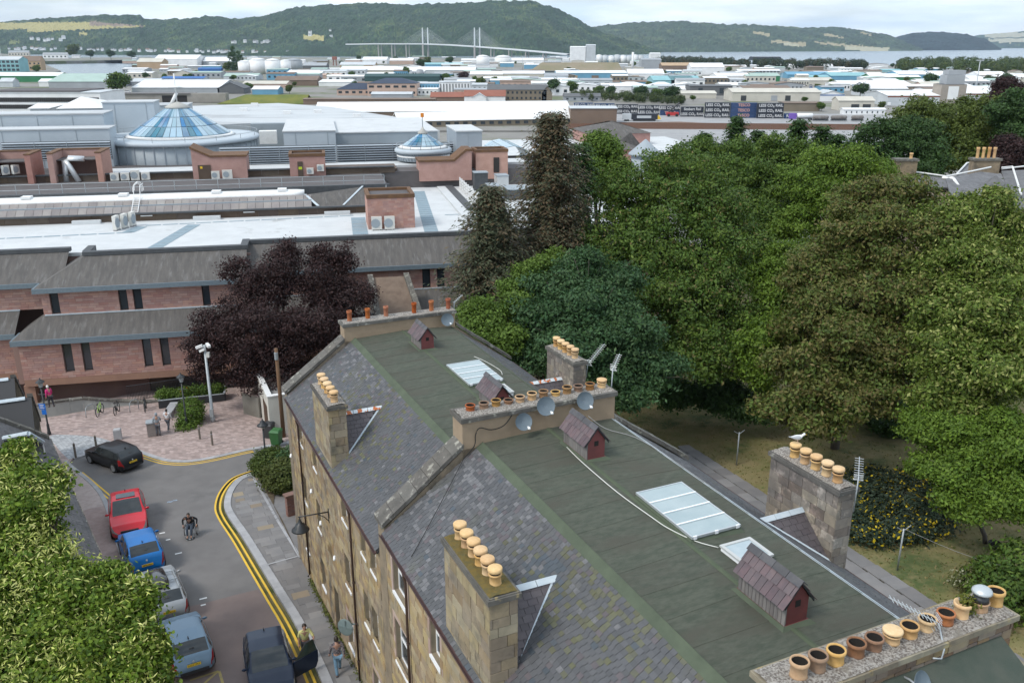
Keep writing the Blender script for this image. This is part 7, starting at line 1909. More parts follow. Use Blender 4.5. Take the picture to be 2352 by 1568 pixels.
for i,(px,py,D)in enumerate(((1693,268,105),(1742,300,104),(1838,275,100),(1890,290,100),(1925,310,98),(1620,305,108))):
 T_=wpt(px,py,D);conifer(['small pointed conifer left of the tree tops by the rail yard','second small pointed conifer by the rail yard','pointed conifer in front of the tanker wagons','tallest pointed conifer in front of the tanker wagons','thin conifer right of the pointed pair','low conifer behind the big maple'][i],T_,T_.z-12,2.6,G_['dark'],40+i,layers=16,per=9,twigs=16,size=.3)
BT=[('dark broadleaf tree at the top right beside the villa chimneys','dark',[(2030,330,92,62,.8),(2100,340,92,70,.8),(1990,370,92,50,.8),(2060,400,90,60,.7),(2120,390,91,50,.7)],.25,{}),('rounded olive tree in front of the grey concrete tower','olive',[(2120,275,110,55,.8),(2180,290,110,62,.9),(2060,290,110,40,.8),(2200,350,108,60,.8)],.28,{}),('weeping light green tree at the top right','olive',[(2225,262,112,42,1),(2275,280,112,50,1.2),(2240,330,110,55,1.1),(2300,330,112,45,1.1)],.28,dict(droop=.6)),('dark green tree at the right edge above the villa','dark',[(2330,255,105,45,.9),(2345,330,104,50,1),(2360,290,105,50,1)],.28,{}),('purple leaved tree near the top right corner','purple',[(2310,200,150,20,1),(2322,225,150,28,1),(2295,232,150,20,1)],.3,{}),('purple leaved tree behind the villa chimney','purple',[(2320,345,100,32,.9),(2345,365,100,30,.9),(2300,370,99,22,.9)],.25,{}),('green tree behind the big maple with the rail yard above it','maple',[(1600,350,95,60,.8),(1680,365,94,65,.8),(1550,385,93,50,.8),(1740,375,94,55,.8),(1640,420,90,80,.8)],.26,{}),('mid green tree left of the lime green tree','maple',[(1790,350,88,45,.8),(1840,365,88,50,.7),(1755,430,85,60,.9),(1770,510,83,60,.9),(1740,560,80,60,.9)],.25,{}),('bright lime green tree near the middle of the tree belt','lime',[(1890,380,80,50,.8),(1950,375,80,55,.8),(2010,390,80,40,.8),(1850,430,79,55,.9),(1930,445,78,70,.8),(1835,510,77,45,1),(1900,500,77,50,.9)],.24,{}),('green tree behind the browning spruce with bright leaves','light',[(1375,350,76,42,.9),(1395,410,75,50,1),(1350,400,75,35,1)],.22,{}),('tall maple with pale seed clusters at the centre of the tree belt','maple',[(1525,400,66,62,1),(1590,420,66,70,1),(1470,470,65,70,1),(1560,500,64,90,.9),(1650,480,66,75,1),(1700,560,65,70,1),(1600,600,62,100,.9),(1500,580,62,80,.9),(1660,680,61,90,.9),(1560,720,59,100,.8),(1640,790,58,85,.7),(1480,680,60,70,.9),(1430,440,66,60,1),(1410,530,64,65,1),(1400,600,62,55,.9),(1720,740,60,60,.9),(1580,830,57,80,.6)],.2,dict(tip=(.15,.13,.045),tipn=.05,n=2300)),('bluish dark green maple nearest the tenement chimneys','blue',[(1290,660,54,75,.8),(1360,700,53,85,.8),(1250,740,52,70,.8),(1330,790,51,95,.7),(1430,770,52,80,.8),(1240,810,51,60,.7),(1420,850,51,75,.6),(1410,660,55,60,.8),(1500,860,51,70,.6),(1350,610,55,50,.8),(1450,905,50,55,.5)],.19,dict(n=1900)),('light green bush like tree at the left end of the tree belt','light',[(1120,730,52,50,.8),(1095,770,51,45,.8),(1160,780,51,45,.8),(1090,720,52,35,.8),(1190,700,53,30,.9),(1230,640,56,42,.9),(1265,600,57,28,.9),(1175,660,55,22,.9)],.16,dict(n=1000)),('lime green tree between the maple and the chestnut','lime',[(1770,620,62,60,1),(1800,700,60,70,1),(1760,780,57,60,.9),(1820,590,64,45,.9),(1740,850,56,50,.8)],.2,dict(n=900)),('rusty brown green chestnut with a broad dome','rusty',[(2000,480,60,75,.8),(2070,470,60,80,.8),(1940,540,58,85,.9),(2050,570,56,110,.8),(1890,630,56,75,.9),(1980,680,54,110,.9),(2090,680,54,95,.9),(1860,730,54,75,.9),(1940,800,52,110,.8),(2060,800,52,90,.8),(1850,850,51,85,.7),(1960,910,50,90,.6),(1810,920,50,70,.6),(1880,970,49,65,.5)],.2,dict(n=2600,flat=.4,tip=(.16,.13,.05),tipn=.08)),('tall yellow green tree covered in pale seeds at the right edge','yel',[(2200,520,54,75,.9),(2280,500,54,75,.9),(2190,620,52,85,.9),(2290,620,51,95,.9),(2360,560,53,70,1),(2220,730,49,95,.9),(2320,740,48,100,.9),(2200,830,48,80,.8),(2290,860,46,100,.8),(2370,820,46,80,1),(2180,910,47,70,.7),(2140,760,50,50,.9)],.19,dict(n=2500,tip=(.27,.29,.09),tipn=.18)),('small fresh green maple standing on the dry lawn','lime',[(2190,1010,44,80,.6),(2280,1000,44,85,.7),(2150,1060,43,60,.5),(2240,1080,42,85,.6),(2330,1060,42,70,.8),(2120,980,45,55,.6),(2210,1150,41,55,.5),(2300,1140,41,70,.6),(2350,1150,41,50,.8)],.15,dict(n=1500)),('dark tree filling the gap behind the garden wall of trees','dark',[(1640,900,62,60,.6),(1720,930,60,60,.5),(1560,905,62,50,.5),(2050,960,60,80,.5),(2130,880,62,70,.8)],.22,dict(n=1000)),]
for i,(lab,pal,L,size,kw)in enumerate(BT):
 bl=blobpx(L);n=kw.pop('n',700);kw.setdefault('flat',.5);sp_=size*1.55
 kind={'purple':'copper_tree','lime':'lime_green_tree','rusty':'chestnut_tree','blue':'maple_tree','maple':'maple_tree','yel':'sycamore_tree'}.get(pal,'broadleaf_tree')
 base=gbase(bl)if 'small fresh' not in lab else atg(2268,1240)-Vector((0,0,.16))
 tree(kind,lab,base,bl,G_[pal],int(n*2.1),17,size*.64,60+i,r0=.3 if 'small' not in lab else .13,trunk_h=max(2.0,(min(b[2]for b in bl)-base.z)*.9),group=None,spread=sp_,sub=kw.pop('sub',14),**kw)
bl=blobpx([(40,1090,33,55,.8),(110,1105,32.5,45,.7),(20,1170,32,75,.8),(85,1160,32,48,.7),(30,1270,31,85,.8),(100,1290,30.5,62,.7),(190,1335,30,55,.6),(250,1325,30,35,.6),(70,1370,30,90,.8),(180,1390,29.5,90,.7),(280,1390,29,60,.6),(310,1360,29,35,.6),(40,1480,29,95,.8),(150,1490,28.5,95,.8),(260,1480,28,75,.7),(330,1480,28,45,.7),(60,1560,28,90,.8),(200,1570,28,90,.8),(310,1560,27.5,70,.8),(350,1520,28,30,.8),(100,1230,32,35,.6),(40,1040,33.5,28,.7)])
rng=np.random.default_rng(5)
P=gbase(bl,-1,0);lt=thing('lime_tree','lime tree hung with pale yellow bracts over the parked cars at the left','tree',Matrix.Translation(P))
limbs(P,bl,.3,4,random.Random(5),lt,22)
foliage('crown',bl,4600,18,.085,[(.085,.15,.014),(.125,.19,.018),(.055,.105,.012),(.16,.22,.026)],rng,parent=lt,M=Matrix.Identity(4),spread=.2,flat=.6,aspect=.75,up=.4,sub=12)
foliage('bracts',bl,5200,4,.095,[(.52,.54,.16),(.42,.47,.11),(.60,.60,.24)],rng,parent=lt,M=Matrix.Identity(4),spread=.2,flat=.8,aspect=.3,up=.1,shell=.95,sub=12)
def shrub(name,label,blobs,pal,n,size,seed,cat='shrub',**k):
 rng=np.random.default_rng(seed);b=blobs[0];t=thing(name,label,cat,Matrix.Translation((b[0],b[1],min(q[2]-q[5]for q in blobs))))
 m=NB(None,M_bark)
 for q in blobs:
  for j in range(3):m.tube([(q[0],q[1],q[2]-q[5]),(q[0]+RND.uniform(-.5,.5)*q[3],q[1]+RND.uniform(-.5,.5)*q[3],q[2]+q[5]*.3)],.03,4,.01)
 m.build('stem',None,t);kw=dict(spread=size*1.8,flat=.7);kw.update(k);foliage('leaves',blobs,n,14,size,pal,rng,parent=t,M=Matrix.Identity(4),**kw);return t
def gb(px,py,rx,rz,dz=0.0,ry=None):
 P=atg(px,py);return(P.x,P.y,P.z+rz*.9+dz,rx,ry or rx,rz)
shrub('clipped_bush','clipped green bush by the lantern post on the plaza',[gb(442,968,.85,.95),gb(440,975,.75,.7),gb(428,985,.7,.3)],G_['light'],420,.09,3)
shrub('shrub','feathery green shrub at the foot of the bell headed lamp post',[gb(618,1082,1.0,.75),gb(607,1090,.7,.6),gb(634,1075,.8,.7)],[(.07,.10,.02),(.09,.125,.025),(.055,.085,.018)],420,.09,4)
shrub('shrub','larger dark shrub behind the brick garden wall',[gb(642,1118,1.1,.8),gb(656,1128,1.0,.8),gb(662,1112,.9,.9)],[(.075,.095,.02),(.06,.08,.018),(.095,.11,.026)],600,.09,5)
shrub('shrub','glossy dark leaved shrub against the tenement corner',[gb(667,1095,.7,1.0),gb(670,1120,.7,.7)],G_['blue'],260,.1,6)
P0,P1,n,h0=PLANTER
for i,(f,r)in enumerate(((.08,.45),(.2,.35),(.38,.4),(.55,.4),(.72,.45),(.9,.4))):
 p=P0.lerp(P1,f)+n*.5;shrub('planter_shrub',['round shrub at the left end of the black planter','low plant second in the black planter','low plant with orange flowers in the black planter','leafy plant in the middle of the black planter','leafy plant towards the right of the black planter','leafy plant at the right end of the black planter'][i],[(p.x,p.y,P0.z+h0+r*.4,r*1.2,r*1.2,r)],G_['light']if i<3 else G_['maple'],90,.08,70+i,tip=(.5,.15,.02)if i==2 else None,tipn=.06)
shrub('shrub','dark green bush in the bottom right corner of the garden',[gb(2290,1370,1.3,.9),gb(2340,1350,1.4,1.1),gb(2330,1400,1.4,.9),gb(2270,1420,1.0,.7)],G_['maple'],500,.11,7)
fl=[gb(2000,1175,2.2,.5),gb(2060,1160,2.2,.55),gb(1985,1225,1.6,.45),gb(2060,1215,2.0,.5),gb(2110,1200,1.8,.5),gb(2030,1130,2.2,.5),gb(2100,1140,2.0,.5),gb(1960,1190,1.4,.4)]
shrub('flower_bed','low grey green shrubs dotted with yellow flowers behind the stone chimney',fl,[(.035,.055,.035),(.05,.07,.045),(.028,.05,.028)],1300,.1,8,'shrubs',tip=(.55,.42,.02),tipn=.10,shell=.4)
shrub('shrub','pale flowering shrub beside the nearest chimney',[gb(2250,1360,.9,.5),gb(2215,1345,.6,.35)],[(.09,.11,.03),(.12,.13,.05)],110,.09,9,tip=(.5,.5,.35),tipn=.2)
o=foliage('leaves',[tuple((BF@Vector((15.05,10.2,13.1))))+(.16,.2,.16)],60,8,.045,[(.08,.11,.02),(.14,.14,.02)],np.random.default_rng(3),spread=.07);tag(o,'weeds growing from the broken chimney pot','weeds');o.name='weeds'
rng=np.random.default_rng(9);n=26000
u=rng.uniform(6,52,n);v=rng.uniform(21.7,44,n);R=np.array(BF.to_3x3());C=(R@np.stack([v,u,np.zeros(n)])).T
C[:,2]=[ground(a,b)-.13 for a,b in C[:,:2]]
A=rng.normal(size=(n,3))*.035;A[:,2]=np.abs(A[:,2])*.5+.01;Bv=rng.normal(size=(n,3))*.03
pal=np.array([(.24,.19,.085),(.17,.16,.05),(.11,.14,.035),(.28,.22,.11)]);me=quads_mesh('grass',C.astype(np.float32),A.astype(np.float32),Bv.astype(np.float32),pal[rng.integers(0,4,n)]*rng.uniform(.8,1.2,(n,1)),M_leaf)
tag(link('grass',me),'dry rough grass of the garden lawn','grass',kind='stuff')
# -- lowland, firth, hills, haze
ZL,ZSEA=-14.0,-21.0
from mathutils import noise as mnoise
m=NB(None,M_ground)
xs=[-260+8*i for i in range(80)];ys=[150+8*i for i in range(30)]
shore=[(-900,112),(-300,114),(-40,120),(60,128),(97,133),(350,132),(352,137),(240,139),(97,141),(108,150),(140,163),(104,170),(240,174),(322,170),(320,140),(332,134),(600,132),(850,133),(1100,133.5),(1300,136),(1500,140),(1650,147),(1800,150.5),(2000,152),(2100,148),(2352,147),(3200,147),(3200,300),(-900,300)]
P=[at(x,y,ZL-.3).xy for x,y in shore]
tri=tessellate_polygon([[Vector((p.x,p.y,0))for p in P]])
m=NB(None,M_ground);fs=[]
for a,b,c in tri:
 if(P[b]-P[a]).cross(P[c]-P[a])<0:a,c=c,a
 fs.append((a,b,c))
m.add([(p.x,p.y,ZL-.3)for p in P],fs);n=len(P);
ar=sum(P[i].cross(P[(i+1)%n])for i in range(n))
vs=[(p.x,p.y,ZL-.3)for p in P]+[(p.x,p.y,ZSEA-3)for p in P]
m.add(vs,[((i,n+i,n+(i+1)%n,(i+1)%n)if ar>0 else((i+1)%n,n+(i+1)%n,n+i,i))for i in range(n)])
m.build('lowland',None,None,kind='structure')
m=NB(None,M_ground);m.quad((-600,-60,ZL-.6),(900,-60,ZL-.6),(900,420,ZL-.6),(-600,420,ZL-.6));m.build('lower_ground',None,None,kind='structure')
M_sea=mat('firth_water',(.10,.135,.165),(.13,.165,.195),scale=.004,rough=.22,bump=.25,bscale=.02,stretch=(1,4,1),spec=.5)
m=NB(None,M_sea);m.quad((-30000,300,ZSEA),(30000,300,ZSEA),(30000,45000,ZSEA),(-30000,45000,ZSEA));m.build('sea',None,None,kind='structure')
M_hill=mat('hillside',(.04,.06,.03),attr='leaf',rough=1)
FOREST=[(.018,.042,.022),(.026,.054,.024),(.014,.034,.02),(.038,.066,.026),(.055,.078,.03)]
def ip(x,T):
 for(a,b),(c,d)in zip(T,T[1:]):
  if a<=x<=c:return b+(d-b)*(x-a)/(c-a)
 return T[0][1]if x<T[0][0]else T[-1][1]
def hill(name,crest,base,d0,d1,step,rows,fields,amp=9.0,nf=.035,pal=FOREST,label=None):
 xs=list(np.arange(crest[0][0],crest[-1][0]+.1,step));G=[];C=[]
 for x in xs:
  col=[]
  yb,yc=ip(x,base),ip(x,crest)
  b=atY(x,yb,ip(x,d0));c=atY(x,yc,ip(x,d1));b.z=ZSEA-2
  for j in range(rows):
   t=j/(rows-4)if j<rows-3 else 1
   ex=(j-(rows-4))if j>rows-4 else 0
   Y=b.y+(c.y-b.y)*t+ex*250;k=(x-CX)/FPX
   zz=b.z+(c.z-b.z)*(t**.8 if t<1 else 1)-ex*60
   dd=Y*1.0;p=Vector((0,Y,zz));p.x=k*(cp*Y-sp*(zz-CAMZ))
   q=Vector((p.x*.004,Y*.004,3.1));e=mnoise.noise(q)*22*min(1,t*3)*(1-t*.75)
   f=mnoise.noise(Vector((p.x*nf,Y*nf*.6,1.7)))+.6*mnoise.noise(Vector((p.x*nf*2.7,Y*nf*1.6,5.3)))
   p.z+=e+amp*f*min(1,t*5);col.append(p)
  G.append(col)
 nx,ny=len(xs),rows;V=np.array([[tuple(p)for p in c]for c in G],np.float32).reshape(-1,3)
 F=[(i*ny+j,(i+1)*ny+j,(i+1)*ny+j+1,i*ny+j+1)for i in range(nx-1)for j in range(ny-1)]
 me=bpy.data.meshes.new(name);me.from_pydata(V.tolist(),[],F)
 cols=np.ones((len(F),4),np.float32);r=np.random.default_rng(4);pal=np.array(pal)
 for k,f in enumerate(F):
  c=Vector(V[f[0]]);px,py=proj(c)
  g=mnoise.noise(Vector((c.x*.003,c.y*.003,9)));g2=mnoise.noise(Vector((c.x*.02,c.y*.012,2)))
  g3=mnoise.noise(Vector((c.x*.008,c.y*.005,4)));w=min(4,max(0,int(2+g*2.6+g3*2.2+g2*2+r.normal()*.8)));col=pal[w]*r.uniform(.65,1.35)*(1+.35*g3)
  for(x0,x1,ya0,ya1,yb0,yb1,fc)in fields:
   if x0<px<x1:
    s=(px-x0)/(x1-x0);top=ya0+(ya1-ya0)*s;bot=yb0+(yb1-yb0)*s
    if top+g2*2<py<bot+g2*2:col=np.array(fc)*r.uniform(.93,1.07)
  cols[k,:3]=col
 a=me.attributes.new('leaf','FLOAT_COLOR','FACE');a.data.foreach_set('color',cols.reshape(-1));me.materials.append(M_hill);me.update()
 return tag(link(name,me),kind='structure')
TAN,GOLD,PALE=(.30,.26,.16),(.33,.29,.12),(.36,.34,.24)
hill('hills',[(1240,96),(1330,72),(1365,61),(1436,54),(1500,50),(1571,49),(1640,55),(1679,58),(1713,55),(1780,60),(1840,64),(1931,63),(1981,70),(2038,79),(2080,96),(2120,114)],[(1240,122),(1560,120),(1900,119),(2010,117),(2120,116.5)],[(1240,5000),(2120,6600)],[(1240,6600),(2120,7800)],3.2,34,[(1728,1765,72,80,78,86,TAN),(1770,1850,94,101,100,108,TAN),(1890,1935,77,87,83,91,TAN),(1870,2040,97,113,101,119,TAN),(1940,2040,108,111,118,120,PALE),(1800,1835,100,104,106,110,PALE),(1975,2000,75,80,78,84,TAN)],amp=10,nf=.02,pal=[(.03,.055,.03),(.038,.062,.032),(.026,.048,.028),(.05,.075,.035),(.065,.085,.04)])
hill('hills',[(2045,92),(2070,82),(2099,76),(2160,72.5),(2217,78),(2260,89),(2285,102),(2300,112)],[(2045,115),(2300,114.5)],[(2045,7200),(2300,7400)],[(2045,8200),(2300,8200)],3,22,[],amp=7,nf=.02,pal=[(.008,.02,.024),(.01,.024,.026),(.012,.027,.028),(.010,.022,.024),(.014,.03,.028)])
hill('hills',[(2150,100),(2200,90),(2250,81),(2300,76),(2352,72),(2500,66)],[(2150,114),(2500,113)],[(2150,11000),(2500,11000)],[(2150,13500),(2500,13500)],4,18,[(2260,2500,78,72,88,84,PALE),(2270,2500,91,88,101,98,PALE)],amp=9,nf=.012)
hill('hills',[(-260,62),(-100,55),(0,50),(60,47),(160,39),(200,36),(322,35.5),(330,44),(400,44),(440,43),(480,39),(520,42),(544,45),(571,42),(622,32),(672,18),(730,12),(790,9),(860,7),(949,10),(1060,7),(1120,3),(1190,1.5),(1228,5),(1268,17),(1302,30),(1335,47),(1352,60),(1400,80),(1460,100),(1520,118)],[(-260,112),(0,113),(330,119),(640,124),(800,128),(1000,129),(1300,127),(1520,121)],[(-260,4700),(400,4000),(900,3500),(1520,4300)],[(-260,6000),(400,5200),(1000,5000),(1520,5000)],2.6,60,[(-260,230,56,52,72,66,GOLD),(60,330,52,60,76,63,GOLD),(205,330,50,61,61,63,(.22,.17,.13)),(695,742,82,84,92,96,GOLD),(180,200,75,77,83,82,GOLD),(20,46,94,96,102,100,(.14,.16,.06))],amp=9,nf=.03)
hz=MB();hz.box(-14000,14000,-500,19000,-26,420);ho=hz.build('haze',None,None,kind='stuff')
hm=bpy.data.materials.new('haze');hm.use_nodes=True;hn=hm.node_tree;hn.nodes.clear();pv_=hn.nodes.new('ShaderNodeVolumePrincipled');oo=hn.nodes.new('ShaderNodeOutputMaterial')
pv_.inputs['Color'].default_value=(.62,.79,1.0,1);pv_.inputs['Density'].default_value=3.4e-5;pv_.inputs['Anisotropy'].default_value=.2;hn.links.new(pv_.outputs[0],oo.inputs['Volume']);ho.data.materials.append(hm)
# -- bridge over the firth
br=thing('bridge','long white cable stayed road bridge with four slim towers crossing the firth','bridge',Matrix.Translation(atY(1030,128,3075)))
def bridgeY(px):return 3075-(px-1030)*1.29
dk=[(799,101),(860,100),(969,100),(1030,102.3),(1090,106),(1170,112),(1240,118),(1308,124.5)]
pts=[atY(x,y,bridgeY(x))for x,y in dk]
M_conc=mat('bridge_white',(.62,.64,.65),rough=.7);M_pier=mat('pier_concrete',(.40,.37,.35),rough=.9)
dirb=(pts[-1]-pts[0]);dirb.z=0;dirb.normalize();side=Vector((-dirb.y,dirb.x,0))
for a,b in zip(pts,pts[1:]):
 m=NB(None,M_conc);rows=[[p+side*w+Vector((0,0,z))for w,z in((-11,0),(-11,-3.4),(-7,-4.2),(7,-4.2),(11,-3.4),(11,0))]for p in(a,b)]
 m.grid(rows,True);m.build('deck',None,br)
def deckz(px):
 y=ip(px,dk);return atY(px,y,bridgeY(px))
tw=[]
for px in(977,1096):
 c=deckz(px)
 for s_ in(-1,1):
  b=c+side*12*s_;m=NB(None,M_pier);m.lathe((b.x,b.y,ZSEA-2),[(3.4,0),(3.0,c.z-ZSEA)],8);m.lathe((b.x,b.y,ZSEA-2),[(8,0),(8,4)],10);m.build('pier',None,br)
  zt=atY(px,64,b.y).z;m=NB(None,M_conc);m.lathe((b.x,b.y,c.z-4),[(2.6,0),(1.7,zt-c.z+4)],8);m.build('tower',None,br)
  for k in range(8):
   for e in(-1,1):
    q=b+dirb*e*(14+13*k);z=deckz(px+e*(14+13*k)*dirb.x/1.5).z
    m=NB(None,M_conc);m.tube([(b.x,b.y,zt-3-3.2*(7-k)),(q.x,q.y,z)],.16,4);m.build('stay_cable',None,br)
for px in(872,903,936,1131,1172,1211,1251):
 c=deckz(px)
 for s_ in(-1,1):
  b=c+side*7*s_;m=NB(None,M_pier);m.lathe((b.x,b.y,ZSEA-2),[(2.2,0),(2.0,c.z-3.6-ZSEA+2)],8);m.build('pier',None,br)
# -- the town below
CL=dict(W=(.78,.785,.785),C=(.56,.53,.46),G=(.34,.36,.38),D=(.12,.125,.13),B=(.14,.33,.47),T=(.24,.45,.48),N=(.035,.05,.085),Br=(.19,.135,.10),K=(.04,.045,.05),Gr=(.035,.20,.085),M=(.36,.47,.42),P=(.50,.36,.29),R=(.27,.10,.065),S=(.20,.165,.12),L=(.52,.55,.57),Bl=(.04,.14,.38),E=(.45,.32,.2),Td=(.03,.075,.075))
def cmat(k,wall=True):return mat('town_%s'%{'W':'white','C':'cream','G':'grey','D':'dark_grey','B':'pale_blue','T':'teal','N':'navy','Br':'brown','K':'black','Gr':'green','M':'mint','P':'pink','R':'rust','S':'stone','L':'pale_grey','Bl':'blue','E':'sand','Td':'dark_teal'}[k],CL[k],tuple(c*.86 for c in CL[k]),scale=.12,rough=.75)
def cv(c,x,y):
 if c==1:return .336*x,.336*y
 if c==2:return 780.8+.336*x,.336*y
 if c==3:return 1561.6+.336*x,.336*y
 return x,y
TOWN=[]
def shed(c,x0,x1,yr,yw,yb,wall,roofc,label,name='shed',cat='shed',dep=None,hip=False,gable=False,wins=None,doors=None,z=ZL,tilt=0.0,stripe_=None,group=None):
 """building from pixels: roof top, wall top and ground line; front parallel to the picture unless tilted"""
 ax,ay=cv(c,x0,yb);bx_,by=cv(c,x1,yb+tilt);A,B=at(ax,ay,z),at(bx_,by,z);L_=(B-A).length
 d=(B-A).normalized();n=Vector((-d.y,d.x,0));px,py=cv(c,(x0+x1)/2,yw+tilt/2);h=max(2.2,atY(px,py,((A+B)/2).y).z-z);dep=dep or min(max(L_*.45,8),45)
 rx,ry=cv(c,(x0+x1)/2,yr+tilt/2);ro=(.5 if not gable else .0)*dep;zr=atY(rx,ry,((A+B)/2).y+(dep*.5 if not gable else 0)).z-z;zr=min(max(zr,h+.3),h+dep*.6)
 M=Matrix(((d.x,n.x,0,A.x),(d.y,n.y,0,A.y),(0,0,1,z),(0,0,0,1)))@Matrix.Translation((L_/2,dep/2,0))
 t=thing(name,label,cat,M,group);F=M@Matrix.Translation((-L_/2,-dep/2,0));mw,mr=cmat(wall),cmat(roofc)
 m=NB(F,mw);m.box(0,L_,0,dep,-.5,h)
 if gable:m.add([(0,0,h),(L_,0,h),(L_/2,0,zr),(0,dep,h),(L_,dep,h),(L_/2,dep,zr)],[(0,1,2),(4,3,5)])
 elif not hip:m.add([(0,0,h),(0,dep,h),(0,dep/2,zr-.05),(L_,0,h),(L_,dep,h),(L_,dep/2,zr-.05)],[(1,0,2),(3,4,5)])
 m.build('wall',None,t)
 m=NB(F,mr);o=.4
 if gable:m.extr([(-o,-o,h-.1),(L_/2,-o,zr),(L_+o,-o,h-.1),(L_+o,-o,h+.15),(L_/2,-o,zr+.3),(-o,-o,h+.15)],(0,dep+2*o,0))
 elif hip:
  i=min(dep/2,L_/2.2);m.add([(-o,-o,h),(L_+o,-o,h),(L_+o,dep+o,h),(-o,dep+o,h),(i,dep/2,zr),(L_-i,dep/2,zr)],[(0,1,5,4),(1,2,5),(2,3,4,5),(3,0,4),(0,3,2,1)])
 else:m.extr([(-o,-o,h-.1),(-o,-o,h+.15),(-o,dep/2,zr+.25),(-o,dep+o,h+.15),(-o,dep+o,h-.1),(-o,dep/2,zr)],(L_+2*o,0,0))
 m.build('roof',None,t)
 if wins:
  nw,r,fh,cw_=wins
  for j in range(r):
   z0,z1=h*(j+.5-fh/2)/r,h*(j+.5+fh/2)/r
   for i in range(nw):
    x=L_*(i+.5)/nw;w=L_/nw*cw_/2;m=NB(F,M_winglass);m.box(x-w,x+w,-.14,-.01,z0,z1);m.build('window',None,t)
 if doors:
  for f0,f1,col in doors:
   m=NB(F,cmat(col));m.box(L_*f0,L_*f1,-.16,-.01,0,h*.62);m.build('door',None,t)
 if stripe_:
  m=NB(F,cmat(stripe_));m.box(-.1,L_+.1,-.12,-.01,h*.84,h*.99);m.build('stripe',None,t)
 TOWN.append(((A+B)/2+n*dep/2,max(L_,dep)/2,label));return t,F,L_,h,dep
S_=shed
S_(1,-60,400,497,520,560,'Gr','W','long green walled shed with a pale roof at the left edge',dep=30)
S_(1,335,735,505,560,600,'G','M','wide shed with a pale mint roof left of the round tree',dep=60)
S_(1,268,495,540,560,592,'W','W','low white shed in front of the mint roofed shed',dep=14)
S_(1,0,90,535,560,595,'L','L','small pale shed at the far left by the car park',dep=12)
S_(1,905,1500,548,600,640,'G','W','very large shed with a broad white roof behind the flyover',dep=60)
S_(1,1490,1668,566,605,640,'D','D','dark gabled front of the large white roofed shed',gable=True,dep=20)
S_(1,900,1090,538,560,585,'G','L','grey shed beside the round tree',dep=18)
S_(1,1100,1390,524,538,556,'L','Bl','shed with a blue striped roof in front of the storage tanks',dep=20)
S_(1,1190,1312,482,502,528,'C','G','cream house with a steep gable near the harbour',gable=True,dep=14,name='house',cat='house')
S_(1,1060,1350,376,405,450,'W','W','cluster shed with domed white roofs on the harbour',dep=50)
S_(1,940,1110,400,425,470,'E','C','cream and sand shed on the quay beside the inlet',dep=30)
S_(1,1390,1582,392,420,448,'G','W','white roofed harbour shed left of the poplars',dep=40)
S_(1,1355,1512,464,472,490,'Bl','Bl','row of bright blue crates in the harbour yard',name='crate_row',cat='crates',dep=10)
S_(1,1530,1762,503,522,545,'L','M','long low shed with a mint green roof',dep=24)
S_(1,1880,2168,522,550,585,'Br','Br','brown shed with a dark brown gable end',dep=26)
S_(1,1725,1900,590,612,645,'B','W','white roofed shed with pale blue front behind the grassy bank',dep=18)
S_(1,1660,1960,555,575,600,'P','C','pinkish shed behind the blue fronted shed',dep=22)
S_(1,2180,2400,545,562,590,'W','W','white warehouse left of the navy roofed offices',dep=40)
S_(1,1960,2200,480,500,525,'W','W','white warehouse behind the brown shed',dep=40)
S_(1,2080,2330,505,515,535,'P','P','long pink roofed low building on the estate',dep=16)
S_(1,2070,2230,430,450,470,'D','G','dark grey shed beside the storage tanks',dep=26)
S_(1,295,462,360,376,400,'W','G','white house row on the far bank of the inlet',name='house',cat='house',wins=(6,1,.4,.4),dep=10)
S_(1,490,545,375,384,397,'W','G','single white house on the wooded spit',name='house',cat='house',dep=10)
S_(1,140,285,385,420,480,'E','Br','brown roofed houses by the teal building',name='house',cat='house',wins=(5,2,.4,.4),dep=14)
S_(1,60,200,345,360,385,'C','G','cream terraced houses on the far left shore',name='house',cat='house',wins=(7,1,.4,.4),dep=10)
t,F,L_,h,dep=S_(1,-40,140,388,410,492,'T','L','modern teal glass building with a curved pale roof at the left edge',name='office',cat='building',dep=26,wins=(6,3,.6,.7))
t,F,L_,h,dep=S_(1,-80,702,628,634,775,'W','L','white multi storey car park with two long rows of dark slots',name='car_park',cat='car park',dep=34)
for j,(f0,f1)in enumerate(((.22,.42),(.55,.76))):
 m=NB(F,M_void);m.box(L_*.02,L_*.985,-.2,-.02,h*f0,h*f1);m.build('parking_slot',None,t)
 for i in range(52):m=NB(F,M_darkcap);x=L_*(.02+.965*i/52);m.box(x,x+.22,-.32,-.205,h*f0,h*f1);m.build('slot_bar',None,t)
m=NB(F,M_dkroof);m.box(.5,L_-12,1,dep,h+.3,h+1.0);m.build('top_deck',None,t)
for x0,x1,ya,yb,n0,lab in((128,245,222,250,139,'large white hipped roof pavilion in front of the car park'),(62,112,237,250,139,'small white hipped roof pavilion in front of the car park')):
 p,q,r_=onM(x0,yb,n0),onM(x1,yb,n0),onM((x0+x1)/2,ya,n0+6);t=thing('pavilion',lab,'roof pavilion',MF@Matrix.Translation(((p.x+q.x)/2,n0,p.z-1)))
 m=NB(MF,cmat('L'));m.box(p.x+.3,q.x-.3,n0+.3,n0+11.7,p.z-3,p.z-.02);m.build('wall',None,t);m=NB(MF,M_white);m.add([(p.x,n0,p.z),(q.x,n0,p.z),(q.x,n0+12,p.z),(p.x,n0+12,p.z),(r_.x,n0+6,r_.z)],[(0,1,4),(1,2,4),(2,3,4),(3,0,4),(0,3,2,1)]);m.build('roof',None,t)
a=at(*cv(1,1040,700),ZL);b=at(*cv(1,1560,690),ZL);fo=thing('flyover','concrete flyover with a dark underpass behind the glass cone','bridge',Matrix.Translation(a.lerp(b,.5)))
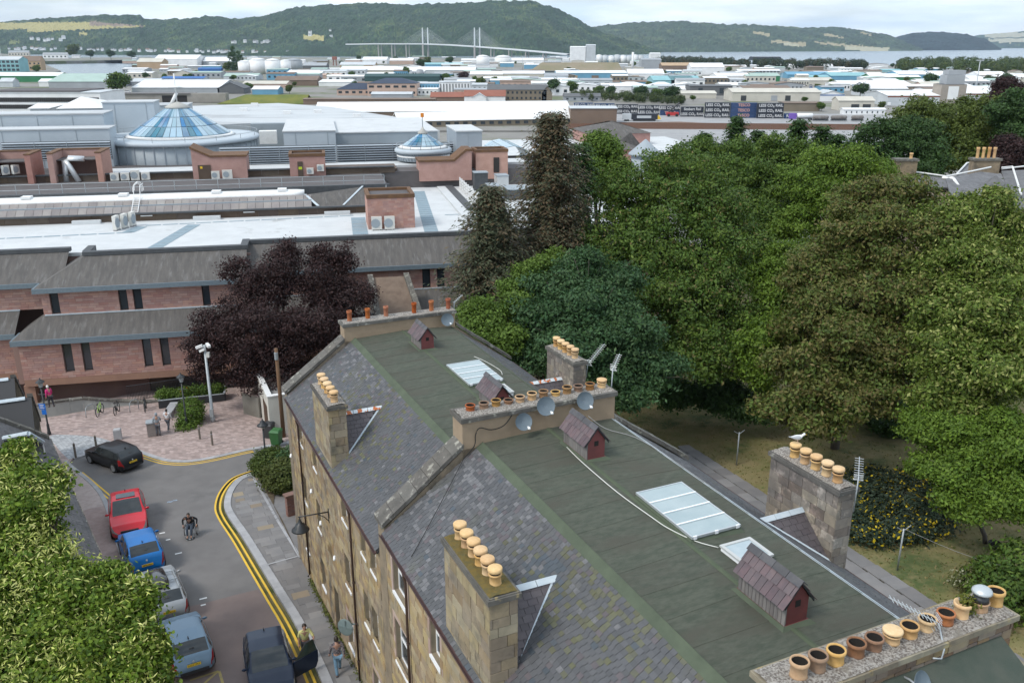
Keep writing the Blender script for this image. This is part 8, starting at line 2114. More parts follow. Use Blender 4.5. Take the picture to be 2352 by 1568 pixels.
hh=atY(cv(1,1300,640)[0],cv(1,1300,640)[1],a.y).z;h2=atY(cv(1,1300,662)[0],cv(1,1300,662)[1],a.y).z
M_cc=mat('flyover_concrete',(.30,.28,.25),(.24,.225,.20),scale=.15,rough=.95)
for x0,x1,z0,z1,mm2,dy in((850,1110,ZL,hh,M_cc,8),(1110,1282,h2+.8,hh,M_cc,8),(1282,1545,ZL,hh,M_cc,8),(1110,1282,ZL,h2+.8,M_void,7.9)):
 p,q=at(*cv(1,x0,700),ZL),at(*cv(1,x1,700),ZL);m=NB(None,mm2);m.box(p.x,q.x,a.y+(.4 if mm2 is M_void else 0),a.y+dy,z0,z1);m.build('span' if z0>ZL+1 else 'abutment_or_dark_fill',None,fo)  # the near-black block between the abutments stands in for underpass shade
p,q=at(*cv(1,700,655),ZL),at(*cv(1,1640,640),ZL);m=NB(None,M_asphalt);m.box(p.x,q.x,a.y-1,a.y+14,hh-.2,hh+.06);m.build('road_deck',None,fo)
p,q=at(*cv(1,1480,712),ZL),at(*cv(1,2085,712),ZL);m=NB(None,mat('bank_grass',(.17,.17,.035),(.10,.13,.03),scale=.12,rough=1,bump=.8,bscale=2));zz=atY(500,cv(1,0,648)[1],p.y+14).z;m.add([(p.x,p.y,ZL),(q.x,p.y,ZL),(q.x,p.y+14,zz),(p.x+16,p.y+14,zz),(q.x,p.y+26,ZL),(p.x,p.y+26,ZL)],[(0,1,2,3),(3,2,4,5),(0,3,5)]);m.build('grass_bank',None,None,kind='structure')
S_(2,190,525,533,572,655,'P','N','pink office block with a navy hipped roof',hip=True,name='office',cat='building',dep=26,wins=(6,2,.35,.6))
S_(2,-20,258,568,612,650,'P','N','lower navy roofed wing left of the pink offices',hip=True,name='office',cat='building',dep=20,wins=(6,1,.4,.5))
S_(2,170,680,506,525,575,'Td','Td','long dark teal box building behind the navy roofed offices',name='office',cat='building',dep=20)
S_(2,522,680,565,572,642,'B','L','pale blue glazed block with slim windows',name='office',cat='building',dep=16,wins=(8,1,.6,.35))
S_(2,680,888,555,562,642,'W','L','white block with tall vertical windows',name='office',cat='building',dep=16,wins=(10,1,.7,.3))
S_(2,215,490,630,645,672,'G','L','low shed with a ribbed pale roof in front of the pink offices',dep=14)
S_(2,620,890,632,665,697,'Br','R','rusty red roofed shed at the left of the rust pair',dep=16,tilt=0)
S_(2,850,1130,618,660,700,'W','R','rusty red roofed shed with white gables',dep=16)
S_(2,905,1000,640,668,702,'W','L','white gable end beside the rusty roofs',gable=True,dep=8)
t,F,L_,h,dep=S_(2,1010,1412,580,615,690,'S','D','long brown stone building with rows of round headed windows',name='stone_building',cat='building',dep=12,wins=(13,2,.42,.42))
S_(2,1380,1450,590,640,690,'S','D','stone gable end of the long brown building',gable=True,dep=10,name='stone_building',cat='building')
S_(2,1530,1780,640,662,690,'G','D','low grey roofed cottage beside the containers',name='cottage',cat='house',dep=9,wins=(5,1,.4,.3))
S_(2,0,380,455,480,505,'C','W','white roofed shed left of the dark teal building',dep=50)
S_(2,380,925,458,480,510,'L','W','very long white roofed warehouse behind the dark teal building',dep=60)
S_(2,155,320,390,410,436,'W','W','white domed shed near the bridge',dep=40);S_(2,340,500,400,415,440,'P','W','pale shed right of the domed shed',dep=30)
S_(2,0,240,425,445,470,'E','L','sand coloured shed at the harbour',dep=30);S_(2,540,830,430,442,460,'B','T','low teal roofed shed among the trees',dep=26)
S_(2,830,940,402,412,430,'W','W','small white shed left of the big white tank',dep=20);S_(2,1060,1392,397,412,432,'W','W','long white shed behind the big white tanks',dep=40)
S_(2,925,1065,460,470,492,'L','G','grey flat roofed block below the white tank',dep=16,wins=(6,1,.5,.5))
S_(2,890,1110,488,510,560,'C','W','cream retail shed with white roof left of the green billboard',dep=36,doors=((.1,.2,'Br'),))
S_(2,1110,1400,486,505,550,'C','W','cream warehouse behind the stone building',dep=40);S_(2,1250,1355,525,535,575,'L','G','grey two storey block behind the stone building',dep=14,wins=(5,2,.4,.5))
t,F,L_,h,dep=S_(2,1390,1470,486,490,532,'Td','D','dark green billboard with a red and white roundel',name='billboard',cat='billboard',dep=2)
m=NB(F,cmat('W'));m.lathe((L_*.6,-.1,h*.55),[(h*.26,0),(h*.25,.05)],16,axis=(0,-1,0));m.use(mat('sign_red',(.6,.02,.02)));m.lathe((L_*.6,-.2,h*.55),[(h*.17,0),(h*.16,.05)],16,axis=(0,-1,0));m.build('roundel',None,t)
S_(2,1400,1560,500,520,560,'L','G','grey retail shed beside the billboard',dep=30);S_(2,1480,1960,484,500,545,'B','W','long white retail park roof below the earth mound',dep=50,doors=((.2,.3,'E'),(.5,.6,'Br')))
S_(2,1970,2215,474,505,540,'W','W','white barrel roofed shed right of the chimney',dep=30,doors=((.1,.3,'E'),));S_(2,1560,1760,538,548,572,'E','L','shop with an orange sign band',dep=20,stripe_='E')
S_(2,1860,2130,560,590,640,'W','W','white hipped villa roof among trees',hip=True,dep=26);S_(2,2120,2290,560,585,630,'W','W','white house with dark windows and hipped roof',hip=True,name='house',cat='house',dep=16,wins=(6,2,.35,.4))
S_(2,1480,1565,545,570,595,'W','W','white gabled house left of the row of trees',gable=True,name='house',cat='house',dep=12);S_(2,2270,2420,590,615,645,'W','W','white shed at the end of the hedge bank',dep=20)
S_(2,2140,2420,520,550,590,'T','T','wide pale teal shed at the middle right',dep=40);S_(2,2200,2420,430,450,480,'Br','E','brown roofed shed below the conifer wood',dep=30)
S_(2,-170,1580,703,768,800,'Br','W','upper of two very long white station roofs',name='station_roof',cat='roof',dep=38,tilt=-12)
S_(2,400,1815,775,832,870,'S','W','lower of two very long white station roofs above stone arches',name='station_roof',cat='roof',dep=26,tilt=-28,wins=(24,1,.5,.5))
S_(2,1575,1890,728,742,850,'Br','L','brown clad block at the end of the white station roofs',name='station_block',cat='building',dep=18)
S_(2,-250,650,672,680,712,'Br','Br','long low brown clad block behind the white roofs',name='clad_block',cat='building',dep=14)
S_(3,355,960,605,632,690,'C','C','long cream shed above the container stacks',dep=26,doors=((.1,.16,'K'),(.44,.51,'G'),(.6,.66,'K')))
S_(3,955,1122,622,648,690,'W','L','white and blue gabled shed right of the cream shed',gable=True,dep=20,stripe_='Bl');S_(3,710,955,700,706,758,'S','Br','open brown rail shed beside the containers',dep=12)
S_(3,66,356,580,590,652,'D','D','dark timber clad block above the containers',name='timber_block',cat='building',dep=20,wins=(2,1,.6,.2));S_(3,-40,248,622,640,672,'C','C','low cream shed in front of the timber clad block',dep=18)
S_(3,1080,1325,662,690,752,'C','C','grey station building with two large dark openings',name='signal_building',cat='building',dep=12,doors=((.36,.58,'K'),(.68,.9,'K')))
S_(3,1118,1402,740,750,785,'W','W','long white portacabin in front of the station building',name='portacabin',cat='cabin',dep=6,wins=(8,1,.4,.2))
S_(3,1280,1552,560,608,662,'L','W','white shed with a blue door and a row of small windows',dep=34,doors=((.38,.5,'Bl'),),wins=(7,2,.2,.3));S_(3,1110,1585,552,582,605,'C','W','long white roofed shed behind the lone tree',dep=40)
S_(3,1415,1775,622,655,722,'L','W','long pale grey warehouse with a red stripe left of the concrete tower',dep=40,stripe_='R');S_(3,1935,2240,590,640,700,'L','W','white warehouse right of the concrete tower',dep=40,stripe_='R')
t,F,L_,h,dep=S_(3,1775,1935,575,580,722,'S','D','grey concrete grain tower with a white sign and grey top storeys',name='concrete_tower',cat='tower',dep=12)
m=NB(F,mat('tower_concrete',(.33,.29,.25),(.27,.24,.21),scale=.2,rough=.95));m.box(-.5,L_+.5,-.5,dep+.5,h*.1,h);m.build('tower_body',None,t);m=NB(F,cmat('W'));m.box(L_*.26,L_*.7,-.65,-.52,h*.3,h*.92);m.build('sign',None,t)
m=NB(F,cmat('G'));m.box(L_*.18,L_*.94,1,dep-1,h+.3,h*1.45);m.build('upper_storey',None,t);m=NB(F,cmat('G'));m.box(L_*.24,L_*.98,2,dep-2,h*1.46,h*1.68);m.build('top_storey',None,t)
S_(3,735,1030,492,512,535,'B','B','pale blue shed with white roof lights',dep=30);S_(3,820,1020,515,528,548,'L','T','low blue shed in front of the pale blue shed',dep=16);S_(3,780,1050,532,552,582,'C','C','cream low sheds behind the car dealers',dep=24)
S_(3,1030,1290,497,520,548,'B','T','wide light blue shed left of the white shed with green wall',dep=40);S_(3,1305,1642,505,528,562,'Gr','W','white roofed shed with a bright green wall',dep=30);S_(3,1495,1705,485,510,560,'B','W','large blue shed with a white roof behind the green walled one',dep=40)
S_(3,490,682,500,520,556,'Gr','M','green gabled shed with mint roof',dep=30);S_(3,250,480,500,520,560,'W','W','white shed left of the green gabled shed',dep=36);S_(3,385,495,515,530,556,'D','D','dark gable beside the green shed',gable=True,dep=20)
S_(3,395,685,475,485,500,'L','W','flat white roofed office on the edge of the wood',dep=16,wins=(12,1,.5,.7),name='office',cat='building');S_(3,840,1060,482,492,505,'Br','Br','brown roofed low block near the wood',dep=20)
S_(3,75,300,432,460,510,'W','W','white works building with pipework at the wood edge',dep=30,name='works',cat='building');S_(3,240,455,445,455,475,'W','W','long low white shed at the wood edge',dep=20);S_(3,-60,140,520,550,590,'B','T','pale teal shed at the middle of the estate',dep=40);S_(3,280,545,565,585,600,'W','W','white shed behind the long cream shed',dep=24)
S_(3,1385,1515,474,482,495,'T','T','small bright teal shed by the firth',dep=20);S_(3,1720,1830,488,520,560,'B','W','white roofed shed left of the concrete tower top',dep=30);S_(3,2045,2235,490,515,550,'W','W','white shed near the right edge by the wood',dep=30);S_(3,2220,2420,505,530,560,'C','W','cream shed with a red sign at the right edge',dep=30,doors=((.4,.5,'R'),))
S_(3,1990,2090,525,550,585,'W','W','white barrel shed right of the concrete tower',dep=24);S_(3,1655,1790,560,590,640,'P','C','pink walled shed left of the concrete tower',dep=20);S_(3,1940,2070,585,592,612,'Bl','Bl','blue panelled low block right of the tower',dep=12);S_(3,975,1045,440,455,475,'W','W','white house on the firth shore by the wood',name='house',cat='house',dep=12)
st=S_(3,500,690,388,392,414,'K','D','dark football stadium stand by the firth',name='stadium',cat='stadium',dep=40)
S_(3,2070,2240,610,640,700,'L','L','pale grey warehouse end among the trees at the right',dep=30)
rr=random.Random(12);cw=[('W','white'),('W','white'),('W','white'),('L','pale grey'),('L','pale grey'),('C','cream'),('B','pale blue'),('G','grey'),('P','pinkish'),('S','stone coloured')];cr_=[('W','white'),('W','white'),('W','white'),('L','pale grey'),('M','mint'),('G','grey'),('Br','brown')]
k=0;seen={}
for it in range(5000):
 if k>=270:break
 x,y=rr.uniform(300,2340),135+88*rr.random()**1.15
 if x>1480 and y<152:continue
 c=at(x,y,ZL);
 if x<760 and y>185:continue
 w=rr.uniform(12,40);px_w=w*FPX/c.y
 if any((c-q).length<r+w*.36 for q,r,_ in TOWN):continue
 a,b=rr.choice(cw),rr.choice(cr_);near=min(TOWN,key=lambda q:(q[0]-c).length)[2];near=' '.join(near.split()[:7])
 while near.split()[-1]in('a','the','with','of','in','and','at','by','behind','on','to','its','left','right','beside','two','above','below','front','pale','dark','round','white','long'):near=' '.join(near.split()[:-1])
 hpx=rr.uniform(4,7)*FPX/c.y;lab='%s shed with a %s roof near the %s'%(a[1],b[1],near);lab=' '.join(lab.split()[:16])
 shed(0,x-px_w/2,x+px_w/2,y-hpx*1.25,y-hpx,y,a[0],b[0],lab,dep=rr.uniform(10,22),gable=rr.random()<.2,group='small sheds of the harbour estate',wins=(rr.randint(3,7),1,.35,.4)if y>165 else None);k+=1
def tank(c,x,yt,yb,wpx,col,lab,cat='tank',name='storage_tank',grp=None,dome=True):
 px,py=cv(c,x,yb);P=at(px,py,ZL);r=wpx*.336/2*P.y/FPX;zt=atY(px,cv(c,x,yt)[1],P.y).z
 t=thing(name,lab,cat,Matrix.Translation(P),grp);m=NB(None,cmat(col),True);m.lathe((P.x,P.y,ZL),[(r,0),(r,zt-ZL)],18);m.build('shell',None,t)
 m=NB(None,cmat(col),True);m.lathe((P.x,P.y,zt),[(r*1.01,0),(r*.6,r*.18),(.2,r*.26)],18);m.build('roof',None,t)
for x,yt,yb,w,lab in((1680,425,505,90,'leftmost white storage tank of the harbour cluster'),(1770,412,505,110,'second white tank of the harbour cluster'),(1870,415,508,100,'third white tank of the harbour cluster'),(1955,418,500,70,'slim white tank beside the grey one')):tank(1,x,yt,yb,w,'W',lab,grp='white storage tanks')
tank(1,2010,415,490,115,'G','grey storage tank at the right of the white cluster');tank(2,978,388,460,85,'W','tall white tank left of the grain silos',grp='white storage tanks');tank(2,1115,393,447,110,'W','broad white tank left of the grain silos',grp='white storage tanks');tank(2,548,480,525,45,'G','small grey tank behind the dark teal building')
S_(2,1575,1678,318,325,432,'W','W','tall white concrete grain silo block',name='silo',cat='silo',dep=25);S_(2,1682,1745,305,312,432,'L','L','taller pale lattice silo tower',name='silo',cat='silo',dep=20);S_(2,2120,2188,362,368,440,'W','W','white block at the right of the silo row',name='silo',cat='silo',dep=20);S_(2,2060,2195,400,410,470,'G','G','grey works building under the silo row',name='works',cat='building',dep=30)
for i,x in enumerate((1770,1810,1852,1893,1935,1975,2015,2055)):tank(2,x,378+(i%3)*4,432,36,'L' if i%2 else 'W',['first','second','third','fourth','fifth','sixth','seventh','eighth'][i]+' cylinder from the left in the silo row','silo','silo','cylinders of the silo row')
P=at(*cv(2,1998,490),ZL);ch=thing('chimney','tall slim white factory chimney in front of the silos','chimney',Matrix.Translation(P));m=NB(None,cmat('W'),True);m.lathe(P,[(1.9,0),(1.7,atY(*cv(2,1998,358),P.y).z-ZL)],12);m.build('shaft',None,ch);m=NB(None,cmat('L'));m.lathe(P,[(2.6,0),(2.6,2)],12);m.build('base',None,ch)
p,q=at(*cv(2,1310,490),ZL),at(*cv(2,1935,490),ZL);m=NB(None,mat('earth_mound',(.27,.22,.16),(.20,.18,.11),scale=.03,rough=1));zz=atY(1200,cv(2,0,428)[1],p.y+30).z;m.add([(p.x-4,p.y,ZL),(q.x,p.y,ZL),(q.x-4,p.y+30,zz),(p.x+16,p.y+30,zz),(q.x,p.y+70,ZL),(p.x,p.y+70,ZL)],[(0,1,2,3),(3,2,4,5),(0,3,5),(1,4,2)]);m.build('earth_mound',None,None,kind='structure')
def mast(c,x,yt,yb,lab,r=.3,head=True,col='L'):
 px,py=cv(c,x,yb);P=at(px,py,ZL);zt=atY(px,cv(c,x,yt)[1],P.y).z;t=thing('lighting_mast',lab,'mast',Matrix.Translation(P));m=NB(None,cmat(col),True);m.lathe(P,[(r,0),(r*.5,zt-ZL)],8);m.build('mast',None,t)
 if head:m=NB(None,cmat('G'));m.box(P.x-r*6,P.x+r*6,P.y-.3,P.y+.3,zt-.9,zt);m.build('lamp_head',None,t)
mast(3,2018,410,640,'tall floodlight mast right of the concrete tower',.5);mast(1,10,290,400,'thin white mast at the far left shore',.9,False,'W');mast(3,690,490,600,'slim white lighting mast above the cream shed',.3);mast(1,735,540,645,'lamp mast left of the two beside the round tree',.18);mast(1,792,540,640,'lamp mast right of the two beside the round tree',.18);mast(2,1248,385,480,'lattice mast right of the white tanks',.5);mast(3,1260,585,670,'lamp mast beside the lone tree',.2)
P=at(*cv(1,2290,450),ZL);zt=atY(*cv(1,2290,388),P.y).z;wt_=thing('water_tower','rusty red tower on legs in the harbour','tower',Matrix.Translation(P));m=NB(None,cmat('R'))
for sx in(-3,3):
 for sy in(-3,3):m.tube([(P.x+sx,P.y+sy,ZL),(P.x+sx*.8,P.y+sy*.8,zt-6)],.5,5)
m.build('legs',None,wt_);m=NB(None,cmat('R'));m.box(P.x-4,P.x+4,P.y-4,P.y+4,zt-6,zt);m.build('cabin',None,wt_)
# -- rail yard: containers, tracks, train, lorries
def rail_box(c,x0,x1,y0,y1):return at(*cv(c,x0,y0),ZL),at(*cv(c,x1,y1),ZL)
M_bal=mat('ballast',(.20,.125,.09),(.15,.10,.075),scale=.4,rough=1);M_plat=mat('yard_concrete',(.33,.33,.33),(.27,.27,.275),scale=.2,rough=.95)
def yard(name,pts,z,m_):
 m=NB(None,m_);m.add([(p.x,p.y,ZL+z)for p in[at(x,y,ZL)for x,y in pts]],[tuple(range(len(pts)))]);return m.build(name,None,None,kind='structure')
yard('rail_yard',[(1290,330),(2150,330),(2200,262),(1400,262)],.05,M_plat);yard('track_bed',[(1300,296),(2100,300),(2100,288),(1300,282)],.10,M_bal);yard('track_bed',[(1420,283),(1480,288),(1720,289),(1560,280)],.11,M_bal)
for i in range(9):
 y0,y1=282.5+i*1.55,288.6+i*1.4;a,b=at(1305,y0,ZL),at(2095,y1,ZL);tk=thing('railway_track',['farthest track of the yard','second farthest track of the yard','third farthest track of the yard','fourth farthest track of the yard','middle track of the yard','fourth nearest track of the yard','third nearest track of the yard','second nearest track of the yard','nearest track of the yard beside the trees'][i]+' with rusty brown rails','railway track',Matrix.Translation(a.lerp(b,.5)),'railway tracks')
 d=(b-a).normalized();n_=Vector((-d.y,d.x,0))
 for s_ in(-.72,.72):m=NB(None,mat('rusty_rail',(.16,.085,.055),rough=.6));m.obox(a.lerp(b,.5)+n_*s_+Vector((0,0,.3)),(b-a)/2,n_*.08,Vector((0,0,.12)));m.build('rail',None,tk)
TXT={}
M_contk=mat('container_black',(.022,.026,.036),(.03,.034,.045),scale=.5,rough=.5);M_contb=mat('container_blue',(.018,.045,.12),(.025,.055,.14),scale=.5,rough=.5);M_letter=mat('letter_white',(.62,.62,.62),rough=.6);M_letr=mat('letter_salmon',(.60,.33,.26),rough=.6)
cn=[0]
def container(P,F,L_,txt,col,lab,lm=None):
 M=F;t=thing('container',lab,'container',M,'freight containers stacked in the rail yard')
 m=NB(M,col);m.box(0,L_,0,2.5,0,2.62);m.build('box',None,t)
 for i in range(int(L_/.6)):m=NB(M,col);m.box(.3+.6*i,.5+.6*i,-.05,-.002,.2,2.45);(m.build('rib',None,t)if i%3==0 else None)
 o=link('lettering',textmesh(txt,2.0 if txt!='TESCO' else 2.1,lm or M_letter,.035),t);o.matrix_basis=Matrix.Translation((L_/2,-.08,1.35))@Matrix.Rotation(math.pi/2,4,'X')
def stack(x0,x1,yb,txts,cols,where,yb1=None):
 A,B=at(x0,yb,ZL),at(x1,yb1 or yb,ZL);d=(B-A);L_=d.length*.985;d.normalize();n_=Vector((-d.y,d.x,0))
 for i,(tx,co)in enumerate(zip(txts,cols)):
  M=Matrix(((d.x,n_.x,0,A.x),(d.y,n_.y,0,A.y),(0,0,1,ZL+.06+2.68*i),(0,0,0,1)))
  pos=('bottom','middle','top')[i]if len(txts)==3 else('bottom','top')[i]if len(txts)==2 else 'single'
  container(A,M,L_,tx,co,'%s container lettered %s in the %s'%(pos,tx.lower(),where),M_letr if tx=='TESCO' else None)
K_,B2=M_contk,M_contb;LC='LESS CO\u2082 RAIL'
stack(1619,1676,271,[LC]*3,[K_]*3,'three high stack right of the lifting truck');stack(1678,1737,271.5,['TESCO']*3,[B2]*3,'navy stack between two black stacks');stack(1739,1799,272.5,[LC]*3,[K_]*3,'rightmost three high black stack');stack(1802,1826,273,['RAIL'],[B2],'end beside the tanker lorry')
stack(1564,1616,268.5,[LC,'Stobart Rail'],[K_,K_],'stack left of the three high ones');stack(1517,1562,265.5,['TESCO',LC],[B2,K_],'stack behind the lifting truck');stack(1468,1515,264,[LC,LC],[K_,K_],'second stack from the left');stack(1414,1466,262,[LC,LC],[K_,K_],'stack nearest the brown clad block');stack(1365,1412,248,[LC],[B2],'row behind the brown clad block');stack(1318,1363,246.5,[LC],[B2],'far end of the rear row')
a,b=at(1430,279,ZL),at(1512,279,ZL);tr_=thing('train','silver and navy train with a yellow nose by the containers','train',Matrix.Translation(a.lerp(b,.5)));L_=(b-a).length
for i,(f0,f1,col)in enumerate(((0,.24,cmat('L')),(.25,.98,M_contk))):
 x0,x1=a.x+L_*f0,a.x+L_*f1;m=NB(None,col);m.box(x0,x1,a.y,a.y+2.8,ZL+.9,ZL+3.4);m.box(x0,x1,a.y+.3,a.y+2.5,ZL+3.4,ZL+3.8);m.build('carriage',None,tr_);m=NB(None,cmat('L'));m.box(x0+(x1-x0)*.2,x0+(x1-x0)*.75,a.y-.05,a.y-.01,ZL+1.6,ZL+2.9);m.build('side_panel',None,tr_)
 m=NB(None,M_black);m.box(x0+1,x1-1,a.y+.2,a.y+2.5,ZL+.2,ZL+.9);m.build('bogies',None,tr_)
m=NB(None,mat('nose_yellow',(.7,.45,.03)));x1=a.x+L_*.98;m.extr([(x1,a.y,ZL+.9),(x1+1.8,a.y,ZL+1.2),(x1+1.2,a.y,ZL+2.2),(x1,a.y,ZL+3.3)],(0,2.8,0));m.build('nose',None,tr_)
P=at(1814,277,ZL);lo=thing('tanker_lorry','tanker lorry with a purple cab and a long white tank','lorry',Matrix.Translation(P));m=NB(None,mat('purple_paint',(.16,.09,.38)));m.prism([(P.x,P.y),(P.x+3.4,P.y),(P.x+3.4,P.y+2.5),(P.x,P.y+2.5)],ZL+.7,ZL+3.6);m.build('cab',None,lo)
m=NB(None,cmat('W'),True);m.lathe((P.x+3.8,P.y+1.25,ZL+2.4),[(.9,0),(1.25,.5),(1.25,8),(.9,8.5)],14,axis=(1,0,0));m.build('tank',None,lo);m=NB(None,M_black);m.box(P.x+3.5,P.x+12,P.y+.3,P.y+2.2,ZL+.8,ZL+1.1);m.build('chassis',None,lo)
for x in(1,5.5,10,11.2):
 m=NB(None,M_tyre);m.lathe((P.x+x,P.y-.02,ZL+.5),[(.5,0),(.5,.3)],10,axis=(0,1,0));m.build('wheel',None,lo)
for i,(x0,x1)in enumerate(((1866,1902),(1908,1944),(1955,1982))):
 a,b=at(x0,279,ZL),at(x1,279,ZL);w_=thing('tank_wagon',['long grey tank wagon right of the tanker lorry','grey tank wagon in the middle of the three','short rusty tank wagon at the right'][i],'wagon',Matrix.Translation(a),'tank wagons');L_=b.x-a.x
 m=NB(None,mat('wagon_grey',(.20,.19,.18),(.14,.12,.11),scale=.6,rough=.8),True);m.lathe((a.x,a.y,ZL+2.0),[(.7,0),(1.0,.4),(1.0,L_-.4),(.7,L_)],12,axis=(1,0,0));m.build('barrel',None,w_);m=NB(None,M_black);m.box(a.x,b.x,a.y-.7,a.y+.7,ZL+.4,ZL+.95);m.build('bogies',None,w_)
P=at(1543,268,ZL);rs=thing('lifting_truck','red container lifting truck with its boom raised','lifting truck',Matrix.Translation(P));m=NB(None,mat('machine_red',(.42,.03,.03),rough=.5));m.box(P.x-3,P.x+3.5,P.y-1.5,P.y+1.5,ZL+.6,ZL+2.4);m.build('body',None,rs);m=NB(None,M_black);m.tube([(P.x-2,P.y,ZL+2.5),(P.x+4,P.y,ZL+7.5)],.5,6);m.build('boom',None,rs);m=NB(None,M_winglass);m.box(P.x-.6,P.x+.8,P.y-1.2,P.y-.1,ZL+2.41,ZL+3.7);m.build('cab',None,rs)
for x in(-2,2.4):m=NB(None,M_tyre);m.lathe((P.x+x,P.y-1.9,ZL+.8),[(.8,0),(.8,.5)],12,axis=(0,1,0));m.build('wheel',None,rs)
CARC=[('white',(.7,.7,.7)),('silver',(.42,.44,.46)),('black',(.02,.02,.022)),('red',(.4,.02,.025)),('blue',(.03,.1,.32)),('grey',(.13,.14,.15)),('white',(.7,.7,.7))]
FC={}
def farcar(P,rot,ci,lab,grp,van=False):
 nm,c=CARC[ci];k=(nm,van)
 M=Matrix.Translation(P)@Matrix.Rotation(rot,4,'Z')
 if k not in FC:
  t=thing('parked_van' if van else 'parked_car',lab,'van' if van else 'car',M,grp);h2=2.1 if van else .85
  m=NB(M,paint('far_%s_paint'%nm,c));m.extr([(-2.1,-.88,.25),(2.1,-.88,.25),(2.1,-.88,.65),(1.9,-.88,h2),(-2.0,-.88,h2 if van else .95),(-2.15,-.88,.6)],(0,1.76,0))
  if not van:m.extr([(-1.2,-.7,1.4),(-.95,-.7,1.46),(.35,-.7,1.46),(.5,-.7,1.38)],(0,1.4,0))
  m.build('body',None,t);m=NB(M,M_carglass)
  if van:m.box(1.2,2.02,-.8,.8,1.3,1.9)
  else:m.add([(-1.8,-.84,.93),(1.15,-.84,.88),(.45,-.7,1.39),(-1.15,-.7,1.40),(-1.8,.84,.93),(1.15,.84,.88),(.45,.7,1.39),(-1.15,.7,1.40)],[(0,1,2,3),(5,4,7,6),(1,5,6,2),(4,0,3,7)])
  m.build('windows',None,t)
  for x in(-1.3,1.3):
   for s_ in(-1,1):m=NB(M,M_tyre);m.lathe((x,s_*.72-.11,.31),[(.31,0),(.31,.22)],10,axis=(0,1,0));m.build('wheel',None,t)
  FC[k]=t;return t
 return copy_tree(FC[k],M,lab,grp)
rr=random.Random(31)
for i in range(46):
 x,y=rr.uniform(1800,1955),rr.choice((187,190.5,194,198,203,208))+rr.uniform(-.5,.5);ci=rr.randrange(7);farcar(at(x,y,ZL),rr.choice((.1,1.6,3.1)),ci,'%s car parked in the dealer yards beyond the cream shed'%CARC[ci][0],'cars in the dealer yards')
for i in range(22):
 x,y=rr.uniform(1560,1990),rr.uniform(318,345);ci=rr.randrange(7);farcar(at(x,y,-12),rr.uniform(-.2,.2)+1.5,ci,'%s car in the station car park behind the tree tops'%CARC[ci][0],'cars in the station car park')
for i in range(16):
 x,y=rr.uniform(1960,2060),rr.uniform(224,244);farcar(at(x,y,ZL),rr.uniform(-.3,.3)+1.5,rr.choice((0,6,1)),'van parked %s below the blue doored shed'%('in the left rows' if x<1995 else 'in the middle rows' if x<2030 else 'in the right rows'),'vans by the blue doored shed',True)
for x,y,v_,lab in((315,230,False,'white car crossing the flyover'),(270,233,False,'dark car crossing the flyover')):farcar(Vector((at(x,y,ZL).x,fo.location.y+4,hh+.1)),0,0 if x>300 else 2,lab,'cars on the flyover')
farcar(at(2000,332,-11),1.2,0,'white van in a gap between the trees','vans behind the trees',True);farcar(at(2007,345,-11),1.3,0,'white van lower in the gap between the trees','vans behind the trees',True)
HS=[]
rr=random.Random(8)
def farhouse(P,w,lab,grp,roofc):
 k=roofc
 for kk,t in HS:
  if kk==k:return copy_tree(t,Matrix.Translation(P)@Matrix.Rotation(rr.uniform(-.3,.3),4,'Z')@Matrix.Scale(w/12,4),lab,grp)
 M=Matrix.Translation(P);t=thing('house',lab,'house',M,grp);m=NB(M,cmat('W'));m.box(-6,6,-4,4,-3,5.5);m.add([(-6,-4,5.5),(-6,4,5.5),(-6,0,9),(6,-4,5.5),(6,4,5.5),(6,0,9)],[(1,0,2),(3,4,5)]);m.build('wall',None,t)
 m=NB(M,cmat(roofc));m.extr([(-6.3,-4.4,5.2),(-6.3,0,9.3),(-6.3,4.4,5.2),(-6.3,4.4,5.6),(-6.3,0,9.8),(-6.3,-4.4,5.6)],(12.6,0,0));m.build('roof',None,t)
 m=NB(M,M_winglass)
 for x in(-4,-1.3,1.3,4):m.box(x-.6,x+.6,-4.08,-4.01,2,3.6)
 m.build('window',None,t);HS.append((k,t));return t
for i in range(95):
 x=rr.uniform(5,800);yb=113.5+(x/800)*13-rr.uniform(0,3.5);rc=rr.choice(('G','D','Br'));farhouse(atY(x,yb,4300-x*.75),rr.uniform(7,13),'white house with a %s roof %s of the far shore village'%({'G':'grey','D':'dark','Br':'brown'}[rc],'at the left end|in the left half|in the middle|in the right half|at the bridge end'.split('|')[min(4,int(x/161))]),'houses of the far shore village',rc)
for i in range(34):
 x,y=rr.choice(((rr.uniform(695,785),rr.uniform(70,92)),(rr.uniform(530,620),rr.uniform(96,103)),(rr.uniform(60,150),rr.uniform(88,96)),(rr.uniform(780,880),rr.uniform(78,100))));rc=rr.choice(('G','D'))
 farhouse(atY(x,y,4150-(112-y)*6),rr.uniform(9,15),'%s roofed white house on the wooded hillside %s'%({'G':'grey','D':'dark'}[rc],'above the inlet' if x<300 else 'left of the field' if x<650 else 'by the golden field' if x<745 else 'above the bridge end'),'houses on the hillside',rc)
TT=[]
for v_ in range(5):
 rng=np.random.default_rng(200+v_);pal=[G_['maple'],G_['dark'],G_['light'],G_['olive'],G_['dark']][v_];sq=1.0 if v_<4 else 2.2
 bl=[(rng.uniform(-1.6,1.6),rng.uniform(-1.6,1.6),4.6+rng.uniform(-1.2,1.6)*sq,2.0,2.0,1.7*sq)for _ in range(7)];t=thing('town_tree','','tree',Matrix.Identity(4));m=NB(None,M_bark);m.tube([(0,0,-1),(0,0,4)],.3,6,.12);m.build('trunk',None,t)
 foliage('crown',bl,170,14,.42,pal,rng,parent=t,M=Matrix.Identity(4),spread=.55);TT.append([t,False])
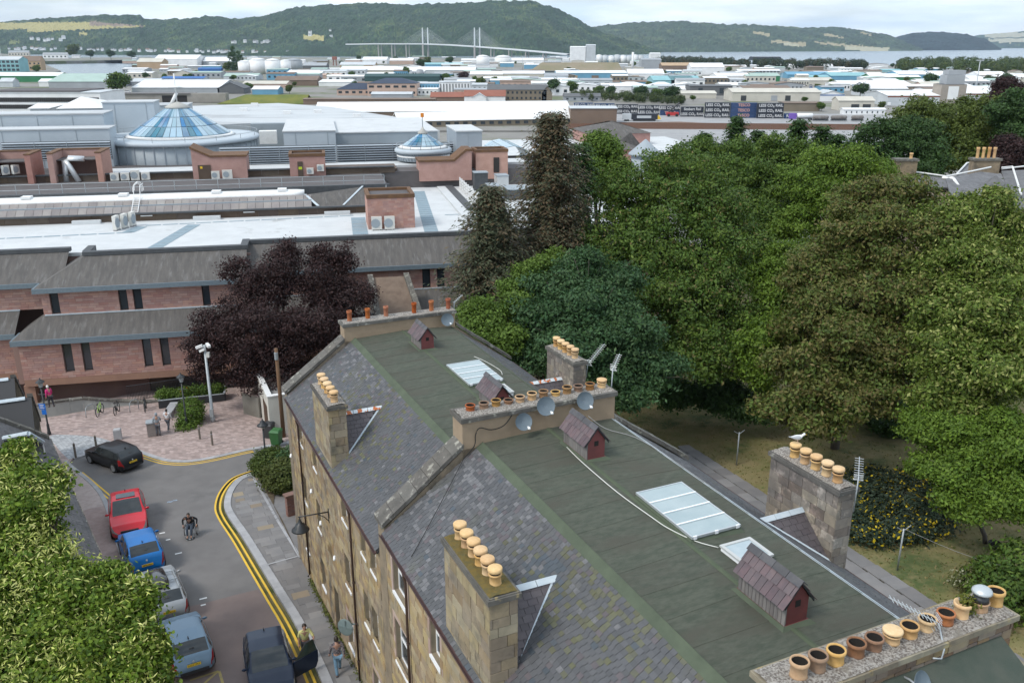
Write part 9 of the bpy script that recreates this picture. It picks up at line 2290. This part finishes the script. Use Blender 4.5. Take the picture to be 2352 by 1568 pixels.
def ttree(P,s,v_,lab,grp='trees of the town'):
 M=Matrix.Translation(P)@Matrix.Rotation(RND.uniform(0,6),4,'Z')@Matrix.Diagonal((s*(.5 if v_==4 else 1),s*(.5 if v_==4 else 1),s*RND.uniform(.85,1.15)*(.75 if v_==4 else 1),1));t,used=TT[v_]
 if not used:t.matrix_basis=M;WM[t]=M;t['label']=lab;t['group']=grp;TT[v_][1]=True;return t
 return copy_tree(t,M,lab,grp)
def tp(c,x,yb,hpx,v_,lab):
 px,py=cv(c,x,yb);P=at(px,py,ZL);ttree(P,hpx*.336*P.y/FPX/7.2,v_,lab)
for a in((1,805,640,150,0,'large round tree left of the broad white roof'),(1,1590,490,120,4,'left poplar of the pair behind the tanks'),(1,1650,480,105,4,'right poplar of the pair behind the tanks'),(1,1560,490,60,3,'bush at the foot of the poplars'),(1,510,395,85,3,'tall tree at the left end of the spit'),(1,620,405,50,1,'tree on the middle of the spit'),(1,760,408,52,1,'broad tree on the right half of the spit'),(1,900,408,50,1,'tree near the right end of the spit'),(1,250,500,50,0,'bush on the left bank of the inlet'),(1,1000,545,45,1,'bush below the cream gabled house'),(1,1980,640,50,3,'bush in front of the blue fronted shed'),(2,725,570,65,0,'green tree left of the purple one by the white block'),(2,965,605,75,3,'olive tree beside the stone building'),(2,1060,585,60,2,'bright tree behind the stone building'),(2,1460,650,95,1,'dark tree at the right end of the stone building'),(2,1580,645,80,0,'tree second right of the stone building'),(2,1820,480,26,0,'round tree on the earth mound'),(2,450,520,50,2,'bright bush by the dark teal building'),(2,1760,660,80,0,'tree left on the hedge bank'),(2,1850,665,75,1,'dark tree in the middle of the hedge bank'),(2,2050,680,85,1,'broad dark tree on the hedge bank'),(2,2170,685,85,0,'tree right on the hedge bank'),(2,2260,700,100,1,'tall tree at the end of the hedge bank'),(2,130,425,35,1,'tree left of the domed shed'),(2,380,428,32,1,'tree right of the domed shed'),(2,600,455,55,3,'tree left of the teal roofed shed'),(2,750,448,50,1,'tree right of the teal roofed shed'),(2,550,470,60,1,'dark tree by the long white warehouse'),(3,1230,670,95,1,'lone dark tree left of the blue doored shed'),(3,1575,620,42,1,'round dark tree right of the blue doored shed'),(3,1705,612,95,1,'tall pine left of the concrete tower'),(3,2105,590,65,1,'left pine of three near the right edge'),(3,2165,590,60,1,'middle pine of three near the right edge'),(3,2225,592,75,1,'right pine of three near the right edge'),(3,850,700,42,0,'tree behind the right end of the cream shed'),(3,570,602,28,3,'bush behind the cream shed'),(3,1380,750,50,3,'bushes right of the station building'),(3,90,690,40,0,'bush above the containers'),(3,330,500,40,0,'tree by the white works'),(3,1980,580,45,0,'small tree right of the concrete tower'),(3,965,760,55,0,'young tree beside the open rail shed')):tp(*a)
P=at(*cv(2,840,565),ZL);bl=[(P.x+RND.uniform(-3,3),P.y+RND.uniform(-3,3),ZL+6+RND.uniform(-2.5,4),3,3,3)for _ in range(7)];tree('copper_tree','dark purple tree behind the white block',P,bl,G_['purple'],250,14,.5,99,spread=.8)
rr=random.Random(77);k=0
for it in range(600):
 if k>=60:break
 x,y=rr.uniform(330,2340),rr.uniform(140,212)
 if x>1480 and y<155:continue
 c=at(x,y,ZL)
 if any((c-q).length<r+4 for q,r,_ in TOWN):continue
 near=min(TOWN,key=lambda q:(q[0]-c).length)[2];near=' '.join(near.split()[:7])
 while near.split()[-1]in('a','the','with','of','in','and','at','by','behind','on','to','its','left','right','beside','two','above','below','front','pale','dark','round','white','long'):near=' '.join(near.split()[:-1])
 v_=rr.randrange(4);ttree(c,rr.uniform(.55,1.15),v_,'%s tree near the %s'%(('green','dark','bright green','olive')[v_],near));k+=1
def wood(name,pts,n,s,pal,seed,lab):
 rng=np.random.default_rng(seed);rr=random.Random(seed);bl=[]
 for i in range(n):
  f=rr.random();k=f*(len(pts)-1);j=min(int(k),len(pts)-2);x=pts[j][0]+(pts[j+1][0]-pts[j][0])*(k-j);ya=pts[j][1]+(pts[j+1][1]-pts[j][1])*(k-j);yb=pts[j][2]+(pts[j+1][2]-pts[j][2])*(k-j)
  P=at(x,rr.uniform(ya,yb),ZL);h_=s*rr.uniform(.8,1.25);bl.append((P.x,P.y,ZL+h_*.55,h_*.45,h_*.45,h_*.55))
 b=np.array(bl);C,N,=[],[]
 d=rng.normal(size=(n,150,3));d/=np.linalg.norm(d,axis=2)[:,:,None];Pn=b[:,None,:3]+d*b[:,None,3:6]*rng.uniform(.7,1.05,(n,150,1));Pn=Pn.reshape(-1,3);d=d.reshape(-1,3)
 T=np.cross(d,rng.normal(size=d.shape));T/=np.linalg.norm(T,axis=1)[:,None];Bv=np.cross(d,T);sz=s*.085*rng.uniform(.6,1.4,(len(Pn),1));pal=np.array(pal);c=np.repeat(pal[rng.integers(0,len(pal),n)],150,0)*rng.uniform(.7,1.3,(len(Pn),1))
 o=link(name,quads_mesh(name,Pn.astype(np.float32),(T*sz).astype(np.float32),(Bv*sz).astype(np.float32),c,M_leaf));tag(o,lab,'woodland',kind='stuff')
wood('woodland',[(1500,141,152),(1600,144,156),(1720,149,160),(1830,151,160),(1990,153,160)],260,12,[(.03,.05,.022),(.045,.06,.025),(.06,.06,.03),(.025,.042,.02)],5,'dark conifer wood along the firth shore')
wood('woodland',[(2060,152,166),(2150,148,168),(2260,148,172),(2360,148,172),(2420,148,172)],260,13,[(.06,.09,.02),(.075,.10,.025),(.045,.075,.018)],6,'light green wood along the shore at the right')
wood('woodland',[(1310,222,232),(1420,224,234),(1570,232,242)],110,5,[(.06,.085,.025),(.05,.07,.02)],7,'scrub hedge bank behind the containers')
vz=2.2
vl=thing('villa','old villa with grey slate roofs, white leadwork and tall buff chimney pots among the trees','house',Matrix.Translation(wpt(2290,470,80)if False else at(2290,470,-3)))
D0=74
def vp(px,py,D=D0):return wpt(px,py,D)
M_vs=mat('villa_slate',(.15,.15,.155),(.095,.095,.10),scale=2.2,rough=.8,rand=.1,bump=.4)
def roofpoly(pts,m_=M_vs,name='roof_slope'):
 P=[vp(*p)for p in pts];m=NB(None,m_);nrm=(P[1]-P[0]).cross(P[2]-P[0]).normalized();nrm=-nrm if nrm.z<0 else nrm;m.extr(P,-nrm*.12);return m.build(name,None,vl)
roofpoly([(2172,410,74),(2252,394,77),(2300,400,76),(2330,470,70),(2190,470,69)]);roofpoly([(2300,392,80),(2420,388,80),(2420,480,72),(2330,480,71),(2305,440,76)]);roofpoly([(2190,408,82),(2220,378,86),(2260,378,86),(2250,405,82)])
roofpoly([(2040,393,84),(2200,412,82),(2200,430,79),(2040,430,79)])
def leadline(pts,r=.08):
 m=NB(None,M_white);m.tube([vp(*p)+Vector((0,0,.12))for p in pts],r,5);m.build('lead_ridge',None,vl)
leadline([(2045,390,84),(2195,411,82)]);leadline([(2165,410,75),(2252,392,77),(2275,387,78)]);leadline([(2195,405,82),(2221,377,86),(2240,377,86)]);leadline([(2300,388,79),(2325,386,79),(2345,450,72)]);leadline([(2300,391,80),(2352,385,81),(2420,388,80)]);leadline([(2165,412,75),(2190,414,74),(2200,430,73)],.13)
for(px,py,D,w,h_,lab)in((2078,378,82,1.9,1.4,'squat stone chimney'),(2260,385,80,2.3,2.6,'tall stone chimney')):
 P=vp(px,py,D);m=NB(None,M_ashlar);m.box(P.x-w/2,P.x+w/2,P.y-.5,P.y+.5,P.z-h_,P.z+h_*.25);o=m.build('chimney_stack',None,vl,lab);m=NB(None,M_cope);m.box(P.x-w/2-.1,P.x+w/2+.1,P.y-.6,P.y+.6,P.z+h_*.25+.003,P.z+h_*.25+.2);m.build('cope',None,o)
 if 'tall' in lab:
  for i in range(4):pot(o,Vector((P.x-.75+.5*i,P.y,P.z+h_*.25+.2)),'tall',.15,.95,M_pot_buff)
 else:pot(o,Vector((P.x+.5,P.y,P.z+h_*.25+.2)),'tall',.16,.5,M_galv if False else M_pot_lid)
P=vp(2283,442,70);dmr=MB();dmr.use(M_white)
for i in range(4):
 a=math.pi*(.15+.7*i/3)+math.pi;b=math.pi*(.15+.7*(i+1)/3)+math.pi
q=[(P.x-.55,P.y),(P.x-.3,P.y-.7),(P.x+.5,P.y-.7),(P.x+.75,P.y),(P.x+.75,P.y+1.2),(P.x-.55,P.y+1.2)]
dmr.prism(q,P.z-1.3,P.z+.3);dmo=dmr.build('dormer',None,vl);m=NB(None,M_winglass);m.box(P.x-.2,P.x+.05,P.y-.73,P.y-.702,P.z-.7,P.z+.1);m.box(P.x+.15,P.x+.4,P.y-.73,P.y-.702,P.z-.7,P.z+.1);m.build('window',None,dmo)
m=NB(None,M_vs);m.add([(P.x-.8,P.y-.9,P.z+.3),(P.x+1.0,P.y-.9,P.z+.3),(P.x+1.0,P.y+1.2,P.z+.3),(P.x-.8,P.y+1.2,P.z+.3),(P.x+.1,P.y+.3,P.z+1.3)],[(0,1,4),(1,2,4),(2,3,4),(3,0,4),(0,3,2,1)]);m.build('dormer_roof',None,dmo)
m=NB(None,M_ashlar);c=at(2290,470,-3);m.box(P.x-9,P.x+14,P.y+2,P.y+12,-6,P.z-1.5);m.build('wall',None,vl)
